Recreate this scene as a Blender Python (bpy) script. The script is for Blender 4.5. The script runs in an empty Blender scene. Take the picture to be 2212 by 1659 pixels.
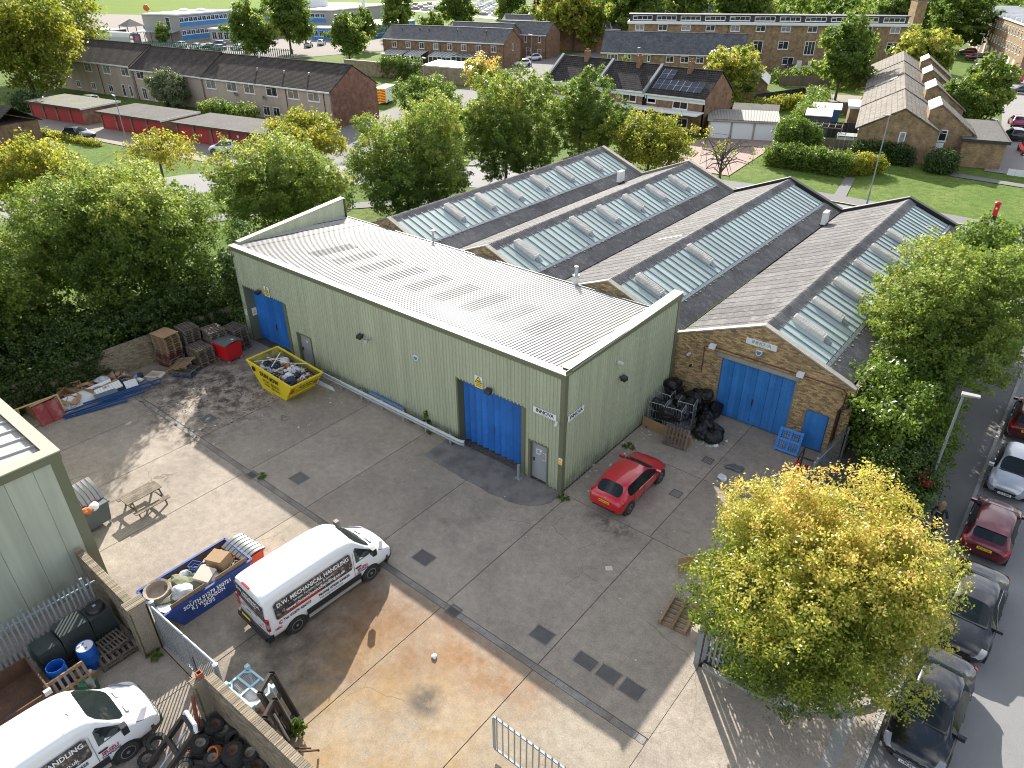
import bpy, math, random
import numpy as np
from mathutils import Matrix, Vector
random.seed(7)
rng = np.random.default_rng(11)
R = math.radians
scene = bpy.context.scene
COL = scene.collection
# ---------------------------------------------------------------- camera, sky, sun, exposure
CAM = (14.028, -20.674, 20.591)
cam_d = bpy.data.cameras.new('camera')
cam_d.sensor_width = 36.0
cam_d.lens = 36.0 * 1528.8 / 2212.0
cam_d.clip_start = 0.1
cam_d.clip_end = 3000
cam = bpy.data.objects.new('camera', cam_d)
COL.objects.link(cam)
_p, _ya, _ro = R(30.88), R(-39.183), R(-0.175)
_fw = Vector((math.sin(_ya) * math.cos(_p), math.cos(_ya) * math.cos(_p), -math.sin(_p)))
_rt = Vector((math.cos(_ya), -math.sin(_ya), 0))
_up = _rt.cross(_fw)
_r2 = math.cos(_ro) * _rt + math.sin(_ro) * _up
_u2 = -math.sin(_ro) * _rt + math.cos(_ro) * _up
cam.matrix_world = Matrix(((_r2.x, _u2.x, -_fw.x, CAM[0]), (_r2.y, _u2.y, -_fw.y, CAM[1]), (_r2.z, _u2.z, -_fw.z, CAM[2]), (0, 0, 0, 1)))
scene.camera = cam
SUN_TO = Vector((8.36, -8.54, -6.21)).normalized()      # the way the light travels
SUN_EL = math.asin(-SUN_TO.z)
SUN_AZ = math.atan2(-SUN_TO.x, -SUN_TO.y)               # clockwise from +Y
world = bpy.data.worlds.new('World')
scene.world = world
world.use_nodes = True
wn = world.node_tree
bg = wn.nodes['Background']
sky = wn.nodes.new('ShaderNodeTexSky')
sky.sky_type = 'NISHITA'
sky.sun_disc = False
sky.sun_elevation = SUN_EL
sky.sun_rotation = SUN_AZ
sky.air_density = 1.0
sky.dust_density = 1.5
sky.ozone_density = 1.0
# broken fair-weather cloud, the same all over the sky (seen only as reflections in car paint and glass)
tc = wn.nodes.new('ShaderNodeTexCoord')
sep = wn.nodes.new('ShaderNodeSeparateXYZ')
wn.links.new(tc.outputs['Generated'], sep.inputs[0])
zc = wn.nodes.new('ShaderNodeMath'); zc.operation = 'MAXIMUM'; zc.inputs[1].default_value = 0.06
wn.links.new(sep.outputs['Z'], zc.inputs[0])
dv = wn.nodes.new('ShaderNodeVectorMath'); dv.operation = 'DIVIDE'
cmb = wn.nodes.new('ShaderNodeCombineXYZ')
for i in range(3): wn.links.new(zc.outputs[0], cmb.inputs[i])
wn.links.new(tc.outputs['Generated'], dv.inputs[0]); wn.links.new(cmb.outputs[0], dv.inputs[1])
cn = wn.nodes.new('ShaderNodeTexNoise'); cn.inputs['Scale'].default_value = 1.3; cn.inputs['Detail'].default_value = 7
cn.inputs['Roughness'].default_value = 0.6
wn.links.new(dv.outputs[0], cn.inputs['Vector'])
cr = wn.nodes.new('ShaderNodeValToRGB')
cr.color_ramp.elements[0].position = 0.42; cr.color_ramp.elements[1].position = 0.62
cr.color_ramp.elements[0].color = (0, 0, 0, 1); cr.color_ramp.elements[1].color = (0.8, 0.8, 0.8, 1)
wn.links.new(cn.outputs['Fac'], cr.inputs[0])
cm = wn.nodes.new('ShaderNodeMixRGB'); cm.inputs[2].default_value = (10.5, 10.3, 10.0, 1)
wn.links.new(cr.outputs[0], cm.inputs[0]); wn.links.new(sky.outputs[0], cm.inputs[1])
wn.links.new(cm.outputs[0], bg.inputs['Color'])
bg.inputs['Strength'].default_value = 0.096
sun_d = bpy.data.lights.new('sun', 'SUN')
sun_d.energy = 4.8
sun_d.angle = R(0.53)
sun_d.color = (1.0, 0.95, 0.86)
sun = bpy.data.objects.new('sun', sun_d)
sun.rotation_mode = 'QUATERNION'
sun.rotation_quaternion = Vector((0, 0, -1)).rotation_difference(SUN_TO)
sun.location = (-40, 60, 60)
COL.objects.link(sun)
vs = scene.view_settings
vs.view_transform = 'Standard'
vs.look = 'None'
vs.exposure = 1.22
vs.gamma = 1.0
vs.use_curve_mapping = False
scene.cycles.use_denoising = True
scene.cycles.denoising_prefilter = 'ACCURATE'
scene.cycles.filter_width = 1.05
scene.cycles.max_bounces = 6
scene.cycles.diffuse_bounces = 3
scene.cycles.glossy_bounces = 3
scene.cycles.transmission_bounces = 4
scene.cycles.transparent_max_bounces = 6
scene.cycles.sample_clamp_indirect = 6.0
# ---------------------------------------------------------------- materials
MATS = {}
def M(name, col, rough=0.6, metal=0.0, vary=0.0, noise=None, noise2=None, fine=None, bump=None, coat=0.0, spec=0.5, sub=None, streak=None, hue=0.0, foot=None):
 """col: base colour. vary: brightness change from piece to piece. noise/noise2: (scale, amount, other colour[, lo, hi]) patches.
 fine: (scale, amount) grain. bump: (scale, strength). streak: (scale, amount) vertical weather streaks."""
 if name in MATS: return MATS[name]
 m = bpy.data.materials.new(name); m.use_nodes = True
 nt = m.node_tree; N = nt.nodes; L = nt.links
 b = N['Principled BSDF']
 b.inputs['Roughness'].default_value = rough
 b.inputs['Metallic'].default_value = metal
 b.inputs['Specular IOR Level'].default_value = spec
 if coat: b.inputs['Coat Weight'].default_value = coat; b.inputs['Coat Roughness'].default_value = 0.03
 geo = N.new('ShaderNodeNewGeometry')
 c = None
 rgb = N.new('ShaderNodeRGB'); rgb.outputs[0].default_value = (*col, 1); c = rgb.outputs[0]
 for nz in (noise, noise2):
  if nz:
   t = N.new('ShaderNodeTexNoise'); t.inputs['Scale'].default_value = nz[0]; t.inputs['Detail'].default_value = 6
   t.inputs['Roughness'].default_value = 0.62
   L.new(geo.outputs['Position'], t.inputs['Vector'])
   mr = N.new('ShaderNodeMapRange'); mr.inputs[1].default_value = nz[3] if len(nz) > 3 else 0.4
   mr.inputs[2].default_value = nz[4] if len(nz) > 4 else 0.65; mr.inputs[4].default_value = nz[1]
   L.new(t.outputs['Fac'], mr.inputs[0])
   mx = N.new('ShaderNodeMixRGB'); mx.inputs[2].default_value = (*nz[2], 1)
   L.new(mr.outputs[0], mx.inputs[0]); L.new(c, mx.inputs[1]); c = mx.outputs[0]
 if streak:
  mp = N.new('ShaderNodeMapping'); mp.inputs['Scale'].default_value = (streak[0], streak[0], streak[0] * 0.06)
  L.new(geo.outputs['Position'], mp.inputs['Vector'])
  t = N.new('ShaderNodeTexNoise'); t.inputs['Scale'].default_value = 1; t.inputs['Detail'].default_value = 5
  L.new(mp.outputs[0], t.inputs['Vector'])
  mr = N.new('ShaderNodeMapRange'); mr.inputs[1].default_value = 0.3; mr.inputs[2].default_value = 0.7
  mr.inputs[3].default_value = 1 - streak[1]; mr.inputs[4].default_value = 1 + streak[1]
  L.new(t.outputs['Fac'], mr.inputs[0])
  hs = N.new('ShaderNodeHueSaturation'); L.new(c, hs.inputs['Color']); L.new(mr.outputs[0], hs.inputs['Value']); c = hs.outputs[0]
 if fine:
  t = N.new('ShaderNodeTexNoise'); t.inputs['Scale'].default_value = fine[0]; t.inputs['Detail'].default_value = 3
  L.new(geo.outputs['Position'], t.inputs['Vector'])
  mr = N.new('ShaderNodeMapRange'); mr.inputs[1].default_value = 0.3; mr.inputs[2].default_value = 0.7
  mr.inputs[3].default_value = 1 - fine[1]; mr.inputs[4].default_value = 1 + fine[1]
  L.new(t.outputs['Fac'], mr.inputs[0])
  hs = N.new('ShaderNodeHueSaturation'); L.new(c, hs.inputs['Color']); L.new(mr.outputs[0], hs.inputs['Value']); c = hs.outputs[0]
 if vary or hue:
  oi = N.new('ShaderNodeObjectInfo')
  ad = N.new('ShaderNodeMath'); ad.operation = 'ADD'
  L.new(oi.outputs['Random'], ad.inputs[0]); L.new(geo.outputs['Random Per Island'], ad.inputs[1])
  fr = N.new('ShaderNodeMath'); fr.operation = 'FRACT'; L.new(ad.outputs[0], fr.inputs[0])
  mr = N.new('ShaderNodeMapRange'); mr.inputs[3].default_value = 1 - vary; mr.inputs[4].default_value = 1 + vary
  L.new(fr.outputs[0], mr.inputs[0])
  hs = N.new('ShaderNodeHueSaturation'); L.new(c, hs.inputs['Color']); L.new(mr.outputs[0], hs.inputs['Value'])
  if hue:
   m7 = N.new('ShaderNodeMath'); m7.operation = 'MULTIPLY'; m7.inputs[1].default_value = 7.31
   L.new(fr.outputs[0], m7.inputs[0])
   f2 = N.new('ShaderNodeMath'); f2.operation = 'FRACT'; L.new(m7.outputs[0], f2.inputs[0])
   mh = N.new('ShaderNodeMapRange'); mh.inputs[3].default_value = 0.5 - hue; mh.inputs[4].default_value = 0.5 + hue
   L.new(f2.outputs[0], mh.inputs[0]); L.new(mh.outputs[0], hs.inputs['Hue'])
  c = hs.outputs[0]
 L.new(c, b.inputs['Base Color'])
 if foot:      # algae and splash-back on the lowest courses, ragged upper edge
  sx = N.new('ShaderNodeSeparateXYZ'); L.new(geo.outputs['Position'], sx.inputs[0])
  t = N.new('ShaderNodeTexNoise'); t.inputs['Scale'].default_value = 1.7; t.inputs['Detail'].default_value = 6; L.new(geo.outputs['Position'], t.inputs['Vector'])
  ma = N.new('ShaderNodeMath'); ma.operation = 'MULTIPLY_ADD'; ma.inputs[1].default_value = -2.2; L.new(t.outputs['Fac'], ma.inputs[0]); ma.inputs[2].default_value = 1.1
  ms = N.new('ShaderNodeMath'); ms.operation = 'ADD'; L.new(sx.outputs[2], ms.inputs[0]); L.new(ma.outputs[0], ms.inputs[1])
  mr = N.new('ShaderNodeMapRange'); mr.inputs[1].default_value = .75; mr.inputs[2].default_value = .0; mr.inputs[4].default_value = .5; L.new(ms.outputs[0], mr.inputs[0])
  mx = N.new('ShaderNodeMixRGB'); mx.inputs[2].default_value = (*foot, 1); L.new(mr.outputs[0], mx.inputs[0]); L.new(c, mx.inputs[1]); L.new(mx.outputs[0], b.inputs['Base Color'])
 if bump:
  t = N.new('ShaderNodeTexNoise'); t.inputs['Scale'].default_value = bump[0]; t.inputs['Detail'].default_value = 4
  L.new(geo.outputs['Position'], t.inputs['Vector'])
  bp = N.new('ShaderNodeBump'); bp.inputs['Strength'].default_value = bump[1]; bp.inputs['Distance'].default_value = 0.02
  L.new(t.outputs['Fac'], bp.inputs['Height']); L.new(bp.outputs[0], b.inputs['Normal'])
 MATS[name] = m
 return m
def leaf_mat(name, cols, trans=0.45, rough=0.5):
 """leaf colours from a ramp driven by the per-leaf attribute 'rnd' (the leaf's own hue), with light passing through the blade."""
 m = bpy.data.materials.new(name); m.use_nodes = True
 nt = m.node_tree; N = nt.nodes; L = nt.links
 out = N['Material Output']; b = N['Principled BSDF']
 b.inputs['Roughness'].default_value = rough
 b.inputs['Specular IOR Level'].default_value = 0.35
 at = N.new('ShaderNodeAttribute'); at.attribute_name = 'rnd'
 cr = N.new('ShaderNodeValToRGB'); cr.color_ramp.interpolation = 'LINEAR'
 el = cr.color_ramp.elements
 while len(el) < len(cols): el.new(0.5)
 for i, (p, c) in enumerate(cols): el[i].position = p; el[i].color = (*c, 1)
 L.new(at.outputs['Fac'], cr.inputs[0]); L.new(cr.outputs[0], b.inputs['Base Color'])
 tr = N.new('ShaderNodeBsdfTranslucent')
 hs = N.new('ShaderNodeHueSaturation'); hs.inputs['Value'].default_value = 1.45; hs.inputs['Saturation'].default_value = 1.02
 L.new(cr.outputs[0], hs.inputs['Color']); L.new(hs.outputs[0], tr.inputs['Color'])
 mx = N.new('ShaderNodeMixShader'); mx.inputs[0].default_value = trans
 L.new(b.outputs[0], mx.inputs[1]); L.new(tr.outputs[0], mx.inputs[2]); L.new(mx.outputs[0], out.inputs['Surface'])
 MATS[name] = m
 return m
# ---------------------------------------------------------------- mesh helpers
class MB:
 def __init__(s): s.v = []; s.f = []; s.m = []
 def poly(s, pts, mi=0):
  n = len(s.v); s.v += [tuple(p) for p in pts]; s.f.append(tuple(range(n, n + len(pts)))); s.m.append(mi); return s
 def box(s, x0, x1, y0, y1, z0, z1, mi=0):
  n = len(s.v)
  s.v += [(x0, y0, z0), (x1, y0, z0), (x1, y1, z0), (x0, y1, z0), (x0, y0, z1), (x1, y0, z1), (x1, y1, z1), (x0, y1, z1)]
  for q in ((0, 3, 2, 1), (4, 5, 6, 7), (0, 1, 5, 4), (1, 2, 6, 5), (2, 3, 7, 6), (3, 0, 4, 7)):
   s.f.append(tuple(n + i for i in q)); s.m.append(mi)
  return s
 def hexa(s, b, t, mi=0):
  """b, t: four bottom and four top corners, both counter-clockwise from above"""
  n = len(s.v); s.v += [tuple(p) for p in b] + [tuple(p) for p in t]
  for q in ((0, 3, 2, 1), (4, 5, 6, 7), (0, 1, 5, 4), (1, 2, 6, 5), (2, 3, 7, 6), (3, 0, 4, 7)):
   s.f.append(tuple(n + i for i in q)); s.m.append(mi)
  return s
 def beam(s, a, b, w, h, mi=0, up=(0, 0, 1)):
  a = Vector(a); b = Vector(b); d = (b - a).normalized(); u = Vector(up)
  if abs(d.dot(u)) > 0.99: u = Vector((1, 0, 0))
  sd = d.cross(u).normalized() * w / 2; uu = sd.cross(d).normalized() * h / 2
  return s.hexa([a - sd - uu, a + sd - uu, b + sd - uu, b - sd - uu], [a - sd + uu, a + sd + uu, b + sd + uu, b - sd + uu], mi)
 def tube(s, a, b, r0, r1=None, n=8, mi=0, caps=True):
  r1 = r0 if r1 is None else r1
  a = Vector(a); b = Vector(b); d = (b - a)
  if d.length < 1e-6: return s
  d.normalize(); u = Vector((0, 0, 1)) if abs(d.z) < 0.95 else Vector((1, 0, 0))
  e = d.cross(u).normalized(); g = d.cross(e)
  k = len(s.v)
  for c, r in ((a, r0), (b, r1)):
   for i in range(n):
    t = 2 * math.pi * i / n; s.v.append(tuple(c + (e * math.cos(t) + g * math.sin(t)) * r))
  for i in range(n):
   j = (i + 1) % n; s.f.append((k + j, k + i, k + n + i, k + n + j)); s.m.append(mi)
  if caps:
   s.f.append(tuple(k + i for i in range(n))); s.m.append(mi)
   s.f.append(tuple(k + n + i for i in reversed(range(n)))); s.m.append(mi)
  return s
 def path(s, pts, r, n=6, mi=0):
  for a, b in zip(pts[:-1], pts[1:]): s.tube(a, b, r, r, n, mi)
  return s
 def prism(s, poly, z0, z1, mi=0):
  n = len(s.v); k = len(poly)
  s.v += [(p[0], p[1], z0) for p in poly] + [(p[0], p[1], z1) for p in poly]
  s.f.append(tuple(n + i for i in reversed(range(k)))); s.m.append(mi)
  s.f.append(tuple(n + k + i for i in range(k))); s.m.append(mi)
  for i in range(k):
   j = (i + 1) % k; s.f.append((n + i, n + j, n + k + j, n + k + i)); s.m.append(mi)
  return s
 def extr(s, poly, d, mi=0):
  """3-D polygon pushed along d"""
  n = len(s.v); k = len(poly); d = Vector(d)
  s.v += [tuple(p) for p in poly] + [tuple(Vector(p) + d) for p in poly]
  s.f.append(tuple(n + i for i in reversed(range(k)))); s.m.append(mi)
  s.f.append(tuple(n + k + i for i in range(k))); s.m.append(mi)
  for i in range(k):
   j = (i + 1) % k; s.f.append((n + i, n + j, n + k + j, n + k + i)); s.m.append(mi)
  return s
 def lathe(s, prof, n=16, c=(0, 0, 0), mi=0, axis='z'):
  k = len(s.v)
  for r, z in prof:
   for i in range(n):
    t = 2 * math.pi * i / n; x, y = r * math.cos(t), r * math.sin(t)
    p = (x, y, z) if axis == 'z' else ((z, x, y) if axis == 'x' else (y, z, x))
    s.v.append((c[0] + p[0], c[1] + p[1], c[2] + p[2]))
  for a in range(len(prof) - 1):
   for i in range(n):
    j = (i + 1) % n; s.f.append((k + a * n + i, k + a * n + j, k + (a + 1) * n + j, k + (a + 1) * n + i)); s.m.append(mi)
  return s
 def grid(s, rows, mi=0, closed=False):
  """rows of equally many points joined by quads"""
  n = len(s.v); k = len(rows[0])
  for r in rows: s.v += [tuple(p) for p in r]
  for a in range(len(rows) - 1):
   for i in range(k if closed else k - 1):
    j = (i + 1) % k
    s.f.append((n + a * k + i, n + a * k + j, n + (a + 1) * k + j, n + (a + 1) * k + i)); s.m.append(mi)
  return s
 def mesh(s, name, mats, smooth=False):
  me = bpy.data.meshes.new(name)
  me.from_pydata(s.v, [], s.f)
  for m in (mats if isinstance(mats, (list, tuple)) else [mats]): me.materials.append(m)
  if any(s.m): me.polygons.foreach_set('material_index', s.m)
  if smooth:
   me.polygons.foreach_set('use_smooth', [True] * len(s.f))
   if smooth != 'all': me.set_sharp_from_angle(angle=R(35 if smooth is True else smooth))
  me.update()
  return me
def obj(name, geo, mats=None, parent=None, loc=(0, 0, 0), rot=(0, 0, 0), scale=(1, 1, 1), smooth=False):
 me = geo.mesh(name, mats, smooth) if isinstance(geo, MB) else geo
 o = bpy.data.objects.new(name, me)
 o.location = loc; o.rotation_euler = rot; o.scale = scale
 if parent: o.parent = parent
 COL.objects.link(o)
 return o
def thing(name, label, cat, loc=(0, 0, 0), rz=0.0, group=None):
 o = bpy.data.objects.new(name, None)
 o.empty_display_size = 0.2
 o.location = loc; o.rotation_euler = (0, 0, rz)
 o['label'] = label; o['category'] = cat
 if group: o['group'] = group
 COL.objects.link(o)
 return o
def tag(o, label, cat, group=None):
 o['label'] = label; o['category'] = cat
 if group: o['group'] = group
 return o
def struct(name, geo, mats, smooth=False):
 o = obj(name, geo, mats, smooth=smooth); o['kind'] = 'structure'; return o
CHILD = {}
def kids(o):
 return [c for c in bpy.data.objects if c.parent == o]
def copy_tree(src, loc, rz=0.0, label=None, group=None, scale=None, rot=None, children=None):
 """a copy of a thing with copies of its parts and sub-parts (mesh data shared)"""
 ch = children if children is not None else src.children_recursive
 r = src.copy(); COL.objects.link(r); r.location = loc
 r.rotation_euler = rot if rot is not None else (0, 0, rz)
 if scale: r.scale = scale
 if label: r['label'] = label
 if group: r['group'] = group
 mp = {src: r}
 for c in ch:
  d = c.copy(); COL.objects.link(d); d.parent = mp[c.parent]; mp[c] = d
 return r
_unit = {}
def unit_box(mat):
 if mat.name not in _unit: _unit[mat.name] = MB().box(-.5, .5, -.5, .5, -.5, .5).mesh('piece', mat)
 return _unit[mat.name]
def piece(name, parent, x0, x1, y0, y1, z0, z1, mat, rot=(0, 0, 0)):
 """one box-shaped piece (slat, brick, pale, board) that shares its mesh with all pieces of its material"""
 return obj(name, unit_box(mat), parent=parent, loc=((x0 + x1) / 2, (y0 + y1) / 2, (z0 + z1) / 2), rot=rot, scale=(x1 - x0, y1 - y0, z1 - z0))
_text = {}
def text_mesh(body, size, mat, extrude=0.002, align='CENTER', shear=0.0, bold=0.0, sx=1.0):
 key = (body, size, mat.name, align, shear, bold, sx)
 if key in _text: return _text[key]
 cu = bpy.data.curves.new('lettering', 'FONT'); cu.body = body; cu.size = size; cu.extrude = extrude
 cu.align_x = align; cu.align_y = 'CENTER'; cu.shear = shear; cu.offset = bold; cu.resolution_u = 2
 o = bpy.data.objects.new('lettering', cu); COL.objects.link(o)
 dg = bpy.context.evaluated_depsgraph_get()
 me = bpy.data.meshes.new_from_object(o.evaluated_get(dg))
 bpy.data.objects.remove(o); bpy.data.curves.remove(cu)
 if sx != 1.0: me.transform(Matrix.Scale(sx, 4, (1, 0, 0)))
 me.materials.clear(); me.materials.append(mat)
 _text[key] = me
 return me
def lettering(parent, body, size, mat, loc, rot, **kw):
 return obj('lettering', text_mesh(body, size, mat, **kw), parent=parent, loc=loc, rot=rot)
# ---------------------------------------------------------------- colours of the place
def slab_material(name, col, rust=False):
 """brushed concrete: grain, blotches, oil stains; the rust-brown run-off lies where the yard drains to, south of the channel"""
 m = M(name, col, 0.88, vary=0.08, noise=(0.35, 0.6, tuple(x * 0.64 for x in col)), noise2=(1.7, 0.35, tuple(x * 1.18 for x in col), 0.5, 0.7), fine=(20, 0.16), bump=(40, 0.35), spec=.3)
 nt = m.node_tree; N = nt.nodes; L = nt.links
 b = N['Principled BSDF']; c = b.inputs['Base Color'].links[0].from_socket
 geo = N.new('ShaderNodeNewGeometry')
 def blot(center, rad, colr, amt, nscale, lo, hi):
  nonlocal c
  sub = N.new('ShaderNodeVectorMath'); sub.operation = 'SUBTRACT'; sub.inputs[1].default_value = center
  L.new(geo.outputs['Position'], sub.inputs[0])
  scl = N.new('ShaderNodeVectorMath'); scl.operation = 'DIVIDE'; scl.inputs[1].default_value = rad
  L.new(sub.outputs[0], scl.inputs[0])
  ln = N.new('ShaderNodeVectorMath'); ln.operation = 'LENGTH'; L.new(scl.outputs[0], ln.inputs[0])
  fall = N.new('ShaderNodeMapRange'); fall.inputs[1].default_value = 1.0; fall.inputs[2].default_value = 0.35; L.new(ln.outputs['Value'], fall.inputs[0])
  t = N.new('ShaderNodeTexNoise'); t.inputs['Scale'].default_value = nscale; t.inputs['Detail'].default_value = 7; t.inputs['Roughness'].default_value = 0.7
  L.new(geo.outputs['Position'], t.inputs['Vector'])
  mr = N.new('ShaderNodeMapRange'); mr.inputs[1].default_value = lo; mr.inputs[2].default_value = hi; L.new(t.outputs['Fac'], mr.inputs[0])
  mu = N.new('ShaderNodeMath'); mu.operation = 'MULTIPLY'; L.new(fall.outputs[0], mu.inputs[0]); L.new(mr.outputs[0], mu.inputs[1])
  m2 = N.new('ShaderNodeMath'); m2.operation = 'MULTIPLY'; m2.inputs[1].default_value = amt; L.new(mu.outputs[0], m2.inputs[0])
  mx = N.new('ShaderNodeMixRGB'); mx.inputs[2].default_value = (*colr, 1); L.new(m2.outputs[0], mx.inputs[0]); L.new(c, mx.inputs[1]); c = mx.outputs[0]
 if rust:
  blot((-0.8, -10.4, 0), (4.8, 3.2, 1), (0.20, 0.105, 0.05), 0.9, 0.55, 0.28, 0.60)
  blot((3.2, -9.0, 0), (3.6, 1.8, 1), (0.23, 0.115, 0.05), 0.9, 0.9, 0.32, 0.64)
  blot((2.6, -13.2, 0), (6.4, 4.8, 1), (0.30, 0.185, 0.07), 0.85, 0.5, 0.33, 0.66)
  blot((-2.4, -13.4, 0), (3.4, 3.2, 1), (0.10, 0.085, 0.07), 0.8, 1.1, 0.36, 0.6)
  blot((2.7, -11.3, 0), (0.8, 0.75, 1), (0.09, 0.075, 0.06), 0.9, 1.6, 0.3, 0.55)
 # hairline cracks and dark speckle
 vn = N.new('ShaderNodeTexNoise'); vn.inputs['Scale'].default_value = 0.9; vn.inputs['Detail'].default_value = 4; L.new(geo.outputs['Position'], vn.inputs['Vector'])
 vm = N.new('ShaderNodeMixRGB'); vm.blend_type = 'ADD'; vm.inputs[0].default_value = 0.55; L.new(geo.outputs['Position'], vm.inputs[1]); L.new(vn.outputs['Color'], vm.inputs[2])
 vo = N.new('ShaderNodeTexVoronoi'); vo.feature = 'DISTANCE_TO_EDGE'; vo.inputs['Scale'].default_value = 0.17; L.new(vm.outputs[0], vo.inputs['Vector'])
 vr = N.new('ShaderNodeMapRange'); vr.inputs[1].default_value = 0.0025; vr.inputs[2].default_value = 0.0006; L.new(vo.outputs['Distance'], vr.inputs[0])
 v2 = N.new('ShaderNodeMath'); v2.operation = 'MULTIPLY'; v2.inputs[1].default_value = 0.5; vk = N.new('ShaderNodeTexNoise'); vk.inputs['Scale'].default_value = .16; L.new(geo.outputs['Position'], vk.inputs['Vector']); vq = N.new('ShaderNodeMapRange'); vq.inputs[1].default_value = .5; vq.inputs[2].default_value = .6; L.new(vk.outputs['Fac'], vq.inputs[0]); vw = N.new('ShaderNodeMath'); vw.operation = 'MULTIPLY'; L.new(vr.outputs[0], vw.inputs[0]); L.new(vq.outputs[0], vw.inputs[1]); L.new(vw.outputs[0], v2.inputs[0])
 mx = N.new('ShaderNodeMixRGB'); mx.inputs[2].default_value = (.05, .045, .04, 1); L.new(v2.outputs[0], mx.inputs[0]); L.new(c, mx.inputs[1]); c = mx.outputs[0]
 sn = N.new('ShaderNodeTexNoise'); sn.inputs['Scale'].default_value = 3.1; sn.inputs['Detail'].default_value = 8; sn.inputs['Roughness'].default_value = .75; L.new(geo.outputs['Position'], sn.inputs['Vector'])
 sr = N.new('ShaderNodeMapRange'); sr.inputs[1].default_value = .35; sr.inputs[2].default_value = .65; sr.inputs[3].default_value = .84; sr.inputs[4].default_value = 1.16; L.new(sn.outputs['Fac'], sr.inputs[0])
 hs = N.new('ShaderNodeHueSaturation'); L.new(c, hs.inputs['Color']); L.new(sr.outputs[0], hs.inputs['Value']); c = hs.outputs[0]
 # leaf litter and spilt waste trodden into the far corner
 blot((-20.5, -5.2, 0), (6.2, 4.2, 1), (0.065, 0.043, 0.038), 0.92, 1.5, 0.44, 0.58)
 blot((-18.0, -8.4, 0), (4.5, 1.5, 1), (0.07, 0.055, 0.045), 0.8, 1.3, 0.48, 0.6)
 blot((2.9, -0.4, 0), (1.6, 0.8, 1), (0.06, 0.05, 0.045), 0.85, 1.6, 0.42, 0.6)
 blot((-2.0, -4.2, 0), (3.8, 2.4, 1), (0.13, 0.11, 0.10), 0.6, 0.6, 0.45, 0.65)
 L.new(c, b.inputs['Base Color'])
 return m
CONC = slab_material('concrete_yard', (0.315, 0.27, 0.222))
CONCR = slab_material('concrete_rusty', (0.32, 0.275, 0.215), rust=True)
PAD = M('concrete_pad', (0.19, 0.178, 0.165), 0.85, noise=(0.9, 0.75, (0.085, 0.082, 0.08), 0.42, 0.62), fine=(30, 0.15), bump=(40, .25))
JOINT = M('joint_dirt', (0.085, 0.078, 0.066), 0.95, fine=(9, 0.5))
CHANNEL = M('channel_concrete', (0.26, 0.25, 0.235), 0.85, vary=0.12, noise=(0.8, 0.8, (0.11, 0.10, 0.09)), noise2=(0.5, .4, (.2, .13, .08)), fine=(18, 0.2))
ASPH = M('asphalt', (0.20, 0.20, 0.20), 0.9, noise=(0.25, 0.5, (0.25, 0.245, 0.24)), fine=(55, 0.25), bump=(60, 0.4))
FOOT = M('footway_asphalt', (0.145, 0.142, 0.138), 0.9, noise=(0.4, 0.5, (0.165, 0.16, 0.155)), fine=(40, 0.22), bump=(50, 0.3))
KERB = M('kerb_concrete', (0.30, 0.29, 0.27), 0.85, vary=0.12, fine=(20, 0.2))
SETT = M('granite_sett', (0.33, 0.32, 0.30), 0.8, vary=0.25, fine=(25, 0.2))
GRASS = M('grass', (0.10, 0.165, 0.03), 0.95, noise=(0.22, 0.8, (0.16, 0.195, 0.05)), noise2=(1.4, 0.75, (0.06, 0.098, 0.02)), fine=(9, 0.5), bump=(18, 0.6), spec=.08)
EARTH = M('earth', (0.075, 0.058, 0.04), 0.95, noise=(1.5, 0.7, (0.05, 0.055, 0.025)), fine=(12, 0.4), bump=(12, 0.6))
FOREC = M('forecourt_concrete', (0.26, 0.225, 0.185), 0.95, noise=(0.3, 0.5, (0.2, 0.18, 0.15)), fine=(20, 0.15))
CLAD = M('green_cladding', (0.40, 0.43, 0.305), 0.55, noise=(0.25, 0.35, (0.345, 0.375, 0.265)), noise2=(1.3, .25, (.33, .355, .25), .5, .7), streak=(2.2, 0.10), fine=(6, 0.05), foot=(.10, .135, .07))
CLADE = M('weathered_green_cladding', (0.42, 0.445, 0.36), 0.6, noise=(0.5, 0.35, (0.34, 0.37, 0.285)), streak=(1.6, 0.2), foot=(.16, .18, .12))
TRIM = M('olive_trim', (0.135, 0.145, 0.088), 0.5, noise=(0.7, 0.3, (0.165, 0.175, 0.11)))
CAPP = M('capping', (0.36, 0.36, 0.27), 0.5, noise=(0.8, 0.4, (0.28, 0.28, 0.21)))
ROOFW = M('white_roof_sheet', (0.365, 0.352, 0.33), 0.48, vary=.06, noise=(0.35, 0.5, (0.25, 0.243, 0.23)), noise2=(1.6, 0.35, (0.40, 0.385, 0.36)), fine=(9, 0.10), spec=.35)
ROOFD = M('dirty_roof_light', (0.265, 0.25, 0.235), 0.6, vary=0.12, noise=(1.2, 0.5, (0.35, 0.34, 0.33)), fine=(12, 0.1), spec=.3)
ASB = M('fibre_cement_roof', (0.19, 0.18, 0.174), 0.85, vary=0.12, noise=(0.6, 0.7, (0.12, 0.114, 0.114)), noise2=(2.8, 0.6, (0.30, 0.285, 0.26), 0.5, 0.66), fine=(22, 0.35), spec=.25)
GLZ = M('wired_roof_glass', (0.30, 0.385, 0.365), 0.3, vary=0.16, hue=.012, noise=(0.8, 0.5, (0.23, 0.29, 0.265)), noise2=(3.0, 0.35, (0.38, 0.44, 0.42)), spec=0.4)
LEAD = M('lead_bar', (0.21, 0.24, 0.27), 0.5, metal=0.3, fine=(12, 0.2))
STONE = M('stone_coping', (0.36, 0.33, 0.28), 0.85, vary=0.12, noise=(1.2, 0.6, (0.24, 0.21, 0.17)), fine=(20, 0.2))
BLACK = M('black_bitumen', (0.018, 0.018, 0.018), 0.55)
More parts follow.
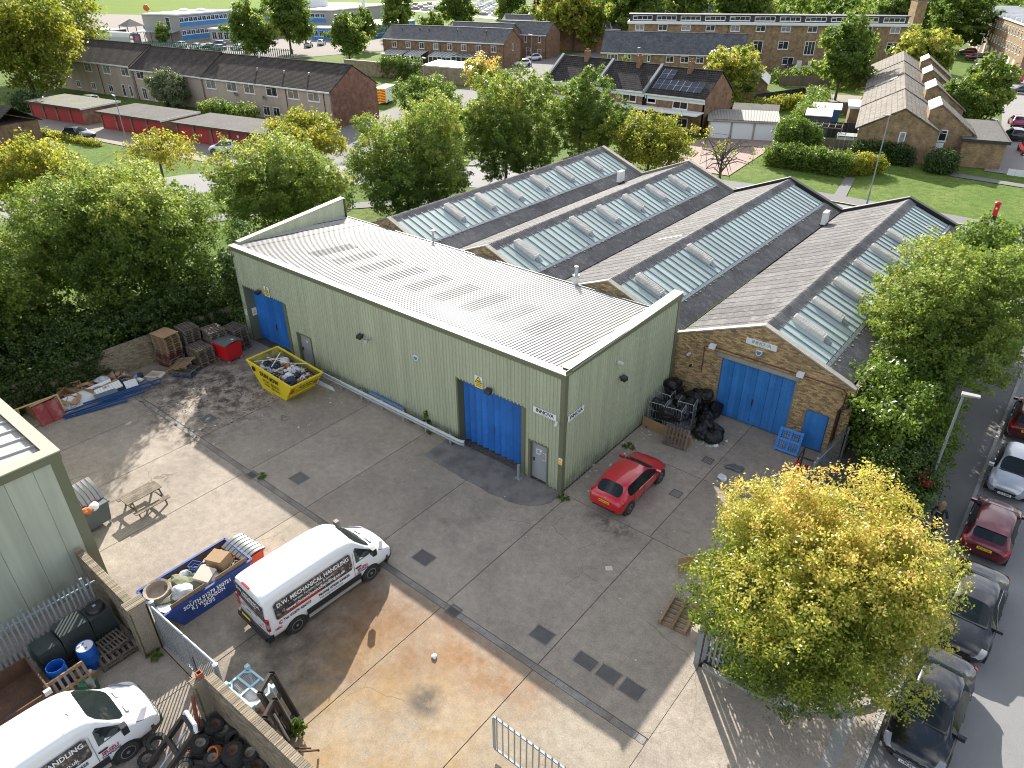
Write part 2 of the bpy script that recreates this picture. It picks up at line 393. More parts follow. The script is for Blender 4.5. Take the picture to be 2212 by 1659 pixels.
BRK = M('stock_brick', (0.41, 0.285, 0.145), 0.9, vary=0.45, hue=0.014, fine=(30, 0.25), noise=(0.6, 0.35, (0.29, 0.20, 0.11)))
BRKG = M('grey_stock_brick', (0.225, 0.185, 0.13), 0.9, vary=0.33, hue=0.012, fine=(30, 0.22))
BRKR = M('red_brick', (0.26, 0.10, 0.06), 0.9, vary=0.3, fine=(30, 0.2))
MORT = M('mortar', (0.235, 0.20, 0.15), 0.95, fine=(20, 0.2))
BLUE = M('blue_paint', (0.022, 0.16, 0.54), 0.55, noise=(0.9, 0.5, (0.012, 0.10, 0.37)), noise2=(2.6, .3, (.07, .22, .52), .54, .7), streak=(3.0, 0.16), fine=(16, 0.08))
BLUEL = M('faded_blue_paint', (0.035, 0.20, 0.56), 0.5, noise=(0.9, 0.5, (0.02, 0.13, 0.40)), noise2=(3, .25, (.10, .27, .55), .55, .7), streak=(3.0, 0.16), fine=(16, 0.08))
BLUEF = M('blue_frame_paint', (0.012, 0.07, 0.24), 0.5, noise=(2, 0.4, (0.03, 0.05, 0.1)))
YEL = M('yellow_paint', (0.72, 0.56, 0.015), 0.4, noise=(1.2, 0.3, (0.6, 0.45, 0.02)), fine=(10, 0.05))
YELS = M('yellow_sign', (0.8, 0.55, 0.01), 0.5)
RED = M('red_plastic', (0.55, 0.012, 0.02), 0.35, noise=(2, 0.2, (0.42, 0.01, 0.015)))
REDO = M('orange_red_plastic', (0.62, 0.055, 0.02), 0.4)
REDP = M('faded_red_paint', (0.27, 0.04, 0.045), 0.7, noise=(2.2, 0.7, (0.42, 0.24, 0.22), 0.5, 0.7))
REDG = M('garage_door_red', (0.36, 0.022, 0.028), 0.6, vary=0.08, noise=(0.6, 0.3, (0.28, 0.018, 0.02)))
GALV = M('galvanised_steel', (0.42, 0.45, 0.48), 0.45, metal=0.55, vary=0.06, noise=(4, 0.4, (0.33, 0.35, 0.38)))
GALVP = M('grey_palisade', (0.27, 0.30, 0.33), 0.5, metal=0.3, vary=0.06, noise=(3, 0.3, (0.21, 0.24, 0.27)))
STEEL = M('dark_steel', (0.035, 0.033, 0.032), 0.5, metal=0.3, noise=(4, 0.4, (0.07, 0.05, 0.04)))
RUST = M('rusty_steel', (0.12, 0.062, 0.033), 0.85, noise=(2.5, 0.6, (0.055, 0.034, 0.024)), fine=(20, 0.3))
CHROME = M('chrome', (0.75, 0.76, 0.78), 0.12, metal=1.0)
GREYD = M('grey_door_paint', (0.30, 0.32, 0.34), 0.5, noise=(1.6, 0.35, (0.24, 0.26, 0.28)))
WOOD = M('pallet_wood', (0.255, 0.17, 0.095), 0.85, vary=0.25, noise=(3, 0.5, (0.17, 0.125, 0.085)), fine=(25, 0.2))
WOODG = M('grey_pallet_wood', (0.155, 0.125, 0.097), 0.9, vary=0.28, noise=(3, 0.5, (0.10, 0.085, 0.07)), fine=(25, 0.2))
WOODN = M('new_timber', (0.42, 0.30, 0.15), 0.8, vary=0.15, fine=(20, 0.15))
WOODB = M('bench_timber', (0.185, 0.15, 0.105), 0.85, vary=0.15, noise=(2.2, 0.8, (0.075, 0.062, 0.05), 0.45, 0.6), fine=(25, 0.2))
PLY = M('plywood', (0.33, 0.20, 0.10), 0.8, noise=(1.5, 0.6, (0.40, 0.27, 0.15)), fine=(14, 0.15))
CARD = M('cardboard', (0.36, 0.23, 0.125), 0.85, vary=0.14, noise=(2.5, 0.3, (0.28, 0.18, 0.10)))
CARDL = M('pale_card', (0.52, 0.46, 0.38), 0.85, vary=0.12, noise=(2.5, 0.3, (0.42, 0.36, 0.28)))
WHITE = M('white_paint', (0.72, 0.72, 0.70), 0.45, noise=(1.5, 0.2, (0.62, 0.62, 0.6)))
UPVC = M('white_upvc', (0.75, 0.76, 0.77), 0.4)
PWHITE = M('white_plastic', (0.66, 0.67, 0.69), 0.4, vary=0.08, bump=(9, .5))
GREYP = M('grey_plastic', (0.10, 0.115, 0.115), 0.45, noise=(2, 0.3, (0.14, 0.15, 0.15)))
GREYL = M('light_grey_plastic', (0.30, 0.29, 0.275), 0.5, noise=(2, 0.3, (0.38, 0.37, 0.35)))
BLKP = M('black_plastic', (0.02, 0.021, 0.022), 0.4)
BAG = M('black_bin_bag', (0.010, 0.010, 0.011), 0.42, spec=0.4, bump=(9, 1.0))
RUB = M('tyre_rubber', (0.028, 0.027, 0.026), 0.8, vary=0.25, fine=(20, 0.3), bump=(30, .4))
BLUP = M('blue_plastic', (0.012, 0.10, 0.42), 0.4, noise=(2, .25, (.01, .08, .35)))
BLUB = M('bright_blue_plastic', (0.008, 0.20, 0.62), 0.4)
LBLUE = M('pale_blue_paint', (0.36, 0.58, 0.68), 0.5, noise=(4, 0.4, (0.45, 0.5, 0.5)))
TANK = M('dark_green_tank', (0.028, 0.040, 0.038), 0.5, noise=(1.5, 0.5, (0.05, 0.06, 0.058)))
GREENB = M('green_can', (0.02, 0.12, 0.055), 0.5, noise=(4, 0.4, (0.01, 0.06, 0.03)))
GLASS = M('dark_window_glass', (0.025, 0.03, 0.034), 0.06, spec=0.7)
GLASSG = M('greenish_car_glass', (0.022, 0.03, 0.03), 0.04, spec=0.8)
_n = GLASSG.node_tree; _m = _n.nodes.new('ShaderNodeMixShader'); _t = _n.nodes.new('ShaderNodeBsdfTransparent'); _t.inputs[0].default_value = (.62, .70, .68, 1); _m.inputs[0].default_value = .42
_n.links.new(_n.nodes['Principled BSDF'].outputs[0], _m.inputs[1]); _n.links.new(_t.outputs[0], _m.inputs[2]); _n.links.new(_m.outputs[0], _n.nodes['Material Output'].inputs['Surface'])
SEAT = M('car_seat_cloth', (.035, .036, .04), .9); DASH = M('dashboard', (.03, .03, .032), .7)
CURT = M('curtained_window', (0.32, 0.32, 0.31), 0.12, vary=0.4, spec=0.6, noise=(1.4, .5, (.1, .11, .12)))
TERR = M('terracotta', (0.28, 0.09, 0.05), 0.8)
PIPER = M('rusty_red_pipe', (0.16, 0.045, 0.028), 0.7)
MAN = M('iron_cover', (0.085, 0.085, 0.085), 0.6, metal=0.3, noise=(3, 0.5, (0.14, 0.13, 0.12)))
INK = M('black_print', (0.015, 0.015, 0.017), 0.5)
INKG = M('grey_print', (0.22, 0.23, 0.25), 0.5)
INKB = M('blue_print', (0.02, 0.09, 0.30), 0.5)
INKR = M('red_print', (0.50, 0.02, 0.03), 0.5)
INKW = M('white_print', (0.75, 0.75, 0.75), 0.5)
INKY = M('yellow_plate', (0.80, 0.55, 0.02), 0.4)
TAIL = M('tail_lamp_red', (0.42, 0.006, 0.008), 0.15, spec=0.7)
HEAD = M('headlamp', (0.27, 0.28, 0.30), 0.1, spec=0.9)
def paint(name, col, rough=0.25, metal=0.0): return M(name, col, rough, metal=metal, coat=0.8)
P_WHITE = paint('white_car_paint', (0.78, 0.79, 0.80), 0.3)
P_RED = paint('red_car_paint', (0.50, 0.006, 0.018), 0.28)
P_MAROON = paint('maroon_car_paint', (0.115, 0.008, 0.02), 0.28, 0.2)
P_BLACK = paint('black_car_paint', (0.009, 0.009, 0.011), 0.2)
P_CHARC = paint('charcoal_car_paint', (0.020, 0.021, 0.024), 0.25, 0.2)
P_SILVER = paint('silver_car_paint', (0.44, 0.47, 0.50), 0.32, 0.5)
P_NAVY = paint('navy_car_paint', (0.02, 0.03, 0.055), 0.25, 0.2)
P_PALE = paint('pale_blue_car_paint', (0.62, 0.66, 0.70), 0.3)
P_GREY = paint('grey_car_paint', (0.19, 0.20, 0.21), 0.3, 0.4)
P_DKRED = paint('dark_red_car_paint', (0.10, 0.006, 0.01), 0.28, 0.1)
P_PINK = paint('magenta_car_paint', (0.30, 0.03, 0.10), 0.3, 0.1)
P_BLUE = paint('blue_car_paint', (0.03, 0.07, 0.17), 0.3, 0.2)
# ---------------------------------------------------------------- ground, roads, yard
def sheet(name, poly, z, mat):
 return struct(name, MB().poly([(x, y, z) for x, y in poly]), mat)
g = MB()
for i in range(-10, 10):
 for j in range(-5, 13): g.poly([(i * 60, j * 60, -0.125), (i * 60 + 60, j * 60, -0.125), (i * 60 + 60, j * 60 + 60, -0.125), (i * 60, j * 60 + 60, -0.125)])
g.poly([(-3000, -3000, -0.14), (3000, -3000, -0.14), (3000, 3000, -0.14), (-3000, 3000, -0.14)])
struct('ground', g, GRASS)
def strip(pts, w):
 """polygon of a band of width w along a line"""
 l, r = [], []
 for i, p in enumerate(pts):
  a = Vector(pts[max(i - 1, 0)]); b = Vector(pts[min(i + 1, len(pts) - 1)])
  d = (b - a).normalized(); n = Vector((-d.y, d.x)) * w / 2
  l.append(tuple(Vector(p) + n)); r.append(tuple(Vector(p) - n))
 return l, r
def band(name, pts, w, z, mat):
 l, r = strip(pts, w); m = MB()
 for i in range(len(pts) - 1): m.poly([(*r[i], z), (*r[i + 1], z), (*l[i + 1], z), (*l[i], z)])
 return struct(name, m, mat)
# the street along the right, and the road round the back of the sheds
sheet('road_street', [(14.36, -40), (22.5, -40), (22.5, 44.5), (14.5, 41)], -0.105, ASPH)
band('road_back', [(60, 49), (22, 49), (-8, 49), (-24, 45.5), (-40, 38.5), (-53, 29.5), (-62, 17), (-67, 0), (-69, -40)], 8.6, -0.109, ASPH)
sheet('road_mouth', [(9, 44.0), (14.6, 40), (22.5, 43), (28, 44.8), (28, 46), (9, 46)], -0.101, ASPH)
sheet('pavement_street', [(8.95, 10.45), (8.95, 8), (12.6, 8), (12.6, -3.9), (14.2, -1.9), (14.45, -1.2), (14.45, 40), (9, 43.5)], -0.03, FOOT)
sheet('pavement_behind_sheds', [(-26.6, 37.4), (9, 37.4), (9, 43.9), (-7, 44.4), (-22, 41), (-26.6, 38.6)], -0.035, FOOT)
band('pavement_verge', [(60, 55), (22, 54.9), (-8, 54.9), (-26, 51.2), (-43, 44), (-57.5, 33.2)], 2.4, -0.03, FOOT)
band('kerb_verge', [(60, 53.6), (22, 53.6), (-8, 53.6), (-25.5, 49.9), (-42.3, 42.7), (-56.5, 32)], 0.22, 0.0, KERB)
band('footpath_green', [(-51, -22), (-51, -2), (-51.5, 4), (-47, 16), (-36, 30)], 2.0, -0.06, FOOT)
# kerb stones of the street
kb = thing('street_kerb', 'long grey concrete kerb along the street of parked cars', 'kerb')
y = -1.1
while y < 41:
 piece('kerb_stone', kb, 14.45, 14.6, y + 0.006, y + 0.909, -0.14, 0.0, KERB); y += 0.915
# corner kerb round the planted bed
cv = [(14.5, -1.25), (14.28, -1.75), (13.85, -2.45), (13.35, -3.05), (12.8, -3.55), (12.2, -3.95), (11.5, -4.2), (10.8, -4.36), (10.0, -4.42), (9.1, -4.42)]
ck = thing('corner_kerb', 'curved concrete kerb edging the bed under the yellow tree', 'kerb')
for a, b in zip(cv[:-1], cv[1:]):
 m = MB().beam((a[0], a[1], 0.02), (b[0], b[1], 0.02), 0.14, 0.18)
 obj('kerb_stone', m, KERB, ck)
sheet('bed_earth', [(9.0, -4.38), (9.0, 8.05), (12.58, 8.05), (12.58, -3.6), (11.5, -4.15), (10.4, -4.36)], -0.005, EARTH)
sheet('bed_slab', [(12.5, -3.7), (11.9, -2.9), (12.6, -0.6), (14.35, -1.35), (13.9, -2.3), (13.2, -3.15)], 0.002, FOREC)
# entrance: dished concrete, a pale strip and a row of granite setts at the carriageway
sheet('entrance_apron', [(9.0, -4.5), (12.2, -4.05), (13.35, -3.15), (14.3, -1.9), (14.3, -26), (9.0, -26)], -0.012, CONC)
struct('entrance_strip', MB().poly([(13.3, -3.2, -0.006), (13.75, -2.75, -0.006), (13.9, -26, -0.006), (13.45, -26, -0.006)]), KERB)
st = thing('granite_setts', 'row of pale granite setts at the yard entrance', 'setts')
y = -1.9; k = 0
while y > -8.5:
 for q in (0, 1):
  piece('sett', st, 14.18 + 0.125 * q, 14.29 + 0.125 * q, y - 0.13, y - 0.005, -0.1, 0.004 - 0.006 * ((k + q) % 3), SETT)
 y -= 0.14; k += 1
# the yard: bays of concrete with open joints, a drainage channel across it
yd = struct('yard_floor', MB().poly([(-26.6, -32, -0.022), (9.0, -32, -0.022), (9.0, 10.9, -0.022), (-26.6, 10.9, -0.022)]), JOINT)
XJ = [-26.5, -20.9, -16.65, -12.4, -8.1, -3.9, 0.4, 4.7, 9.0]
G = 0.016
def slab(x0, x1, y0, y1, mat):
 jz = random.uniform(-0.002, 0.002)
 return piece('concrete_slab', yd, x0 + G, x1 - G, y0 + G, y1 - G, -0.09, jz, mat)
for a, b in zip(XJ[:-1], XJ[1:]):
 if a > -21 and b < 9:
  slab(a, b, -7.9, 0.0 if b > 0.3 else -0.02, CONC)
 elif a < -21: slab(a, b, -7.9, 0.0, CONC)
 else: slab(a, b, -7.9, 0.0, CONC)
 slab(a, b, -15.6, -8.16, CONCR if -8.5 < a < 9 else CONC)
 slab(a, b, -24.0, -15.6, CONC); slab(a, b, -32.0, -24.0, CONC)
for a, b in ((0.06, 4.55), (4.55, 9.0)):
 slab(a, b, 0.0, 4.87, CONC); slab(a, b, 4.87, 10.6, CONC)
# channel pieces and infill
x = -26.4
while x < 8.9:
 w = random.uniform(0.8, 1.3)
 x1 = min(x + w, 8.95)
 piece("channel_block", yd, x + 0.008, x1 - 0.008, -8.15, -7.91, -0.09, -0.012 + random.uniform(-0.004, 0.004), CHANNEL); x = x1
# worn concrete pad in front of the main doors
pd = MB()
pad = [(-6.85, -0.05), (-6.85, -0.95), (-6.82, -1.85), (-6.0, -1.95), (-5.1, -1.98), (-4.0, -2.05), (-3.1, -2.02), (-2.4, -2.1), (-1.9, -1.96), (-1.5, -2.0), (-1.0, -1.86), (-0.6, -1.64), (-0.2, -1.3), (0.05, -0.9), (0.06, -0.25), (0.04, -0.05)]
pd.prism(pad, -0.02, 0.03)
obj('concrete_pad', pd, PAD, yd)
# cracked edge of the pad
# covers and gratings set in the yard
def cover(x, y, w, d, label, studs=True, grp=None):
 t = thing('manhole_cover', label, 'manhole', (x, y, 0.0), 0, grp)
 m = MB().box(-w / 2, w / 2, -d / 2, d / 2, -0.05, 0.006)
 obj('plate', m, MAN, t)
 if studs:
  s = MB(); n = int(w / 0.075); k = int(d / 0.075)
  for i in range(n):
   for j in range(k):
    cx = -w / 2 + (i + 0.5) * w / n; cy = -d / 2 + (j + 0.5) * d / k
    s.box(cx - 0.016, cx + 0.016, cy - 0.016, cy + 0.016, 0.006, 0.014)
  o = obj('stud_pattern', s, MAN, t); o['kind'] = 'stuff'
 f = MB()
 for a in ((-w / 2 - .05, w / 2 + .05, -d / 2 - .05, -d / 2 - .006), (-w / 2 - .05, w / 2 + .05, d / 2 + .006, d / 2 + .05), (-w / 2 - .05, -w / 2 - .006, -d / 2 - .006, d / 2 + .006), (w / 2 + .006, w / 2 + .05, -d / 2 - .006, d / 2 + .006)):
  f.box(a[0], a[1], a[2], a[3], -0.05, 0.007)
 obj('frame', f, CHANNEL, t)
cover(-17.9, -6.74, 0.75, 0.62, 'dirty iron manhole cover among leaf litter beside the channel', False)
cover(-10.04, -6.79, 0.72, 0.62, 'iron manhole cover by the channel grating near the picnic table side', False)
cover(-1.91, -6.77, 0.75, 0.6, 'worn iron manhole cover in front of the white van', True)
cover(4.07, -6.81, 0.72, 0.56, 'studded iron cover standing alone east of the channel grating', True)
cover(5.90, -6.76, 0.72, 0.5, 'studded iron cover nearest the channel in a row of three', True)
cover(6.79, -6.72, 0.72, 0.52, 'middle studded iron cover in a row of three', True)
cover(7.70, -6.70, 0.72, 0.54, 'studded iron cover nearest the pallet in a row of three', True)
def grating(x, y, label, w=0.42, d=0.42):
 t = thing('drain_grating', label, 'drain', (x, y, 0))
 obj('pit', MB().box(-w / 2, w / 2, -d / 2, d / 2, -0.05, -0.008), BLACK, t)
 f = MB().box(-w / 2 - .04, w / 2 + .04, -d / 2 - .04, -d / 2, -.05, .007).box(-w / 2 - .04, w / 2 + .04, d / 2, d / 2 + .04, -.05, .007).box(-w / 2 - .04, -w / 2, -d / 2, d / 2, -.05, .007).box(w / 2, w / 2 + .04, -d / 2, d / 2, -.05, .007)
 obj('frame', f, MAN, t)
 n = 6
 for i in range(n):
  cx = -w / 2 + (i + .5) * w / n
  piece('bar', t, cx - .018, cx + .018, -d / 2, d / 2, -.03, .004, MAN)
grating(-11.98, -8.03, 'small iron gully grating in the channel near the picnic table')
grating(0.89, -8.0, 'bright iron gully grating in the channel in front of the van')
grating(4.08, 3.19, 'square iron gully grating beside the red hatchback')
grating(4.1, 6.37, 'litter strewn iron gully grating in front of the blue brick-shed doors')
# garage court, parking, school yard, white garages' drive
sheet('forecourt_garages', [(-121, 17.0), (-64, 24.0), (-60, 30.0), (-62, 36), (-121, 27)], -0.06, FOREC)
sheet('drive_white_garages', [(-31, 56.2), (-17.5, 56.4), (-19.6, 78), (-28, 74.5)], -0.05, M('pink_block_paving', (0.30, 0.215, 0.18), 0.9, vary=0, noise=(0.5, 0.5, (0.22, 0.16, 0.14)), fine=(10, 0.2)))
sheet('path_house', [(-5.9, 55.9), (-4.7, 55.9), (-6.2, 64), (-7.2, 64)], -0.055, FOOT)
sheet('path_lawn', [(0.4, 74.6), (1.8, 71.6), (12, 71.0), (40, 71.0), (40, 72.6), (11.5, 72.4), (2.0, 73.4)], -0.055, FOOT)
sheet('parking_street', [(4.2, 76.5), (40, 76.5), (40, 260), (-26, 240), (-6, 160), (1.0, 110), (3.6, 92.3)], -0.06, M('pale_asphalt', (0.24, 0.225, 0.215), 0.9, noise=(.3, .4, (.19, .18, .17)), fine=(10, .15)))
sheet('school_yard', [(-262, 78), (-150, 92), (-140, 150), (-236, 128), (-330, 160), (-380, 140)], -0.07, M('school_tarmac', (0.25, 0.22, 0.20), 0.95, fine=(5, .1), spec=.1))
sheet('sports_field', [(-262, 70), (-900, 150), (-900, 420), (-300, 360), (-236, 128), (-330, 150)], -0.09, M('sports_grass', (0.115, 0.18, 0.022), 0.95, noise=(0.05, .5, (0.145, .20, .03)), fine=(3, .15), spec=.05))
sheet('estate_road', [(-104, 124), (-84, 86), (-78, 60), (-70, 40), (-62, 36), (-60, 33), (-54, 36), (-60, 56), (-74, 92), (-88, 128), (-80, 190), (-92, 190)], -0.1, M('pale_road', (0.20, 0.19, 0.18), 0.95, fine=(6, .15), spec=.15))
sheet('car_lot', [(-320, 260), (-150, 215), (-150, 290), (-330, 340)], -0.06, FOREC)
# ---------------------------------------------------------------- green clad unit
_sh = {}
def trap(width, pitch, depth, mat, name='cladding_sheet'):
 """unit-high trapezoid-ribbed sheet in the XZ plane, ribs towards -Y"""
 key = (round(width, 3), pitch, depth, mat.name)
 if key in _sh: return _sh[key]
 n = max(1, int(round(width / pitch))); p = width / n; pts = []
 for i in range(n):
  x = i * p
  pts += [(x, 0), (x + p * 0.52, 0), (x + p * 0.62, -depth), (x + p * 0.9, -depth)]
 pts.append((width, 0))
 m = MB()
 m.grid([[(a, b, 0) for a, b in pts], [(a, b, 1) for a, b in pts]])
 m.grid([[(a, 0.012, 1) for a, b in pts], [(a, 0.012, 0) for a, b in pts]])
 _sh[key] = m.mesh(name, mat)
 return _sh[key]
def wall_run(parent, p0, p1, z0, z1f, holes, mat, pitch=0.2, depth=0.035, sheet_w=1.0, name='cladding_sheet'):
 """clad a wall from p0 to p1 in sheets; holes: (s0, s1, ztop) door openings from the ground; z1f(s) is the top"""
 a = Vector(p0); b = Vector(p1); ln = (b - a).length; d = (b - a) / ln; rz = math.atan2(d.y, d.x)
 cuts = sorted({0.0, ln, *[h[0] for h in holes], *[h[1] for h in holes]})
 for c0, c1 in zip(cuts[:-1], cuts[1:]):
  n = max(1, int(round((c1 - c0) / sheet_w))); w = (c1 - c0) / n
  zb = z0
  for h in holes:
   if c0 >= h[0] - 1e-6 and c1 <= h[1] + 1e-6: zb = h[2]
  for i in range(n):
   s = c0 + i * w; q = a + d * s; zt = z1f(s + w / 2)
   obj(name, trap(w, pitch, depth, mat), parent=parent, loc=(q.x, q.y, zb), rot=(0, 0, rz), scale=(1, 1, zt - zb))
GU = thing('green_warehouse', 'long sage green ribbed metal warehouse with white roof and blue doors', 'warehouse')
XL = -24.4
DOORS = [(XL + 24.4 - 23.8 + 0.0, 0, 0)]
def s_of(x): return x - XL
wall_run(GU, (XL, 0), (0, 0), 0.02, lambda s: 5.93, [(s_of(-23.8), s_of(-19.6), 3.72), (s_of(-18.95), s_of(-17.6), 2.15), (s_of(-6.15), s_of(-2.05), 3.72), (s_of(-1.85), s_of(-0.75), 2.15)], CLAD)
wall_run(GU, (0, 0), (0, 9.85), 0.02, lambda s: 6.12, [], CLAD)
wall_run(GU, (-26.3, 9.85), (XL, 0), 0.02, lambda s: 6.12, [], CLAD)
obj('rear_wall', MB().box(-26.3, -0.05, 9.75, 9.85, 0, 5.1), TRIM, GU)
# trims: corner, fascia, cappings
obj('corner_trim', MB().box(-0.16, 0.045, -0.05, -0.02 + 0.02, 0, 6.1).box(0.005, 0.05, 0.001, 0.17, 0, 6.1), TRIM, GU)
obj('rear_corner_trim', MB().box(0.0, 0.05, 9.7, 9.95, 0, 6.35), TRIM, GU)
obj('front_fascia', MB().box(XL - 0.03, 0.05, -0.075, -0.045, 5.88, 6.13), TRIM, GU)
obj('front_capping', MB().box(XL - 0.05, 0.09, -0.11, 0.30, 6.131, 6.17), CAPP, GU)
obj('side_fascia', MB().box(0.051, 0.08, -0.075, 9.97, 6.05, 6.34), TRIM, GU)
sc_ = MB().hexa([(-0.42, 0.31, 6.20), (0.11, 0.31, 6.20), (0.11, 9.98, 6.38), (-0.42, 9.98, 6.38)], [(-0.42, 0.31, 6.24), (0.11, 0.31, 6.24), (0.11, 9.98, 6.43), (-0.42, 9.98, 6.43)])
obj('side_capping', sc_, CAPP, GU)
obj('side_parapet_inner', MB().poly([(-0.36, 0.3, 5.9), (-0.36, 9.9, 4.9), (-0.36, 9.9, 6.4), (-0.36, 0.3, 6.2)][::-1]), CLAD, GU)
lp = MB().hexa([(XL - 0.2, 0.5, 6.2), (XL + 0.2, 0.5, 6.2), (-25.95, 9.95, 6.40), (-26.4, 9.95, 6.40)], [(XL - 0.2, 0.5, 6.24), (XL + 0.2, 0.5, 6.24), (-25.95, 9.95, 6.45), (-26.4, 9.95, 6.45)])
obj('left_capping', lp, CAPP, GU)
a = Vector((XL + 0.1, 0.3)); b = Vector((-26.0, 9.85))
m = MB(); nn = 34
rows0 = []; rows1 = []
for i in range(nn * 2 + 1):
 t = i / (nn * 2); p = a.lerp(b, t); o = 0.03 if (i // 1) % 2 else 0.0
 rows0.append((p.x + o, p.y, 5.95 - 1.0 * t)); rows1.append((p.x + o, p.y, 6.21 + 0.19 * t))
m.grid([rows0, rows1]); obj('left_parapet_inner', m, CLAD, GU)
obj('left_parapet_end', MB().box(-26.4, -25.9, 9.93, 9.98, 5.0, 6.41), TRIM, GU)
# roof of ribbed sheets falling to the back
ZF, ZB = 6.08, 5.16
def roof_sheet(w, y0, y1, pitch, mat, nm):
 n = int(round(w / pitch)); pts = []
 for i in range(n):
  x = i * pitch; pts += [(x, 0), (x + pitch * 0.55, 0), (x + pitch * 0.66, 0.04), (x + pitch * 0.89, 0.04)]
 pts.append((w, 0))
 zz = lambda y: (ZB - ZF) * (y - 0.2) / 9.5
 return MB().grid([[(x, y0, z + zz(y0)) for x, z in pts], [(x, y1, z + zz(y1)) for x, z in pts]]).mesh(nm, mat)
RS = roof_sheet(1.0, 0.2, 9.7, 0.2, ROOFW, 'roof_sheet'); RS_A = roof_sheet(1.0, 0.2, 2.5, 0.2, ROOFW, 'roof_sheet'); RS_B = roof_sheet(1.0, 5.5, 9.7, 0.2, ROOFW, 'roof_sheet')
RL = roof_sheet(1.0, 2.46, 5.54, 0.2, ROOFD, 'roof_light')
xs = [-0.4 - 1.0 * (i + 1) for i in range(26)]
for i, x in enumerate(xs):
 if x < -24.2:      # by the slanting end wall
  pts = []
  for k_ in range(5): pts += [(k_ * .2, 0), (k_ * .2 + .11, 0), (k_ * .2 + .132, .04), (k_ * .2 + .178, .04)]
  zz = lambda y: (ZB - ZF) * (y - .2) / 9.5
  ys = [min(9.6, max(.2, (-24.4 - (x + a_)) / .193 + .12)) for a_, _ in pts]
  obj('roof_sheet', MB().grid([[(a_, y_, b_ + zz(y_)) for (a_, b_), y_ in zip(pts, ys)], [(a_, 9.7, b_ + zz(9.7)) for a_, b_ in pts]]), ROOFW, GU, (x, 0, ZF)); continue
 if i % 2 == 1 and 3 <= i <= 19 or i == 3:
  obj('roof_sheet', RS_A, parent=GU, loc=(x, 0, ZF)); obj('roof_sheet', RS_B, parent=GU, loc=(x, 0, ZF)); obj('roof_light', RL, parent=GU, loc=(x, 0, ZF + 0.003))
 else: obj('roof_sheet', RS, parent=GU, loc=(x, 0, ZF))
obj('gutter', MB().box(-26.2, -0.4, 9.72, 9.95, 5.02, 5.07).box(-26.2, -0.4, 9.93, 9.95, 5.07, 5.16), GALV, GU)
# the big folding doors
def folding_door(parent, x0, x1, y, z1, mat, n, fold, name='folding_door'):
 d = obj(name, MB().box(x0, x1, y + 0.16, y + 0.2, 0.03, z1), BLUEF, parent)
 w = (x1 - x0) / n
 for i in range(n):
  a = (x0 + i * w, y + (fold if i % 2 else 0)); b = (x0 + (i + 1) * w - 0.012, y + (0 if i % 2 else fold))
  if fold and not i % 2 and n > 6 and False: pass
  mm = MB().beam((a[0], a[1], (z1 + .06) / 2), (b[0], b[1], (z1 + .06) / 2), 0.04, z1 - .06)
  obj('door_panel', mm, mat, d)
 obj('door_handle', MB().box((x0 + x1) / 2 - .03, (x0 + x1) / 2 + .03, y - .06, y - .025, 1.2, 1.55), STEEL, d)
 return d
def saw_door(parent, x0, x1, y, z1, mat, n):
 """leaves folded to a saw edge: each leaf turned out a little from the next"""
 d = obj('folding_door', MB().box(x0, x1, y + 0.22, y + 0.26, 0.03, z1), BLUEF, parent)
 w = (x1 - x0) / n
 for i in range(n):
  a = (x0 + i * w, y - 0.09, (z1 + .06) / 2); b = (x0 + (i + 1) * w - 0.005, y + 0.09, (z1 + .06) / 2)
  obj('door_panel', MB().beam(a, b, 0.04, z1 - .06), mat, d)
 obj('door_handle', MB().box((x0 + x1) / 2 - .03, (x0 + x1) / 2 + .03, y - .1, y - .06, 1.2, 1.6), STEEL, d)
saw_door(GU, -6.1, -2.25, 0.45, 3.72, BLUE, 10)
folding_door(GU, -23.75, -19.8, 0.5, 3.72, BLUE, 8, 0.05)
for x0, x1 in ((-6.15, -2.05), (-23.8, -19.6)):
 obj('door_reveal', MB().box(x0, x0 + 0.03, -0.05, 0.8, 0, 3.72).box(x1 - 0.2, x1, -0.055, 0.8, 0, 3.72).box(x0 + .03, x1 - .2, -0.03, 0.8, 3.722, 3.76).box(x0 - 0.08, x0 - .002, -0.05, -0.04, 0, 3.8), TRIM, GU)
for x0, x1 in ((-1.85, -0.75), (-18.95, -17.6)):
 obj('door_frame', MB().box(x0, x0 + 0.12, -0.05, 0.25, 0, 2.15).box(x1 - 0.06, x1, -0.05, 0.25, 0, 2.15).box(x0 + .12, x1 - .06, -0.05, 0.25, 2.10, 2.17), TRIM, GU)
 dr = obj('steel_door', MB().box(x0 + .12, x1 - .06, 0.12, 0.17, 0.03, 2.10), GREYD, GU)
 obj('handle', MB().box(x0 + .2, x0 + .26, 0.07, 0.12, 1.0, 1.16), STEEL, dr)
 obj('notice', MB().box((x0 + x1) / 2 - .02, (x0 + x1) / 2 + .1, 0.113, 0.12, 1.6, 1.72), WHITE, dr)
# white tape marks left on the near steel door
tp = MB()
for q in ((-1.5, -1.28, 1.42, 1.46), (-1.5, -1.28, 1.66, 1.70), (-1.5, -1.46, 1.46, 1.66), (-1.32, -1.28, 1.46, 1.66), (-1.15, -0.95, 1.58, 1.60), (-0.98, -0.95, 1.2, 1.58), (-1.2, -0.98, 1.2, 1.22)): tp.box(q[0], q[1], 0.115, 0.119, q[2], q[3])
o = obj('tape_marks', tp, INKW, GU); o['kind'] = 'stuff'
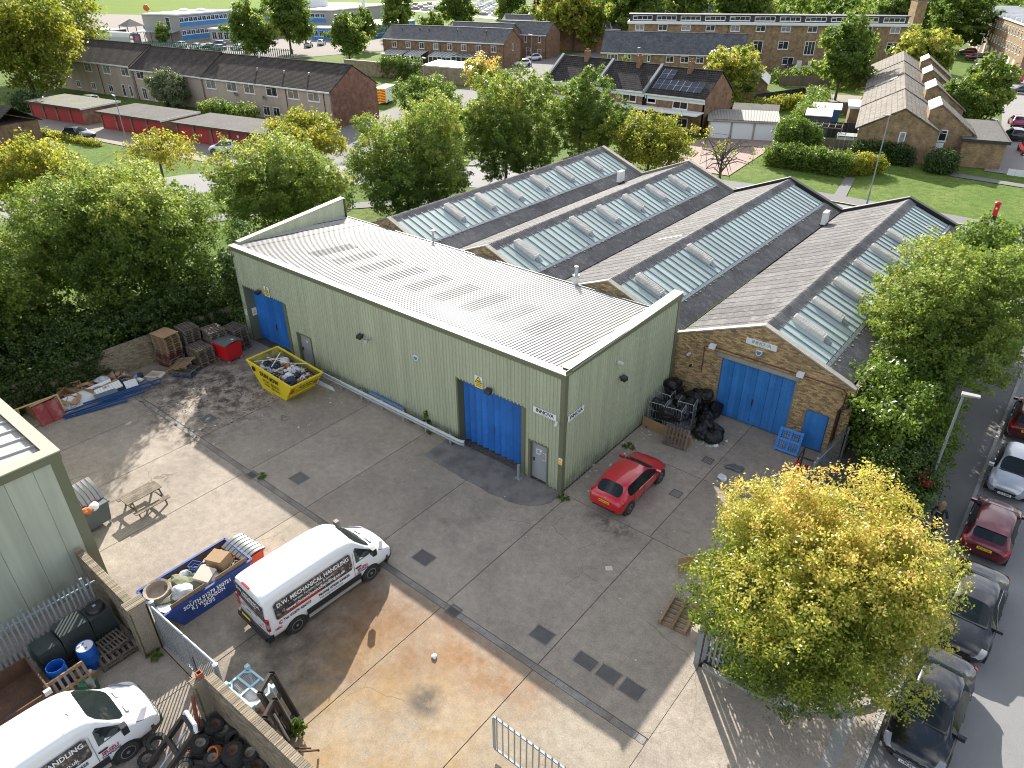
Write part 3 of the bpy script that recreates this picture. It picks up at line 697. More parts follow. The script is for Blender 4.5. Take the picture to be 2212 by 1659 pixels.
# ---------------------------------------------------------------- the four brick sheds
VX = 8.78
PEAK = [4.25 - VX * i for i in range(4)]
Y0, Y1 = 10.34, 37.0
ZR, ZV = 5.56, 3.80
half = VX / 2
def slope_z(u):            # height of the roof u metres from the ridge
 return ZR - (ZR - ZV) * u / half
_cs = {}
def corr(name, u0, u1, side, mat, y0, wid=0.95, pitch=0.16, amp=0.028):
 """corrugated sheet lying on one slope, corrugations running down it; wid along Y"""
 key = (name, u0, u1, side, mat.name, wid)
 if key in _cs: return _cs[key]
 n = int(round(wid / pitch)); pts = []
 for i in range(n * 4 + 1):
  t = i / 4; pts.append((t * wid / n, amp * math.cos(2 * math.pi * t)))
 rows = [[(side * u, yy, slope_z(u) + z + 0.03) for yy, z in pts] for u in ((u0, u1) if side < 0 else (u1, u0))]
 _cs[key] = MB().grid(rows).mesh(name, mat, smooth='all')
 return _cs[key]
def ridge_cap():
 if 'ridge' in _cs: return _cs['ridge']
 wid = 0.95; n = 6; pts = []
 for i in range(n * 4 + 1):
  t = i / 4; pts.append((t * wid / n, 0.03 * math.cos(2 * math.pi * t)))
 rows = []
 for u, dz in ((-0.55, 0.055), (-0.3, 0.08), (-0.15, 0.13), (0, 0.155), (0.15, 0.13), (0.3, 0.08), (0.55, 0.055)):
  rows.append([(u, yy, slope_z(abs(u)) + dz + z) for yy, z in pts])
 _cs['ridge'] = MB().grid(rows).mesh('ridge_tile', ASB, smooth='all')
 return _cs['ridge']
VENTS = [[12.62, 15.33, 18.69, 22.21, 25.62, 29.14], [12.47, 18.56], [12.58, 18.55, 21.93, 25.43, 28.85, 32.5], [15.44, 18.79, 22.03, 25.49, 29.05, 33.4]]
LBL = ['brick shed nearest the street with INNOVA sign and wide blue doors', 'second brick shed from the street, roof glazing with two vents', 'third brick shed from the street, half hidden behind green warehouse', 'brick shed farthest from the street beside the tall trees']
vent_m = None
PB = 0.62
def make_vent(parent, px, y):
 """louvred ventilator lying down the glazing"""
 global vent_m
 u0, u1, w, h = 0.62, 2.25, 0.26, 0.26
 if vent_m is None:
  b = MB(); sl = lambda u: slope_z(u) + 0.05
  b.hexa([(u0, -w, sl(u0)), (u1, -w, sl(u1)), (u1, w, sl(u1)), (u0, w, sl(u0))], [(u0, -w, sl(u0) + h), (u1, -w, sl(u1) + h), (u1, w, sl(u1) + h), (u0, w, sl(u0) + h)])
  f = MB();
  for i in range(11):
   t = u0 + 0.12 + i * (u1 - u0 - 0.24) / 10
   f.hexa([(t - .055, -w + .03, sl(t) + h + .002), (t + .02, -w + .03, sl(t) + h - .02), (t + .02, w - .03, sl(t) + h - .02), (t - .055, w - .03, sl(t) + h + .002)],
     [(t - .055, -w + .03, sl(t) + h + .055), (t + .02, -w + .03, sl(t) + h + .015), (t + .02, w - .03, sl(t) + h + .015), (t - .055, w - .03, sl(t) + h + .055)])
  vent_m = (b.mesh('ventilator', M('vent_grey', (.62, .60, .56), .6, noise=(2, .4, (.3, .27, .24)))), f.mesh('louvre', M('vent_slat', (.55, .52, .48), .6, noise=(2, .5, (.27, .22, .18)))),
     MB().hexa([(u1 + .02, -w * .8, sl(u1) + .0), (u1 + .32, -w * .8, sl(u1 + .32)), (u1 + .32, w * .8, sl(u1 + .32)), (u1 + .02, w * .8, sl(u1))], [(u1 + .02, -w * .8, sl(u1) + .1), (u1 + .3, -w * .8, sl(u1 + .3) + .03), (u1 + .3, w * .8, sl(u1 + .3) + .03), (u1 + .02, w * .8, sl(u1) + .1)]).mesh('flashing', LEAD))
 v = obj('ventilator', vent_m[0], parent=parent, loc=(px, y, 0))
 obj('louvre', vent_m[1], parent=v); obj('flashing', vent_m[2], parent=v)
PANE = {}
def pane_mesh():
 if 'p' not in PANE:
  z = lambda u: slope_z(u) + 0.06
  PANE['p'] = MB().hexa([(0.5, 0.02, z(.5) - .012), (2.95, 0.02, z(2.95) - .012), (2.95, PB - .02, z(2.95) - .012), (0.5, PB - .02, z(.5) - .012)], [(0.5, 0.02, z(.5)), (2.95, 0.02, z(2.95)), (2.95, PB - .02, z(2.95)), (0.5, PB - .02, z(.5))]).mesh('pane', GLZ)
  PANE['b'] = MB().hexa([(0.42, -.022, z(.42) - .03), (3.05, -.022, z(3.05) - .03), (3.05, .022, z(3.05) - .03), (0.42, .022, z(.42) - .03)], [(0.42, -.022, z(.42) + .055), (3.05, -.022, z(3.05) + .055), (3.05, .022, z(3.05) + .055), (0.42, .022, z(.42) + .055)]).mesh('glazing_bar', LEAD)
 return PANE
def gable_poly(px, y, up, xl=None, xr=None, z0=0):
 """outline of a gable wall"""
 xl = px - half if xl is None else xl; xr = px + half if xr is None else xr
 return [(xl, y, z0), (xr, y, z0), (xr, y, slope_z(xr - px) + up), (px, y, ZR + up), (xl, y, slope_z(px - xl) + up)]
SHEDS = []
for k, px in enumerate(PEAK):
 T = thing('brick_shed', LBL[k], 'shed', (0, 0, 0), 0, 'row of four brick sheds with glazed roofs'); SHEDS.append(T)
 n = 28
 for i in range(n):
  y = Y0 + 0.12 + i * 0.9475
  obj('roof_sheet', corr('roof_sheet', 0.42, half - 0.06, -1, ASB, 0), parent=T, loc=(px, y, 0))
  obj('roof_sheet', corr('roof_sheet_low', 2.98, half - 0.06, 1, ASB, 0), parent=T, loc=(px, y, 0))
  obj('ridge_tile', ridge_cap(), parent=T, loc=(px, y, 0))
 pm = pane_mesh(); nb = 42
 for i in range(nb):
  y = Y0 + 0.3 + i * PB
  obj('pane', pm['p'], parent=T, loc=(px, y, 0)); obj('glazing_bar', pm['b'], parent=T, loc=(px, y, 0))
 obj('glazing_sill', MB().hexa([(px + 3.0, Y0 + .2, slope_z(3.0) + .02), (px + 3.16, Y0 + .2, slope_z(3.16) + .03), (px + 3.16, Y1 - .4, slope_z(3.16) + .03), (px + 3.0, Y1 - .4, slope_z(3.0) + .02)], [(px + 3.0, Y0 + .2, slope_z(3.0) + .1), (px + 3.16, Y0 + .2, slope_z(3.16) + .075), (px + 3.16, Y1 - .4, slope_z(3.16) + .075), (px + 3.0, Y1 - .4, slope_z(3.0) + .1)]), LEAD, T)
 for y in VENTS[k]: make_vent(T, px, y)
 # lead and moss clips along the foot of the glazing
 cl = MB()
 for i in range(60):
  y = Y0 + 0.4 + i * 0.43 + random.uniform(-.1, .1)
  u = 3.18 + random.uniform(0, .1); s_ = random.uniform(.04, .1)
  cl.box(px + u, px + u + s_, y, y + s_ * random.uniform(.7, 1.8), slope_z(u) + .05, slope_z(u) + random.uniform(.09, .14))
 o = obj('moss_clump', cl, M('moss', (.12, .13, .08), .95, vary=.3), T); o['kind'] = 'stuff'
 obj('valley_gutter', MB().box(px - half - .1, px - half + .1, Y0, Y1, ZV - .12, ZV - .06), BLACK, T)
 # walls under the roof
 fw_ = MB().extr(gable_poly(px, Y1 - 0.02, 0.22, px - half, px + half), (0, 0.24, 0))
 obj('far_gable', fw_, BLACK if k < 2 else M('render_grey', (.30, .28, .24), .9, noise=(1, .4, (.22, .2, .17))), T)
 if k == 0: obj('side_wall', MB().box(px + half + 0.02, px + half + 0.25, Y0 + .24, Y1 - .03, 0, ZV), MORT, T)
 if k == 3: obj('side_wall', MB().box(px - half - 0.25, px - half - 0.02, Y0 + .24, Y1 - .03, 0, ZV), MORT, T)
 # copings on both gables
 for gy, th, up in ((Y0 - 0.06, 0.34, 0.115), (Y1 - 0.1, 0.4, 0.225)):
  for sd in (-1, 1):
   e = half + (0.22 if (k == 0 and sd > 0) or (k == 3 and sd < 0) or gy < 20 and k == 0 else 0.0)
   cuts = [0, e * .25, e * .5, e * .75, e]
   for u0, u1 in zip(cuts[:-1], cuts[1:]):
    xa, xb = px + sd * u0, px + sd * (u1 - 0.01); za, zb = slope_z(u0) + up, slope_z(u1) + up
    P4 = [(xa, gy, za), (xb, gy, zb), (xb, gy + th, zb), (xa, gy + th, za)]
    if sd < 0: P4 = [P4[1], P4[0], P4[3], P4[2]]
    obj('coping_stone', MB().hexa(P4, [(p[0], p[1], p[2] + 0.075) for p in P4]), STONE if not (gy > 20 and k < 2) else BLACK, T)
# near gables: bricks laid one by one
def lay_bricks(parent, inside, x0, x1, z0, z1, place, mat, limit=300, seed=3, bl=0.215, bh=0.065, j=0.010, key=None):
 """bricks over a wall face; inside(xa, xb, za, zb) tells whether a brick belongs; place(x0,x1,z0,z1) gives the box. The `limit` bricks
 that `key` ranks first become parts, the rest one joined part"""
 rows = int((z1 - z0) / (bh + j)); out = []
 for r in range(rows):
  za = z0 + r * (bh + j); x = x0 - (bl + j) * 0.5 * (r % 2)
  while x < x1:
   xa, xb = max(x, x0), min(x + bl, x1); x += bl + j
   if xb - xa > 0.04 and inside(xa, xb, za, za + bh): out.append((xa, xb, za, za + bh))
 rr = random.Random(seed)
 if key: out.sort(key=key)
 else: rr.shuffle(out)
 rest = MB()
 for i, q in enumerate(out):
  b = place(*q, rr.uniform(0, 0.006))
  if i < limit: piece('brick', parent, *b, mat)
  else: rest.box(*b)
 if rest.v:
  o = obj('brickwork', rest, mat, parent); o['kind'] = 'stuff'
T0 = SHEDS[0]
gx0, gx1 = -0.36, 8.9
gp = gable_poly(PEAK[0], Y0 + 0.015, 0.11, gx0, gx1)
bk = MB().extr(gp, (0, 0.22, 0));
def in_gable0(xa, xb, za, zb):
 if xb > 2.16 and xa < 6.38 and zb > 3.38 and za < 3.62: return False
 if xb > 2.45 and xa < 6.22 and za < 3.38: return False
 if xb > 6.98 and xa < 8.06 and za < 2.08: return False
 for x in (xa, xb):
  if zb > slope_z(abs(x - PEAK[0])) + 0.105: return False
 return True
# backing wall with real openings
def gable_backing():
 m = MB(); y0, y1 = Y0 + 0.012, Y0 + 0.23
 def col(xa, xb, z0):
  za = slope_z(abs(xa - PEAK[0])) + .11; zb = slope_z(abs(xb - PEAK[0])) + .11
  m.hexa([(xa, y0, z0), (xb, y0, z0), (xb, y1, z0), (xa, y1, z0)], [(xa, y0, za), (xb, y0, zb), (xb, y1, zb), (xa, y1, za)])
 col(gx0, 2.47, 0); col(2.47, PEAK[0], 3.37); col(PEAK[0], 6.2, 3.37); col(6.2, 7.0, 0); col(7.0, 8.04, 2.08); col(8.04, gx1, 0)
 return m
obj('gable_wall', gable_backing(), MORT, T0)
lay_bricks(T0, in_gable0, gx0, gx1, 0.0, 5.75, lambda a, b, c, d, e: (a, b, Y0 - 0.004 - e, Y0 + 0.05, c, d), BRK, 300, key=lambda q: -(q[3] + 0.0))
obj('door_lintel', MB().box(2.18, 6.36, Y0 - 0.035, Y0 + 0.2, 3.385, 3.61), STONE, T0)
fd = folding_door(T0, 2.49, 6.19, Y0 + 0.13, 3.37, BLUEL, 12, 0.06)
obj('side_door', MB().box(7.02, 8.02, Y0 - 0.02, Y0 + 0.05, 0.02, 2.07), BLUEL, T0)
# parts of the other three gables that stand above the warehouse roof
for k in (1, 2, 3):
 px = PEAK[k]
 obj('near_gable', MB().extr(gable_poly(px, Y0 + 0.012, 0.11, px - half, px + half, 3.0), (0, .22, 0)), MORT, SHEDS[k])
 lay_bricks(SHEDS[k], lambda a, b, c, d: all(d < slope_z(abs(x - px)) + .105 for x in (a, b)), px - 2.3, px + 2.3, 4.85, 5.75, lambda a, b, c, d, e: (a, b, Y0 - 0.004 - e, Y0 + 0.05, c, d), BRK, 300)
# pipes on the near gable
def pipe(parent, name, pts, r, mat, n=8): return obj(name, MB().path(pts, r, n), mat, parent, smooth=True)
yq = Y0 - 0.06
pipe(T0, 'conduit', [(1.5, yq, 2.2), (1.48, yq, 3.72), (1.96, yq, 3.83), (6.4, yq, 3.80), (8.3, yq, 3.74), (8.5, yq, 3.6), (8.5, yq, 2.9), (8.35, yq, 2.6), (8.35, yq, 0.3)], 0.025, PIPER)
pipe(T0, 'downpipe', [(8.75, yq - .06, 3.2), (8.72, yq - .06, 2.95), (8.45, yq - .08, 2.75), (8.45, yq - .08, 0.05)], 0.055, BLKP)
pipe(T0, 'downpipe', [(-0.3, yq - .05, 3.35), (-0.3, yq - .05, 2.45), (-.26, yq - .02, 2.4), (-0.26, yq - .05, 0.05)], 0.05, PWHITE)
obj('rain_hopper', MB().hexa([(-.46, Y0 - .3, 3.36), (-.12, Y0 - .3, 3.36), (-.12, Y0 - .02, 3.36), (-.46, Y0 - .02, 3.36)], [(-.56, Y0 - .38, 3.66), (.0, Y0 - .38, 3.66), (.0, Y0 - .02, 3.66), (-.56, Y0 - .02, 3.66)]), LEAD, T0)
obj('gutter_end', MB().box(8.62, 8.98, Y0 - .32, Y0 - .02, 3.2, 3.45), STEEL, T0)
pipe(T0, 'eaves_gutter', [(8.98, Y0 - .2, 3.5), (8.98, Y1, 3.5)], 0.07, BLKP)
# flues that stand behind the warehouse roof
t = thing('roof_flue', 'slim grey flue pipe with flat cap behind the green warehouse', 'flue', (-17.55, 10.1, 4.2))
obj('pipe', MB().tube((0, 0, -.3), (0, 0, 1.55), .06, n=10), GALV, t, smooth=True); obj('cap', MB().lathe([(0, 1.68), (.13, 1.64), (.13, 1.56), (0, 1.55)], 12), GALV, t, smooth=True)
t = thing('roof_flue', 'stout white flue with steel top at the brick gable peak', 'flue', (-6.4, 10.05, 4.2))
obj('pipe', MB().tube((0, 0, -.3), (0, 0, 1.35), .15, n=12), PWHITE, t, smooth=True); obj('collar', MB().tube((0, 0, 1.35), (0, 0, 1.45), .2, n=12), GALV, t, smooth=True)
obj('stack', MB().tube((0, 0, 1.45), (0, 0, 1.85), .1, n=12), GALV, t, smooth=True); obj('cap', MB().lathe([(0, 2.0), (.12, 1.96), (.12, 1.88), (0, 1.86)], 12), GALV, t, smooth=True)
# air-conditioning units in the valleys
for (x, y, lab) in ((-0.15, 33.0, 'white air conditioning unit in the valley beside the shed nearest the street'), (-17.9, 33.6, 'white air conditioning unit in the valley by the farthest shed')):
 t = thing('air_conditioner', lab, 'air conditioner', (x, y, ZV - .05), R(4))
 obj('casing', MB().box(-.16, .16, -.42, .42, .25, 1.15), PWHITE, t)
 obj('fan_grille', MB().lathe([(.30, -.175), (.30, -.165), (.0, -.165)], 16, (0, 0.08, .72), axis='x'), BLKP, t)
 for yy in (-.3, .3): obj('leg', MB().box(-.25, .25, yy - .03, yy + .03, 0, .25), STEEL, t)
t = thing('patch_sheet', 'pale clear patch sheet on the grey roof of the second shed', 'roof sheet', (0, 0, 0))
obj('sheet', corr('patch', 1.0, 2.6, -1, M('patch_clear', (.5, .49, .47), .4), 0, 0.32), parent=t, loc=(PEAK[1], 20.6, 0.03))
# ---------------------------------------------------------------- the other warehouse, lower left
LB = thing('grey_green_warehouse', 'corner of weathered grey green metal warehouse with white ribbed roof', 'warehouse')
cx, cy = -10.75, -15.24
zt = 6.05
def plain_run(p0, p1, z0, z1, w=0.9):
 a = Vector(p0); b = Vector(p1); ln = (b - a).length; d = (b - a) / ln; n = int(round(ln / w)); w = ln / n; rz = math.atan2(d.y, d.x)
 me = MB().box(0.006, w - 0.006, 0, 0.03, 0, 1).mesh('wall_panel', CLADE)
 for i in range(n):
  q = a + d * i * w; obj('wall_panel', me, parent=LB, loc=(q.x, q.y, z0), rot=(0, 0, rz), scale=(1, 1, z1 - z0))
plain_run((cx, -34), (cx, cy), 0.02, zt - .3)
plain_run((cx, cy), (-34, cy), 0.02, zt - .3)
obj('corner_trim', MB().box(cx - .28, cx + .03, cy - .32, cy + .03, 0, zt - .25), TRIM, LB)
obj('fascia', MB().box(cx - .03, cx + .06, -34, cy + .06, zt - .32, zt).box(-34, cx - .03, cy - .03, cy + .06, zt - .32, zt), TRIM, LB)
obj('capping', MB().box(cx - .42, cx + .09, -34, cy + .09, zt + .001, zt + .05).box(-34, cx - .42, cy - .34, cy + .09, zt + .001, zt + .05), CAPP, LB)
rs = MB();
pts = []
for i in range(10):
 y = i * .8
 pts += [(y, 0), (y + .62, 0), (y + .66, .07), (y + .74, .07)]
pts.append((8.0, 0))
rsm = MB().grid([[(-12.0, y, z + .35) for y, z in pts], [(0, y, z) for y, z in pts]][::-1]).mesh('roof_sheet', ROOFW)
# ribs run from the eaves (facing the lane) up to the ridge, so they lie along Y
pts2 = []
for i in range(4):
 x = -i * .82
 pts2 += [(x, 0), (x - .62, 0), (x - .66, .07), (x - .74, .07)]
pts2.append((-3.28, 0))
rsm = MB().grid([[(x, cy - .34, z) for x, z in pts2], [(x, -34, z + 1.6) for x, z in pts2]]).mesh('roof_sheet', ROOFW)
for i in range(7): obj('roof_sheet', rsm, parent=LB, loc=(cx - .42 - 3.28 * i, 0, zt - .12))
# ---------------------------------------------------------------- vehicles
# station: (t along the length from the tail, floor z, half width, belt z, half width at the top edge, top z) as shares of L, W/2 and H
CAR = {
 'hatch': dict(st=[(0, .30, .70, .50, .62, .54), (.012, .22, .86, .56, .72, .60), (.04, .18, .95, .62, .78, .67), (.06, .17, .97, .63, .76, .70), (.16, .16, 1, .64, .70, .955), (.24, .16, 1, .64, .73, .985), (.40, .16, 1, .635, .75, 1.0), (.44, .16, 1, .635, .75, 1.0), (.57, .16, 1, .63, .71, .965), (.74, .16, .99, .615, .80, .66), (.86, .16, .98, .57, .76, .60), (.94, .17, .94, .50, .70, .53), (.975, .18, .86, .43, .66, .46), (1, .24, .66, .36, .5, .385)],
 rear=(.06, .16), front=(.57, .74), side=((.16, .40), (.44, .57), (.57, .70)), axle=(.17, .81), gaps=(.24, .44, .70)),
 'sedan': dict(st=[(0, .30, .70, .52, .60, .56), (.012, .22, .88, .58, .72, .62), (.04, .18, .95, .61, .76, .665), (.16, .17, .98, .63, .78, .69), (.30, .16, 1, .64, .64, .955), (.38, .16, 1, .64, .66, .99), (.46, .16, 1, .635, .66, 1.0), (.49, .16, 1, .635, .66, 1.0), (.59, .16, 1, .63, .63, .965), (.745, .16, .99, .615, .78, .67), (.86, .16, .98, .58, .74, .62), (.94, .17, .94, .52, .68, .56), (.975, .18, .86, .45, .64, .49), (1, .24, .66, .38, .5, .41)],
 rear=(.16, .30), front=(.59, .745), side=((.22, .30), (.30, .46), (.49, .59), (.59, .71)), axle=(.19, .82), gaps=(.28, .485, .70)),
 'estate': dict(st=[(0, .30, .70, .50, .62, .54), (.012, .22, .88, .58, .74, .62), (.03, .18, .96, .62, .78, .67), (.045, .17, .98, .63, .74, .72), (.10, .16, 1, .64, .68, .95), (.18, .16, 1, .64, .70, .985), (.40, .16, 1, .635, .70, 1.0), (.43, .16, 1, .635, .70, 1.0), (.58, .16, 1, .63, .66, .965), (.73, .16, .99, .615, .80, .66), (.86, .16, .98, .57, .76, .60), (.94, .17, .94, .50, .70, .53), (.975, .18, .86, .43, .66, .46), (1, .24, .66, .36, .5, .385)],
 rear=(.045, .10), front=(.58, .73), side=((.10, .40), (.43, .58), (.58, .70)), axle=(.18, .81), gaps=(.25, .43, .70)),
 'van': dict(st=[(0, .17, .90, .50, .80, .93), (.006, .13, .97, .52, .84, .955), (.03, .12, 1, .53, .86, .975), (.12, .12, 1, .53, .86, .99), (.44, .12, 1, .53, .86, 1.0), (.58, .12, 1, .53, .85, .995), (.66, .12, 1, .53, .82, .965), (.70, .12, 1, .53, .80, .925), (.845, .12, .99, .50, .82, .555), (.91, .12, .97, .46, .78, .50), (.96, .12, .93, .41, .72, .44), (.985, .12, .86, .36, .64, .38), (1, .16, .70, .30, .5, .32)],
 rear=None, front=(.70, .845), side=(), axle=(.185, .785)),
}
def car(name, label, kind, L, W, H, mat, x, y, rz, plate=None, plate_front=True, group=None, detail=True, rim='silver', glass=None, wr=0.315):
 """x, y: middle of the car on the ground; it points along its own +Y"""
 c = CAR[kind]; t = thing(name, label, 'van' if kind == 'van' else 'car', (x, y, ZC if False else car.z), rz, group)
 hw = W / 2; st = c['st']; rows = []
 for (tt, zb, w, zt_, wt, ztop) in st:
  yy = (tt - .5) * L; a = w * hw; e = wt * hw; zb *= H; zt2 = zt_ * H; zp = ztop * H
  cr_ = 0.022 * H
  half_ = [(0, zb), (a * .80, zb), (a * .95, zb + .06 * H), (a, zb + (zt2 - zb) * .45), (a * .985, zb + (zt2 - zb) * .85), (a * .955, zt2), (e, zp - .035 * H), (e - .06 * hw, zp - .012 * H), (e * .5, zp + cr_ * .7), (0, zp + cr_)]
  rows.append([(px, yy, pz) for px, pz in half_] + [(-px, yy, pz) for px, pz in reversed(half_[1:-1])])
 n = len(rows[0]); tags = {}
 def add(tg, q): tags.setdefault(tg, MB()).poly(q)
 tv = [s[0] for s in st]
 for i in range(len(rows) - 1):
  t0, t1 = tv[i], tv[i + 1]
  for j in range(n):
   k = (j + 1) % n
   q = [rows[i][j], rows[i][k], rows[i + 1][k], rows[i + 1][j]]
   jj = j if j < 9 else n - 1 - j     # mirrored strip index
   tg = 'body'
   if jj in (7, 8):
    if c['rear'] and t0 >= c['rear'][0] - 1e-6 and t1 <= c['rear'][1] + 1e-6: tg = 'rear_window'
    if c['front'] and t0 >= c['front'][0] - 1e-6 and t1 <= c['front'][1] + 1e-6: tg = 'windscreen'
   if jj == 5:
    for s0, s1 in c['side']:
     if t0 >= s0 - 1e-6 and t1 <= s1 + .05: tg = 'side_window' if j < 9 else 'side_window_2'
   if jj == 0: tg = 'underbody'
   add(tg, q)
 tags['body'].poly(list(reversed(rows[0]))); tags['body'].poly(rows[-1])
 gl = glass or GLASSG
 # weld body for smooth shading
 for tg, mb in tags.items():
  me = mb.mesh(tg.replace('_2', ''), {'body': mat, 'underbody': BLKP}.get(tg, gl))
  import bmesh
  bm = bmesh.new(); bm.from_mesh(me); bmesh.ops.remove_doubles(bm, verts=bm.verts, dist=1e-4)
  if tg == 'body': bmesh.ops.recalc_face_normals(bm, faces=bm.faces)
  bm.to_mesh(me); bm.free()
  me.polygons.foreach_set('use_smooth', [True] * len(me.polygons)); me.set_sharp_from_angle(angle=R(38)); me.update()
  o = obj(tg.replace('_2', ''), me, parent=t)
  if tg != 'underbody': sm_ = o.modifiers.new('smooth', 'SUBSURF'); sm_.levels = sm_.render_levels = 1
  if tg not in ('body', 'underbody'): o.scale = (1.004, 1.002, 1.004)
 # wheels
 wm = wheel_mesh(rim, wr)
 for ax in c['axle']:
  for sd in (-1, 1):
   yy = (ax - .5) * L
   w_ = obj('wheel', wm[0], parent=t, loc=(sd * (hw - .09), yy, wr), rot=(0, 0, 0 if sd > 0 else math.pi))
   obj('rim', wm[1], parent=w_)
   obj('wheel_arch', arch_mesh(wr), parent=t, loc=(sd * (hw - .012), yy, wr), rot=(0, 0, 0 if sd > 0 else math.pi))
 if not detail: return t
 rt = rows
 def at(tt, f):  # point on the loft: t and strip position
  for i in range(len(tv) - 1):
   if tv[i] <= tt <= tv[i + 1]:
    s = (tt - tv[i]) / (tv[i + 1] - tv[i])
    a = Vector(rows[i][int(f)]).lerp(Vector(rows[i][int(f) + 1]), f % 1); b = Vector(rows[i + 1][int(f)]).lerp(Vector(rows[i + 1][int(f) + 1]), f % 1)
    return a.lerp(b, s)
 def patch(nm, t0, t1, f0, f1, pm, off=.012, m_=5):
  """a lamp or trim that follows the bodywork, on both sides"""
  for sd in (1, -1):
   g_ = []
   for a in range(m_ + 1):
    row = []
    for b in range(3):
     p = at(t0 + (t1 - t0) * a / m_, f0 + (f1 - f0) * b / 2)
     out = Vector((p.x, (p.y / L) * 1.2, (p.z - H * .3) * .6)).normalized() * off
     p = p + out; row.append((p.x * sd, p.y, p.z))
    g_.append(row if sd > 0 else row[::-1])
   obj(nm, MB().grid(g_), pm, t, smooth=True)
 if kind != 'van':
  patch('headlight', .915, .99, 4.2, 5.9, HEAD)
  if kind == 'sedan': patch('tail_light', .004, .05, 4.0, 5.6, TAIL)
  else: patch('tail_light', .006, .075, 4.0, 5.7, TAIL)
  # mirrors, handles, wipers
  for sd in (1, -1):
   my = (c['front'][1] - .035 - .5) * L
   obj('door_mirror', MB().hexa([(sd * hw * .93 if sd > 0 else sd * (hw + .17), my - .07, H * .63), (sd * (hw + .17) if sd > 0 else sd * hw * .93, my - .07, H * .63), (sd * (hw + .17) if sd > 0 else sd * hw * .93, my + .06, H * .63), (sd * hw * .93 if sd > 0 else sd * (hw + .17), my + .06, H * .63)],
    [(sd * hw * .95 if sd > 0 else sd * (hw + .18), my - .08, H * .72), (sd * (hw + .18) if sd > 0 else sd * hw * .95, my - .08, H * .72), (sd * (hw + .16) if sd > 0 else sd * hw * .95, my + .05, H * .71), (sd * hw * .95 if sd > 0 else sd * (hw + .16), my + .05, H * .71)]), mat if mat not in (P_SILVER,) else mat, t)
  obj('grille', MB().box(-hw * .5, hw * .5, L / 2 - .055, L / 2 - .01 + .012, H * .26, H * .345), BLKP, t)
  cow = at(c['front'][1], 8.9)
  obj('scuttle', MB().box(-hw * .68, hw * .68, cow.y - .05, cow.y + .03, cow.z - .03, cow.z + .006), BLKP, t)
  for tt in c['gaps']:
   for sd in (1, -1): obj('panel_gap', MB().path([(sd * (q.x + .004), q.y, q.z) for q in [at(tt, f) for f in (2.2, 3, 4, 4.9)]], .007, 4), BLKP, t)
  q_ = [at(c['front'][1] + .012, f) for f in (6.2, 7, 8, 8.99)]; obj('panel_gap', MB().path([(q.x, q.y, q.z + .003) for q in q_] + [(-q.x, q.y, q.z + .003) for q in reversed(q_)], .006, 4), BLKP, t)
  for tt in c['gaps'][:2]:
   for sd in (1, -1): q = at(tt + .045, 4.3); obj('door_handle', MB().box(*sorted((sd * q.x, sd * (q.x + .03))), q.y - .09, q.y + .09, q.z - .015, q.z + .015), mat, t)
 # what shows through the glass
 fy = (c['front'][0] - .5) * L
 obj('dashboard', MB().hexa([(-hw * .8, fy + .38, H * .3), (hw * .8, fy + .38, H * .3), (hw * .8, fy + .95, H * .3), (-hw * .8, fy + .95, H * .3)], [(-hw * .8, fy + .45, H * (.58 if kind != 'van' else .5)), (hw * .8, fy + .45, H * (.58 if kind != 'van' else .5)), (hw * .75, fy + .85, H * (.58 if kind != 'van' else .48)), (-hw * .75, fy + .85, H * (.58 if kind != 'van' else .48))]), DASH, t)
 obj('cabin_floor', MB().box(-hw * .85, hw * .85, fy - 1.9, fy + .4, H * .3, H * .32), DASH, t)
 for sx in (-.38, .38):
  for sy in ((-.35, -1.25) if kind != 'van' else (-.25,)): obj('seat', MB().box(sx - .24, sx + .24, fy + sy, fy + sy + .5, H * .33, H * .4).hexa([(sx - .22, fy + sy - .12, H * .38), (sx + .22, fy + sy - .12, H * .38), (sx + .22, fy + sy + .06, H * .38), (sx - .22, fy + sy + .06, H * .38)], [(sx - .18, fy + sy - .28, H * .78), (sx + .18, fy + sy - .28, H * .78), (sx + .18, fy + sy - .16, H * .78), (sx - .18, fy + sy - .16, H * .78)]), SEAT, t)
 # number plates
 if plate:
  if not plate_front:
   pz = H * (.52 if kind != 'sedan' else .5); py = -L / 2 - .008
   pl = obj('number_plate', MB().box(-.26, .26, py - .012, py, pz - .056, pz + .056), INKY, t)
   lettering(pl, plate, .1, INK, (0, py - .014, pz), (R(90), 0, 0), extrude=.001, bold=.002)
  else:
   pz = H * .25; py = L / 2 + .012
   pl = obj('number_plate', MB().box(-.26, .26, py, py + .012, pz - .056, pz + .056), INKW, t)
   lettering(pl, plate, .1, INK, (0, py + .014, pz), (R(90), 0, R(180)), extrude=.001, bold=.002)
 t['_dim'] = 0; del t['_dim']
 return t
car.z = -0.103
_wm = {}
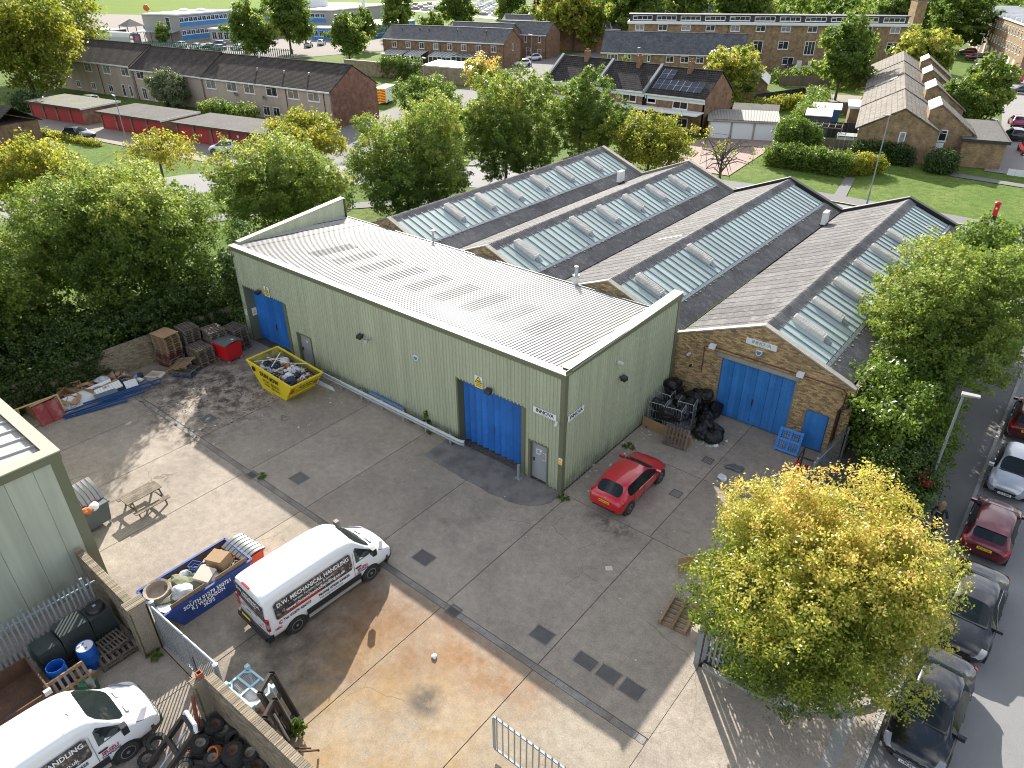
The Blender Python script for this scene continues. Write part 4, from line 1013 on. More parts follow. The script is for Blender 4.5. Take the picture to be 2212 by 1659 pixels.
def wheel_mesh(rim, r):
 key = (rim, round(r, 3))
 if key in _wm: return _wm[key]
 ty = MB().lathe([(r * .62, -.10), (r * .93, -.105), (r, -.07), (r, .07), (r * .93, .105), (r * .66, .10), (r * .62, .085)], 24, axis='x')
 ty.lathe([(r * .62, -.10), (0, -.09)], 24, axis='x')
 rm = MB(); col = {'silver': M('alloy_wheel', (.42, .43, .44), .3, metal=.7), 'dark': M('steel_wheel', (.05, .05, .052), .5, metal=.4)}[rim]
 rm.lathe([(r * .63, .04), (r * .63, .092), (r * .56, .096), (r * .54, .05)], 24, axis='x')
 rm.lathe([(r * .56, .03), (0, .03)], 20, axis='x', mi=1)
 for i in range(5):
  a = 2 * math.pi * i / 5; ca, sa = math.cos(a), math.sin(a)
  for da in (-.16, .16):
   rm.beam((.07, r * .12 * ca, r * .12 * sa), (.07, r * .58 * math.cos(a + da), r * .58 * math.sin(a + da)), r * .11, .035, up=(1, 0, 0))
 rm.lathe([(r * .16, .05), (r * .16, .1), (0, .1)], 12, axis='x')
 _wm[key] = (ty.mesh('wheel', RUB, smooth=True), rm.mesh('rim', [col, BLKP], smooth=True))
 return _wm[key]
_am = {}
def arch_mesh(r):
 key = round(r, 3)
 if key not in _am:
  m = MB(); n = 14; pts = [(.014, r * 1.22 * math.cos(math.pi * i / n), r * 1.18 * math.sin(math.pi * i / n)) for i in range(n + 1)]
  pts = [(.014, r * 1.2, -r * .55)] + pts + [(.014, -r * 1.2, -r * .55)]
  m.extr(pts[::-1], (-.12, 0, 0))
  _am[key] = m.mesh('wheel_arch', BLKP)
 return _am[key]
# ---- cars at the kerb and in the yard
c = car('hatchback_car', 'glossy red hatchback parked beside the green warehouse wall', 'hatch', 4.29, 1.78, 1.43, P_RED, 2.27, 2.08, R(0.5), 'MX18 VZH', False, wr=.33); c.location.z = 0
obj('chrome_strip', MB().beam((.875, -.75, .94), (.885, .55, .90), .012, .02), CHROME, c)
obj('rear_emblem', MB().lathe([(.05, -2.075), (.05, -2.085), (0, -2.087)], 16, (0, 0, .86), axis='y'), CHROME, c)
c = car('saloon_car', 'glossy black saloon with front grille emblem, nearest on the street', 'sedan', 4.62, 1.79, 1.45, P_BLACK, 15.43, -1.63, math.pi + R(-1.2), 'LR60 CEO', True, wr=.33)
for i in range(4): obj('grille_bar', MB().box(-.42, .42, 2.31, 2.325, .385 + i * .04, .397 + i * .04), CHROME, c)
em = MB()
for i in range(3):
 a = math.pi / 2 + 2 * math.pi * i / 3; em.beam((0, 2.34, .45), (.1 * math.cos(a), 2.34, .45 + .1 * math.sin(a)), .02, .02, up=(0, 1, 0))
n_ = 20
for i in range(n_):
 a, b = 2 * math.pi * i / n_, 2 * math.pi * (i + 1) / n_
 em.beam((.1 * math.cos(a), 2.34, .45 + .1 * math.sin(a)), (.1 * math.cos(b), 2.34, .45 + .1 * math.sin(b)), .018, .018, up=(0, 1, 0))
obj('emblem', em, CHROME, c)
obj('bonnet_vent', MB().hexa([(-.62, .95, .985), (.62, .95, .985), (.62, 1.03, .975), (-.62, 1.03, .975)], [(-.62, .95, 1.0), (.62, .95, 1.0), (.62, 1.03, .99), (-.62, 1.03, .99)]), BLKP, c)
c = car('saloon_car', 'charcoal black saloon parked behind the nearest black car', 'sedan', 4.7, 1.83, 1.43, P_CHARC, 15.62, 3.55, math.pi + R(-1.0), 'AK08 NZR', True, wr=.33)
obj('chrome_strip', MB().path([(.905, -1.25, .935), (.70, -.75, 1.33), (.68, .2, 1.35), (.90, 1.0, .93)], .012, 5).path([(-.905, -1.25, .935), (-.70, -.75, 1.33), (-.68, .2, 1.35), (-.90, 1.0, .93)], .012, 5), CHROME, c)
c = car('hatchback_car', 'maroon hatchback on the street seen from behind', 'hatch', 3.95, 1.72, 1.46, P_MAROON, 15.46, 8.95, R(-.5), 'PF10 YAD', False, wr=.31)
obj('roof_spoiler', MB().hexa([(-.55, -1.5, 1.385), (.55, -1.5, 1.385), (.6, -1.25, 1.405), (-.6, -1.25, 1.405)], [(-.55, -1.52, 1.41), (.55, -1.52, 1.41), (.6, -1.25, 1.44), (-.6, -1.25, 1.44)]), P_MAROON, c)
c = car('small_hatchback', 'pale silver small hatchback facing the maroon car on the street', 'hatch', 3.52, 1.62, 1.5, P_SILVER, 15.55, 13.72, math.pi + R(-1), 'LV13 MMS', True, wr=.29)
c = car('hatchback_car', 'dark red car on the street half under the big green tree', 'hatch', 4.1, 1.75, 1.5, P_DKRED, 15.6, 19.4, 0, 'EK59 YHL', False, wr=.31)
# ---- white vans
def white_van(label, x, y, rz, z, front_plate=None):
 L_, W_, H_ = 5.53, 2.06, 2.36
 car.z = z
 v = car('panel_van', label, 'van', L_, W_, H_, P_WHITE, x, y, rz, rim='silver', wr=.345)
 car.z = -0.103
 hw = W_ / 2
 # black bumpers and side mouldings
 obj('rear_bumper', MB().box(-hw * .97, hw * .97, -L_ / 2 - .09, -L_ / 2 + .14, .33, .62).box(-hw * .9, hw * .9, -L_ / 2 - .14, -L_ / 2 - .09, .40, .56), BLKP, v)
 obj('front_bumper', MB().hexa([(-hw * .72, L_ / 2 + .01, .28), (-hw * .97, L_ / 2 - .4, .28), (hw * .97, L_ / 2 - .4, .28), (hw * .72, L_ / 2 + .01, .28)][::-1], [(-hw * .74, L_ / 2 + .02, .62), (-hw * .985, L_ / 2 - .4, .66), (hw * .985, L_ / 2 - .4, .66), (hw * .74, L_ / 2 + .02, .62)][::-1]), BLKP, v)
 for sd in (-1, 1):
  obj('side_moulding', MB().box(*sorted((sd * (hw - .01), sd * (hw + .018))), -1.28, 1.12, .50, .72), BLKP, v)
  obj('sill', MB().box(*sorted((sd * (hw - .03), sd * (hw + .012))), -1.24, 1.08, .30, .42), GREYL, v)
  obj('tail_light', MB().box(*sorted((sd * (hw - .16), sd * (hw - .004))), -L_ / 2 - .012, -L_ / 2 + .07, .86, 1.38), TAIL, v)
  obj('indicator', MB().box(*sorted((sd * (hw - .15), sd * (hw - .002))), -L_ / 2 - .015, -L_ / 2 + .073, 1.02, 1.2), HEAD, v)
  # cab window and mirror
  xo = sd * (hw + .004)
  q = [(1.0, 1.28), (1.02, 1.80), (1.12, 1.87), (1.28, 1.74), (1.72, 1.38), (1.76, 1.28)]
  pts = [(sd * (hw * (.962 - .155 * max(0, b - 1.25) / (H_ * (.89 - .37 * max(0, a - 1.1) / .8) - 1.25)) + .012), a, b) for a, b in q]
  obj('cab_window', MB().extr(pts if sd > 0 else pts[::-1], (sd * -.02, 0, 0)), GLASSG, v)
  obj('door_mirror', MB().box(*sorted((sd * (hw + .02), sd * (hw + .22))), 1.62, 1.80, 1.30, 1.62), BLKP, v)
  obj('door_handle', MB().box(*sorted((sd * hw, sd * (hw + .02))), .92, 1.18, 1.05, 1.10), BLKP, v)
  obj('door_seam', MB().box(*sorted((sd * (hw - .002), sd * (hw + .004))), .86, .875, .6, 1.9).box(*sorted((sd * (hw - .002), sd * (hw + .004))), -.32, -.308, .72, 1.3), GREYP, v)
  obj('headlight', MB().hexa([(sd * .55, 2.50, .93), (sd * .92, 2.22, .95), (sd * .93, 2.05, 1.08), (sd * .62, 2.33, 1.1)] if sd < 0 else [(sd * .62, 2.33, 1.1), (sd * .93, 2.05, 1.08), (sd * .92, 2.22, .95), (sd * .55, 2.50, .93)], [(sd * .55, 2.56, 1.02), (sd * .95, 2.28, 1.06), (sd * .95, 2.08, 1.19), (sd * .64, 2.36, 1.19)] if sd < 0 else [(sd * .64, 2.36, 1.19), (sd * .95, 2.08, 1.19), (sd * .95, 2.28, 1.06), (sd * .55, 2.56, 1.02)]), HEAD, v)
 for sx in (-.35, .35): obj('bonnet_vent', MB().hexa([(sx - .17, 2.02, 1.315), (sx + .17, 2.02, 1.315), (sx + .17, 2.12, 1.28), (sx - .17, 2.12, 1.28)], [(sx - .17, 2.02, 1.34), (sx + .17, 2.02, 1.34), (sx + .17, 2.12, 1.30), (sx - .17, 2.12, 1.30)]), GREYP, v)
 obj('brake_light', MB().box(-.22, .22, -L_ / 2 - .012, -L_ / 2 + .05, 2.36, 2.41), TAIL, v)
 obj('roof_aerial', MB().tube((.45, .75, 2.5), (.47, .70, 2.62), .02, .008, 6), BLKP, v)
 # dark wrapped panels with the firm's name
 wrap = M('wrap_print', (.03, .033, .04), .25, noise=(4.5, .9, (.16, .12, .10), .48, .62), noise2=(9, .8, (.40, .37, .33), .58, .66), spec=.6)
 wrapr = M('wrap_red', (.42, .04, .02), .3)
 def xside(b): return hw * (1.0 - .14 * max(0, (b - 1.34) / 1.13)) + .012
 for sd in (1, -1):
  q = [(-2.35, 1.16), (.74, 1.16), (.80, 1.24), (.80, 1.80), (.72, 1.88), (-2.30, 1.88), (-2.42, 1.8), (-2.42, 1.22)]
  pts = [(sd * xside(b), a, b) for a, b in q]
  w_ = obj('wrapped_panel', MB().extr(pts if sd > 0 else pts[::-1], (sd * -.012, 0, 0)), wrap, v)
  pr_ = [(-2.35, 1.165), (-.5, 1.165), (-1.0, 1.36), (-1.6, 1.28)]
  pts = [(sd * (xside(b) + .003), a, b) for a, b in pr_]
  obj('red_flash', MB().extr(pts if sd > 0 else pts[::-1], (sd * -.004, 0, 0)), wrapr, w_)
  rot = (R(90), 0, R(90)) if sd > 0 else (R(90), 0, R(-90)); tilt = R(83.5)
  rot = (tilt, 0, R(90) if sd > 0 else R(-90))
  f_ = lambda b, e=.008: sd * (xside(b) + e)
  lettering(w_, 'D.W. MECHANICAL HANDLING', .235, INKW, (f_(1.72), -.80, 1.72), rot, bold=.006, sx=.9)
  lettering(w_, 'Service, Forklifts, Sales & Spares', .13, INKW, (f_(1.54), -.85, 1.54), rot)
  lettering(w_, 'www.dwmechanicalhandling.co.uk', .185, INKW, (f_(1.36), -.78, 1.36), rot, bold=.004, sx=.97)
  r0 = (R(90), 0, R(90) if sd > 0 else R(-90)); xo = sd * (hw + .012)
  lettering(v, 'Tel: 01279 426777', .15, INK, (xo * 1.0, -1.62, 1.0), r0, bold=.004)
  lettering(v, 'Mobile: 07850 634625', .15, INK, (xo, -.05, 1.0), r0, bold=.004)
  lettering(v, 'PRE EXAMINATIONS', .11, INKG, (xo, -.2, .84), r0)
  lettering(v, 'ISUZU', .17, INKR, (xo, 1.22, .93), r0, bold=.006)
  lettering(v, 'CANALINE', .11, INKB, (xo, 1.22, .80), r0, bold=.004)
  lettering(v, 'HELI', .14, INKR, (xo, -2.42, .78), r0, bold=.004)
  lettering(v, 'C', .2, INKR, (xo, -2.3, .98), r0, bold=.008)
 yb = -L_ / 2 - .014
 pts = [(-.86, yb, 1.42), (.86, yb, 1.2), (.88, yb + .01, 1.95), (-.86, yb + .01, 2.05)]
 w_ = obj('wrapped_rear_panel', MB().extr(pts[::-1], (0, .012, 0)), wrap, v)
 lettering(w_, 'D.W. MECHANICAL', .17, INKW, (0, yb - .006, 1.83), (R(89), R(3), 0), bold=.004)
 lettering(w_, 'HANDLING', .17, INKW, (0, yb - .006, 1.66), (R(89), R(3), 0), bold=.004)
 lettering(v, 'PRE EXAMINATIONS', .1, INK, (-.05, yb - .004, 1.24), (R(90), R(4), 0))
 lettering(v, 'ISUZU', .09, INKR, (-.6, yb - .004, 1.1), (R(90), 0, 0)); lettering(v, 'HELI', .09, INKR, (.45, yb - .004, .8), (R(90), 0, 0))
 lettering(v, 'CANALINE', .07, INKB, (-.25, yb - .004, 1.0), (R(90), 0, 0)); lettering(v, 'C', .16, INKR, (.7, yb - .004, 1.0), (R(90), 0, 0))
 pl = obj('number_plate', MB().box(-.62, -.1, yb - .1, yb - .085, .64, .75), INKY, v)
 return v
white_van('white panel van with dark printed side panel parked beside the blue skip', -3.72, -10.38, R(-2.6), 0.0)
v2 = white_van('white panel van behind the open gate, cut off by the picture edge', -3.85, -19.78, R(-1.5), 0.0)
for o in [c for c in v2.children]:
 if o.name.startswith('rim'): pass
# ---------------------------------------------------------------- things in the yard
def lump(name, size, mat, loc, rz=0, parent=None, seed=0, rough=0.25, sub=2, flat=True, tilt=(0, 0)):
 """crumpled bag or rag: a lumpy rounded mesh resting on its base"""
 import bmesh
 bm = bmesh.new(); bmesh.ops.create_icosphere(bm, subdivisions=sub, radius=1.0)
 rr = random.Random(seed); ph = [(rr.uniform(-3, 3), rr.uniform(-3, 3), rr.uniform(-3, 3), rr.uniform(1.2, 4.5)) for _ in range(6)]
 for v in bm.verts:
  d = sum(math.sin(v.co.dot(Vector(p[:3])) * 1.3 + p[3] * 4) for p in ph) / 6
  v.co *= 1 + rough * d * 1.6 + rr.uniform(-rough, rough) * .22
  if v.co.z < -.55: v.co.z = -.55
  v.co = Vector((v.co.x * size[0], v.co.y * size[1], (v.co.z + .55) * size[2] / 1.55))
 me = bpy.data.meshes.new(name); bm.to_mesh(me); bm.free(); me.materials.append(mat)
 if not flat: me.polygons.foreach_set('use_smooth', [True] * len(me.polygons))
 return obj(name, me, parent=parent, loc=loc, rot=(tilt[0], tilt[1], rz))
# ---- walls of stock brick
def brick_wall(label, p0, p1, h0, h1, th, mat, face=1, limit=300, cap=True, name='brick_wall', pier=None, both=True):
 a = Vector(p0); b = Vector(p1); ln = (b - a).length; d = (b - a) / ln
 t = thing(name, label, 'wall', (a.x, a.y, 0), math.atan2(d.y, d.x))
 top = lambda x: h0 + (h1 - h0) * x / ln
 obj('core', MB().hexa([(0, .012, 0), (ln, .012, 0), (ln, th - .012, 0), (0, th - .012, 0)], [(0, .012, top(0)), (ln, .012, top(ln)), (ln, th - .012, top(ln)), (0, th - .012, top(0))]), MORT, t)
 lay_bricks(t, lambda xa, xb, za, zb: zb < top((xa + xb) / 2) - .07, 0, ln, 0, max(h0, h1), lambda xa, xb, za, zb, e: (xa, xb, -.002 - e, .06, za, zb), mat, limit, key=lambda q: -q[3])
 if both: lay_bricks(t, lambda xa, xb, za, zb: zb < top((xa + xb) / 2) - .07, 0, ln, 0, max(h0, h1), lambda xa, xb, za, zb, e: (xa, xb, th - .06, th + .002 + e, za, zb), mat, 0, 5)
 if cap:
  x = 0.0
  while x < ln - .03:
   w = min(.07, ln - x)
   zt_ = top(x + w / 2)
   piece('coping_brick', t, x + .004, x + w - .004, -.008, th + .008, zt_ - .068, zt_ + .035 + random.uniform(0, .01), mat); x += .076
 return t
brick_wall('grey brick boundary wall half covered by ivy behind the cardboard heap', (-26.2, 0.0), (-26.2, -16.5), 1.72, 1.72, .22, BRKG, limit=300)
bw = brick_wall('low grey brick wall with sloping end beside the blue skip', (-10.6, -15.98), (-6.35, -15.98), 2.0, 2.0, .24, BRKG, limit=300)
bp = brick_wall('square grey brick gate pier carrying the closed gate', (-6.36, -16.18), (-5.92, -16.18), 2.3, 2.3, .62, BRKG, limit=200, name='gate_pier')
brick_wall('long grey brick wall in front of the heap of old tyres', (-1.9, -15.86), (3.4, -15.76), 2.0, 2.0, .26, BRKG, limit=300)
brick_wall('narrow brick gate pier with terracotta pot on top', (-2.22, -16.22), (-1.9, -16.22), 1.95, 1.95, .42, BRKG, limit=120, name='gate_pier')
pot = thing('clay_pipe', 'short square terracotta pipe standing on the gate pier', 'pipe', (-2.06, -15.92, 1.98))
obj('pipe', MB().box(-.09, .09, -.09, -.06, 0, .24).box(-.09, .09, .06, .09, 0, .24).box(-.09, -.06, -.06, .06, 0, .24).box(.06, .09, -.06, .06, 0, .24), TERR, pot)
t = thing('drain_pipe', 'red brown drain pipe leaning on the narrow gate pier', 'pipe', (-1.98, -16.5, 0)); obj('pipe', MB().tube((0, 0, 0), (-.02, .18, 1.55), .06, n=10), TERR, t, smooth=True)
# ---- gates and palisades
def palisade(label, p0, p1, h, z0=0.12, pitch=.155, mat=GALVP, points=True, name='palisade_fence', posts=(0, 1), top_rail=True, lean=0.0, rails=None, pw=.068, cat='fence'):
 a = Vector(p0); b = Vector(p1); ln = (b - a).length; d = (b - a) / ln
 t = thing(name, label, cat, (a.x, a.y, 0), math.atan2(d.y, d.x))
 n = int(ln / pitch)
 m = MB(); w = pw / 2
 pts = [(-w, .012), (-w * .5, 0), (w * .5, 0), (w, .012)]
 for y0, y1 in ((0, 0),):
  lo = [(x, y, z0) for x, y in pts]; hi = [(x, y, h - .12) for x, y in pts]
  m.grid([lo, hi]); m.grid([[(x, y + .006, z) for x, y, z in hi], [(x, y + .006, z) for x, y, z in lo]])
  if points:
   for q in ((-w, -w * .35), (-w * .3, w * .3), (w * .35, w)):
    m.poly([(q[0], .006, h - .12), (q[1], .006, h - .12), ((q[0] + q[1]) / 2 * 1.25, -.01, h)]); m.poly([((q[0] + q[1]) / 2 * 1.25, -.01, h), (q[1], .012, h - .12), (q[0], .012, h - .12)])
  else: m.box(-w, w, 0, .012, h - .121, h - .1)
 pm = m.mesh('pale', mat)
 for i in range(n): obj('pale', pm, parent=t, loc=(pitch * (i + .5), -.02, 0))
 for z in (rails or (z0 + .25, h - .4)): obj('rail', MB().box(0, ln, 0.0, .045, z, z + .045), mat, t)
 for s in posts: obj('post', MB().box(s * ln - .05, s * ln + .05, .05, .13, 0, h - .05), mat, t)
 if lean: t.rotation_euler = (lean, 0, t.rotation_euler[2])
 return t
palisade('grey steel palisade fence with pointed pales behind the green oil tank', (-8.75, -20.6), (-8.55, -16.15), 2.35, posts=(0, .5, .92))
palisade('small grey palisade run beside the gas cylinder cage', (8.95, 10.2), (8.62, 6.9), 2.05, posts=(0, 1))
palisade('grey palisade fence panel under the yellow tree, rusty post at its end', (9.0, -4.34), (10.25, -4.3), 1.95, z0=.25, posts=(0, 1))
palisade('leaning grey palisade panel at the corner of the planted bed', (10.45, -4.38), (12.3, -4.42), 1.85, z0=.3, posts=(), rails=(.32, 1.4))
palisade('grey palisade fence running behind the yellow tree along the bed', (8.6, 6.6), (8.95, -4.1), 2.0, posts=(0, .33, .66, 1), pitch=.16)
def tube_gate(label, p0, p1, h, n, mat, zb=.22, spikes=False, name='steel_gate'):
 a = Vector(p0); b = Vector(p1); ln = (b - a).length; d = (b - a) / ln
 t = thing(name, label, 'gate', (a.x, a.y, 0), math.atan2(d.y, d.x))
 obj('top_rail', MB().tube((0, 0, h), (ln, 0, h), .042, n=8) if not spikes else MB().box(0, ln, -.03, .03, h - .06, h), mat, t, smooth=not spikes)
 obj('bottom_rail', MB().box(0, ln, -.03, .03, zb - .06, zb), mat, t)
 bm_ = MB().box(-.018, .018, -.012, .012, zb, h - (.03 if not spikes else .06)).mesh('bar', mat)
 sp = MB().poly([(-.02, 0, h), (.02, 0, h), (0, 0, h + .12)]).poly([(.02, .004, h), (-.02, .004, h), (0, .004, h + .12)]).poly([(-.03, 0, h), (-.01, 0, h), (-.045, 0, h + .09)]).poly([(.01, 0, h), (.03, 0, h), (.045, 0, h + .09)]).mesh('spike', mat)
 for i in range(n):
  x = ln * (i + .5) / n; o = obj('bar', bm_, parent=t, loc=(x, 0, 0))
  if spikes: obj('spike', sp, parent=o)
 for x in (0.0, ln): obj('stile', MB().box(x - .035, x + .035, -.03, .03, zb, h - .062), mat, t)
 return t
g1 = tube_gate('grey steel bar gate leaf hung on the square brick pier', (-5.85, -15.5), (-3.98, -15.44), 2.0, 13, GALVP)
g2 = tube_gate('grey steel bar gate leaf closing against the terracotta topped pier', (-3.92, -15.44), (-2.15, -15.38), 2.0, 12, GALVP)
obj('gate_bolt', MB().tube((.3, -.05, .4), (.3, -.05, 1.25), .018, n=6), STEEL, g2)
for x, lab in ((-5.98, 'thick round steel gate post beside the square brick pier'), (-2.05, 'thick round steel gate post beside the narrow brick pier')):
 t = thing('gate_post', lab, 'post', (x, -15.42, 0)); obj('post', MB().tube((0, 0, 0), (0, 0, 2.08), .075, n=12), GALVP, t, smooth=True); obj('cap', MB().lathe([(.08, 2.07), (.085, 2.09), (0, 2.11)], 12), GALV, t)
tube_gate('open spiked steel gate leaf standing free at the yard entrance', (5.58, -11.2), (10.4, -11.12), 1.78, 22, GALVP, zb=.25, spikes=True)
tube_gate('grey gate leaf beyond the tyre wall, barely in view', (3.5, -15.7), (5.2, -15.4), 2.0, 10, GALVP)
t = thing('fence_post', 'tall grey steel post with rusty edge at the corner bed', 'post', (8.88, -4.45, 0)); obj('post', MB().box(-.09, .09, -.06, .06, 0, 2.1), GALVP, t); obj('flange', MB().box(.092, .12, -.03, .03, 0, 2.05), RUST, t)
# ---- pallets
def make_pallet(mat, label, grp, loc=(0, 0, 0), seed=0):
 rr = random.Random(seed)
 t = thing('wooden_pallet', label, 'pallet', loc, 0, grp)
 for i in range(7): piece('deck_board', t, -.6 + i * .185, -.6 + i * .185 + rr.uniform(.08, .1), -.5, .5, .122, .144, mat)
 for y in (-.45, 0, .45):
  o = piece('stringer_board', t, -.6, .6, y - .05, y + .05, .1, .1215, mat);
  for x in (-.53, 0, .53): piece('block', t, x - .07, x + .07, y - .05, y + .05, .0225, .0995, mat)
  piece('bottom_board', t, -.6, .6, y - .05, y + .05, 0, .022, mat)
 return t
PALS = {}
def pallet(kind, x, y, z, rz, label, rot=None):
 mat = {'pale': WOOD, 'grey': WOODG, 'red': M('red_pallet', (.17, .03, .028), .85, vary=.2, noise=(3, .5, (.1, .05, .04))), 'blue': M('blue_pallet', (.025, .075, .17), .85, vary=.2, noise=(3, .5, (.05, .07, .09)))}[kind]
 if kind not in PALS:
  PALS[kind] = make_pallet(mat, label, None, (x, y, z)); PALS[kind].rotation_euler = rot or (0, 0, rz); PALS[kind + 'k'] = list(PALS[kind].children_recursive); return PALS[kind]
 return copy_tree(PALS[kind], (x, y, z), rz, label, None, rot=rot, children=PALS[kind + 'k'])
def stack(x, y, kinds, where, rz=0):
 n = len(kinds)
 for i, k in enumerate(kinds):
  w = 'top' if i == n - 1 else ('bottom' if i == 0 else '%s up' % ['', 'second', 'third', 'fourth', 'fifth', 'sixth', 'seventh', 'eighth', 'ninth', 'tenth', 'eleventh', 'twelfth', 'thirteenth', 'fourteenth'][i])
  c_ = {'pale': 'pale wooden', 'grey': 'weathered grey', 'red': 'red painted', 'blue': 'blue painted'}[k]
  pallet(k, x + random.uniform(-.035, .035), y + random.uniform(-.035, .035), i * .146, rz + random.uniform(-.05, .05), '%s pallet, %s in the stack %s' % (c_, w, where))
stack(-25.0, -4.85, ['red', 'red', 'grey', 'grey', 'red', 'red', 'grey', 'pale', 'pale', 'pale', 'pale', 'pale', 'pale', 'pale'], 'beside the bare brick wall', R(8))
stack(-25.15, -3.45, ['blue', 'grey', 'grey', 'grey', 'grey', 'grey', 'grey', 'grey', 'grey', 'grey', 'grey', 'grey', 'grey'], 'against the ivy')
stack(-23.9, -2.45, ['red', 'grey', 'red', 'grey', 'grey', 'grey', 'grey', 'grey', 'grey', 'grey', 'grey', 'grey'], 'behind the red bin', R(-6))
stack(-23.75, -1.2, ['grey'] * 10, 'by the far blue doors', R(5))
stack(-23.65, -3.65, ['grey'] * 8, 'between red bin and tipped pallets', R(4))
pallet('blue', -23.25, -4.95, 0, R(30), 'blue painted pallet lying under the tipped pale pallets'); pallet('grey', -23.3, -4.9, .15, R(26), 'grey pallet on the blue one under tipped pallets')
pallet('pale', -23.45, -4.9, .52, R(20), 'pale pallet tipped on top of the low pile', rot=(R(10), R(-14), R(22))); pallet('pale', -23.75, -5.05, .34, R(40), 'pale pallet sliding off the low pile beside brick wall', rot=(R(-8), R(-18), R(45)))
pl_top = thing('plywood_sheet', 'pale plywood sheet on top of the pallet stack by the wall', 'board', (-25.0, -4.85, 2.06), R(8)); obj('sheet', MB().box(-.62, .62, -.52, .52, 0, .015), PLY, pl_top)
o = pallet('pale', 7.45, -2.95, .17, 0, 'bleached pallet lying flat beside the yellow tree', rot=(R(180), 0, R(96))); o.scale = (1.25, 1.05, 1.15)
pallet('grey', 2.28, 6.55, .5, 0, 'grey pallet leaning on the plywood in front of bin bags', rot=(R(70), 0, R(8)))
pallet('grey', -6.95, -16.75, 0, R(90), 'bottom grey pallet of the pair beside the oil tank'); pallet('grey', -6.93, -16.72, .146, R(88), 'upper large grey pallet beside the oil tank'); pallet('grey', -7.15, -16.65, .292, R(95), 'small grey pallet on top of the pair by the oil tank').scale = (.62, .8, 1)
pallet('pale', -6.42, -18.35, .42, 0, 'pale broken pallet leaning near the green can', rot=(R(60), 0, R(92)))
# blue plastic pallet against the brick shed
t = thing('plastic_pallet', 'bright blue plastic pallet leaning beside the blue side door', 'pallet', (6.75, 9.33, 0.02)); t.rotation_euler = (R(62), 0, R(3))
for x in (-.5, 0, .5): obj('runner', MB().box(x - .06, x + .06, 0, 1.15, 0, .12), BLUB, t)
for y in (.06, .58, 1.09): obj('cross_bar', MB().box(-.558, .558, y - .055, y + .055, .121, .15), BLUB, t)
lat = MB()
for i in range(12): lat.beam((-.55 + i * .1, .05, .135), (-.55 + i * .1, 1.1, .135), .02, .02)
for i in range(12): lat.beam((-.55, .06 + i * .095, .132), (.55, .06 + i * .095, .132), .02, .02)
o = obj('lattice', lat, BLUB, t); o['kind'] = 'stuff'
for x in (-.5, 0, .5):
 for y in (.06, .58, 1.09): obj('foot', MB().tube((x, y, .12), (x, y, .17), .07, n=10), BLUB, t)
# ---- skips
def skip(name, label, mat, inner, rim, base, h, loc, rz, lip=True):
 """rim, base: (x0, x1, y0, y1) outlines at the top and the floor"""
 t = thing(name, label, 'skip', loc, rz)
 (a0, a1, b0, b1), (c0, c1, d0, d1) = rim, base
 hz = h if isinstance(h, tuple) else (h, h, h, h)       # rim heights at the corners
 B = [(c0, d0, 0), (c1, d0, 0), (c1, d1, 0), (c0, d1, 0)]; T_ = [(a0, b0, hz[0]), (a1, b0, hz[1]), (a1, b1, hz[2]), (a0, b1, hz[3])]
 sides = ['end_plate', 'side_plate', 'end_plate', 'side_plate']
 for i, nm in enumerate(['side_plate', 'end_plate', 'side_plate', 'end_plate']):
  j = (i + 1) % 4
  cb = Vector(((c0 + c1) / 2, (d0 + d1) / 2, 0));
  def inn(p, s=.04): v = Vector(p); return v + Vector((cb.x - v.x, cb.y - v.y, 0)).normalized() * s
  m = MB().poly([B[i], B[j], T_[j], T_[i]]); m.poly([inn(T_[i]), inn(T_[j]), inn(B[j]), inn(B[i])], 1); m.poly([T_[i], T_[j], inn(T_[j]), inn(T_[i])])
  obj(nm, m, [mat, inner], t)
  obj('rim', MB().beam(T_[i], T_[j], .09, .07), mat, t)
 obj('floor_plate', MB().box(c0, c1, d0, d1, .0, .04), inner, t)
 return t, B, T_
INY = M('skip_inside', (.30, .25, .06), .7, noise=(2, .8, (.08, .07, .05), .4, .6))
sk, SB, ST = skip('yellow_skip', 'bright yellow waste skip heaped with mixed rubbish by the warehouse', YEL, INY, (-19.35, -15.3, -3.2, -1.15), (-18.4, -16.2, -3.1, -1.2), (1.5, 1.22, 1.22, 1.5), (0, 0, 0), 0)
for y in (-3.22, -1.12):
 obj('side_rib', MB().beam((-17.3, y, .05), (-17.3, y, 1.25), .06, .03), YEL, sk)
lettering(sk, 'DUNMOW', .34, INK, (-17.35, -3.215, 1.02), (R(88), R(4), 0), bold=.012); lettering(sk, '01245 466646', .26, INK, (-17.3, -3.20, .66), (R(88), R(4), 0)); lettering(sk, 'www.dunmowgroup.com', .14, INK, (-17.25, -3.185, .42), (R(88), R(4), 0), bold=.004)
lg = MB().lathe([(.0, -3.225), (.17, -3.224), (.17, -3.215), (0, -3.214)], 6, (-18.75, 0, 1.16), axis='y'); obj('emblem', lg, INK, sk)
el = obj('end_board', MB().hexa([(-15.46, -2.9, .86), (-15.46, -1.5, .86), (-15.49, -1.5, .86), (-15.49, -2.9, .86)], [(-15.32, -2.9, 1.12), (-15.32, -1.5, 1.12), (-15.35, -1.5, 1.12), (-15.35, -2.9, 1.12)]), YEL, sk)
lettering(sk, 'DUNMOW', .24, INK, (-15.40, -2.1, 1.0), (R(52), 0, R(90)), bold=.008); lettering(sk, '01245 466646', .12, INK, (-15.53, -2.15, .78), (R(52), 0, R(90)))
for y in (-3.0, -1.45): obj('hazard_stripe', MB().hexa([(-15.74, y - .1, .56), (-15.74, y + .12, .56), (-15.77, y + .12, .56), (-15.77, y - .1, .56)], [(-15.52, y - .1, .86), (-15.52, y + .12, .86), (-15.55, y + .12, .86), (-15.55, y - .1, .86)]), REDO, sk)
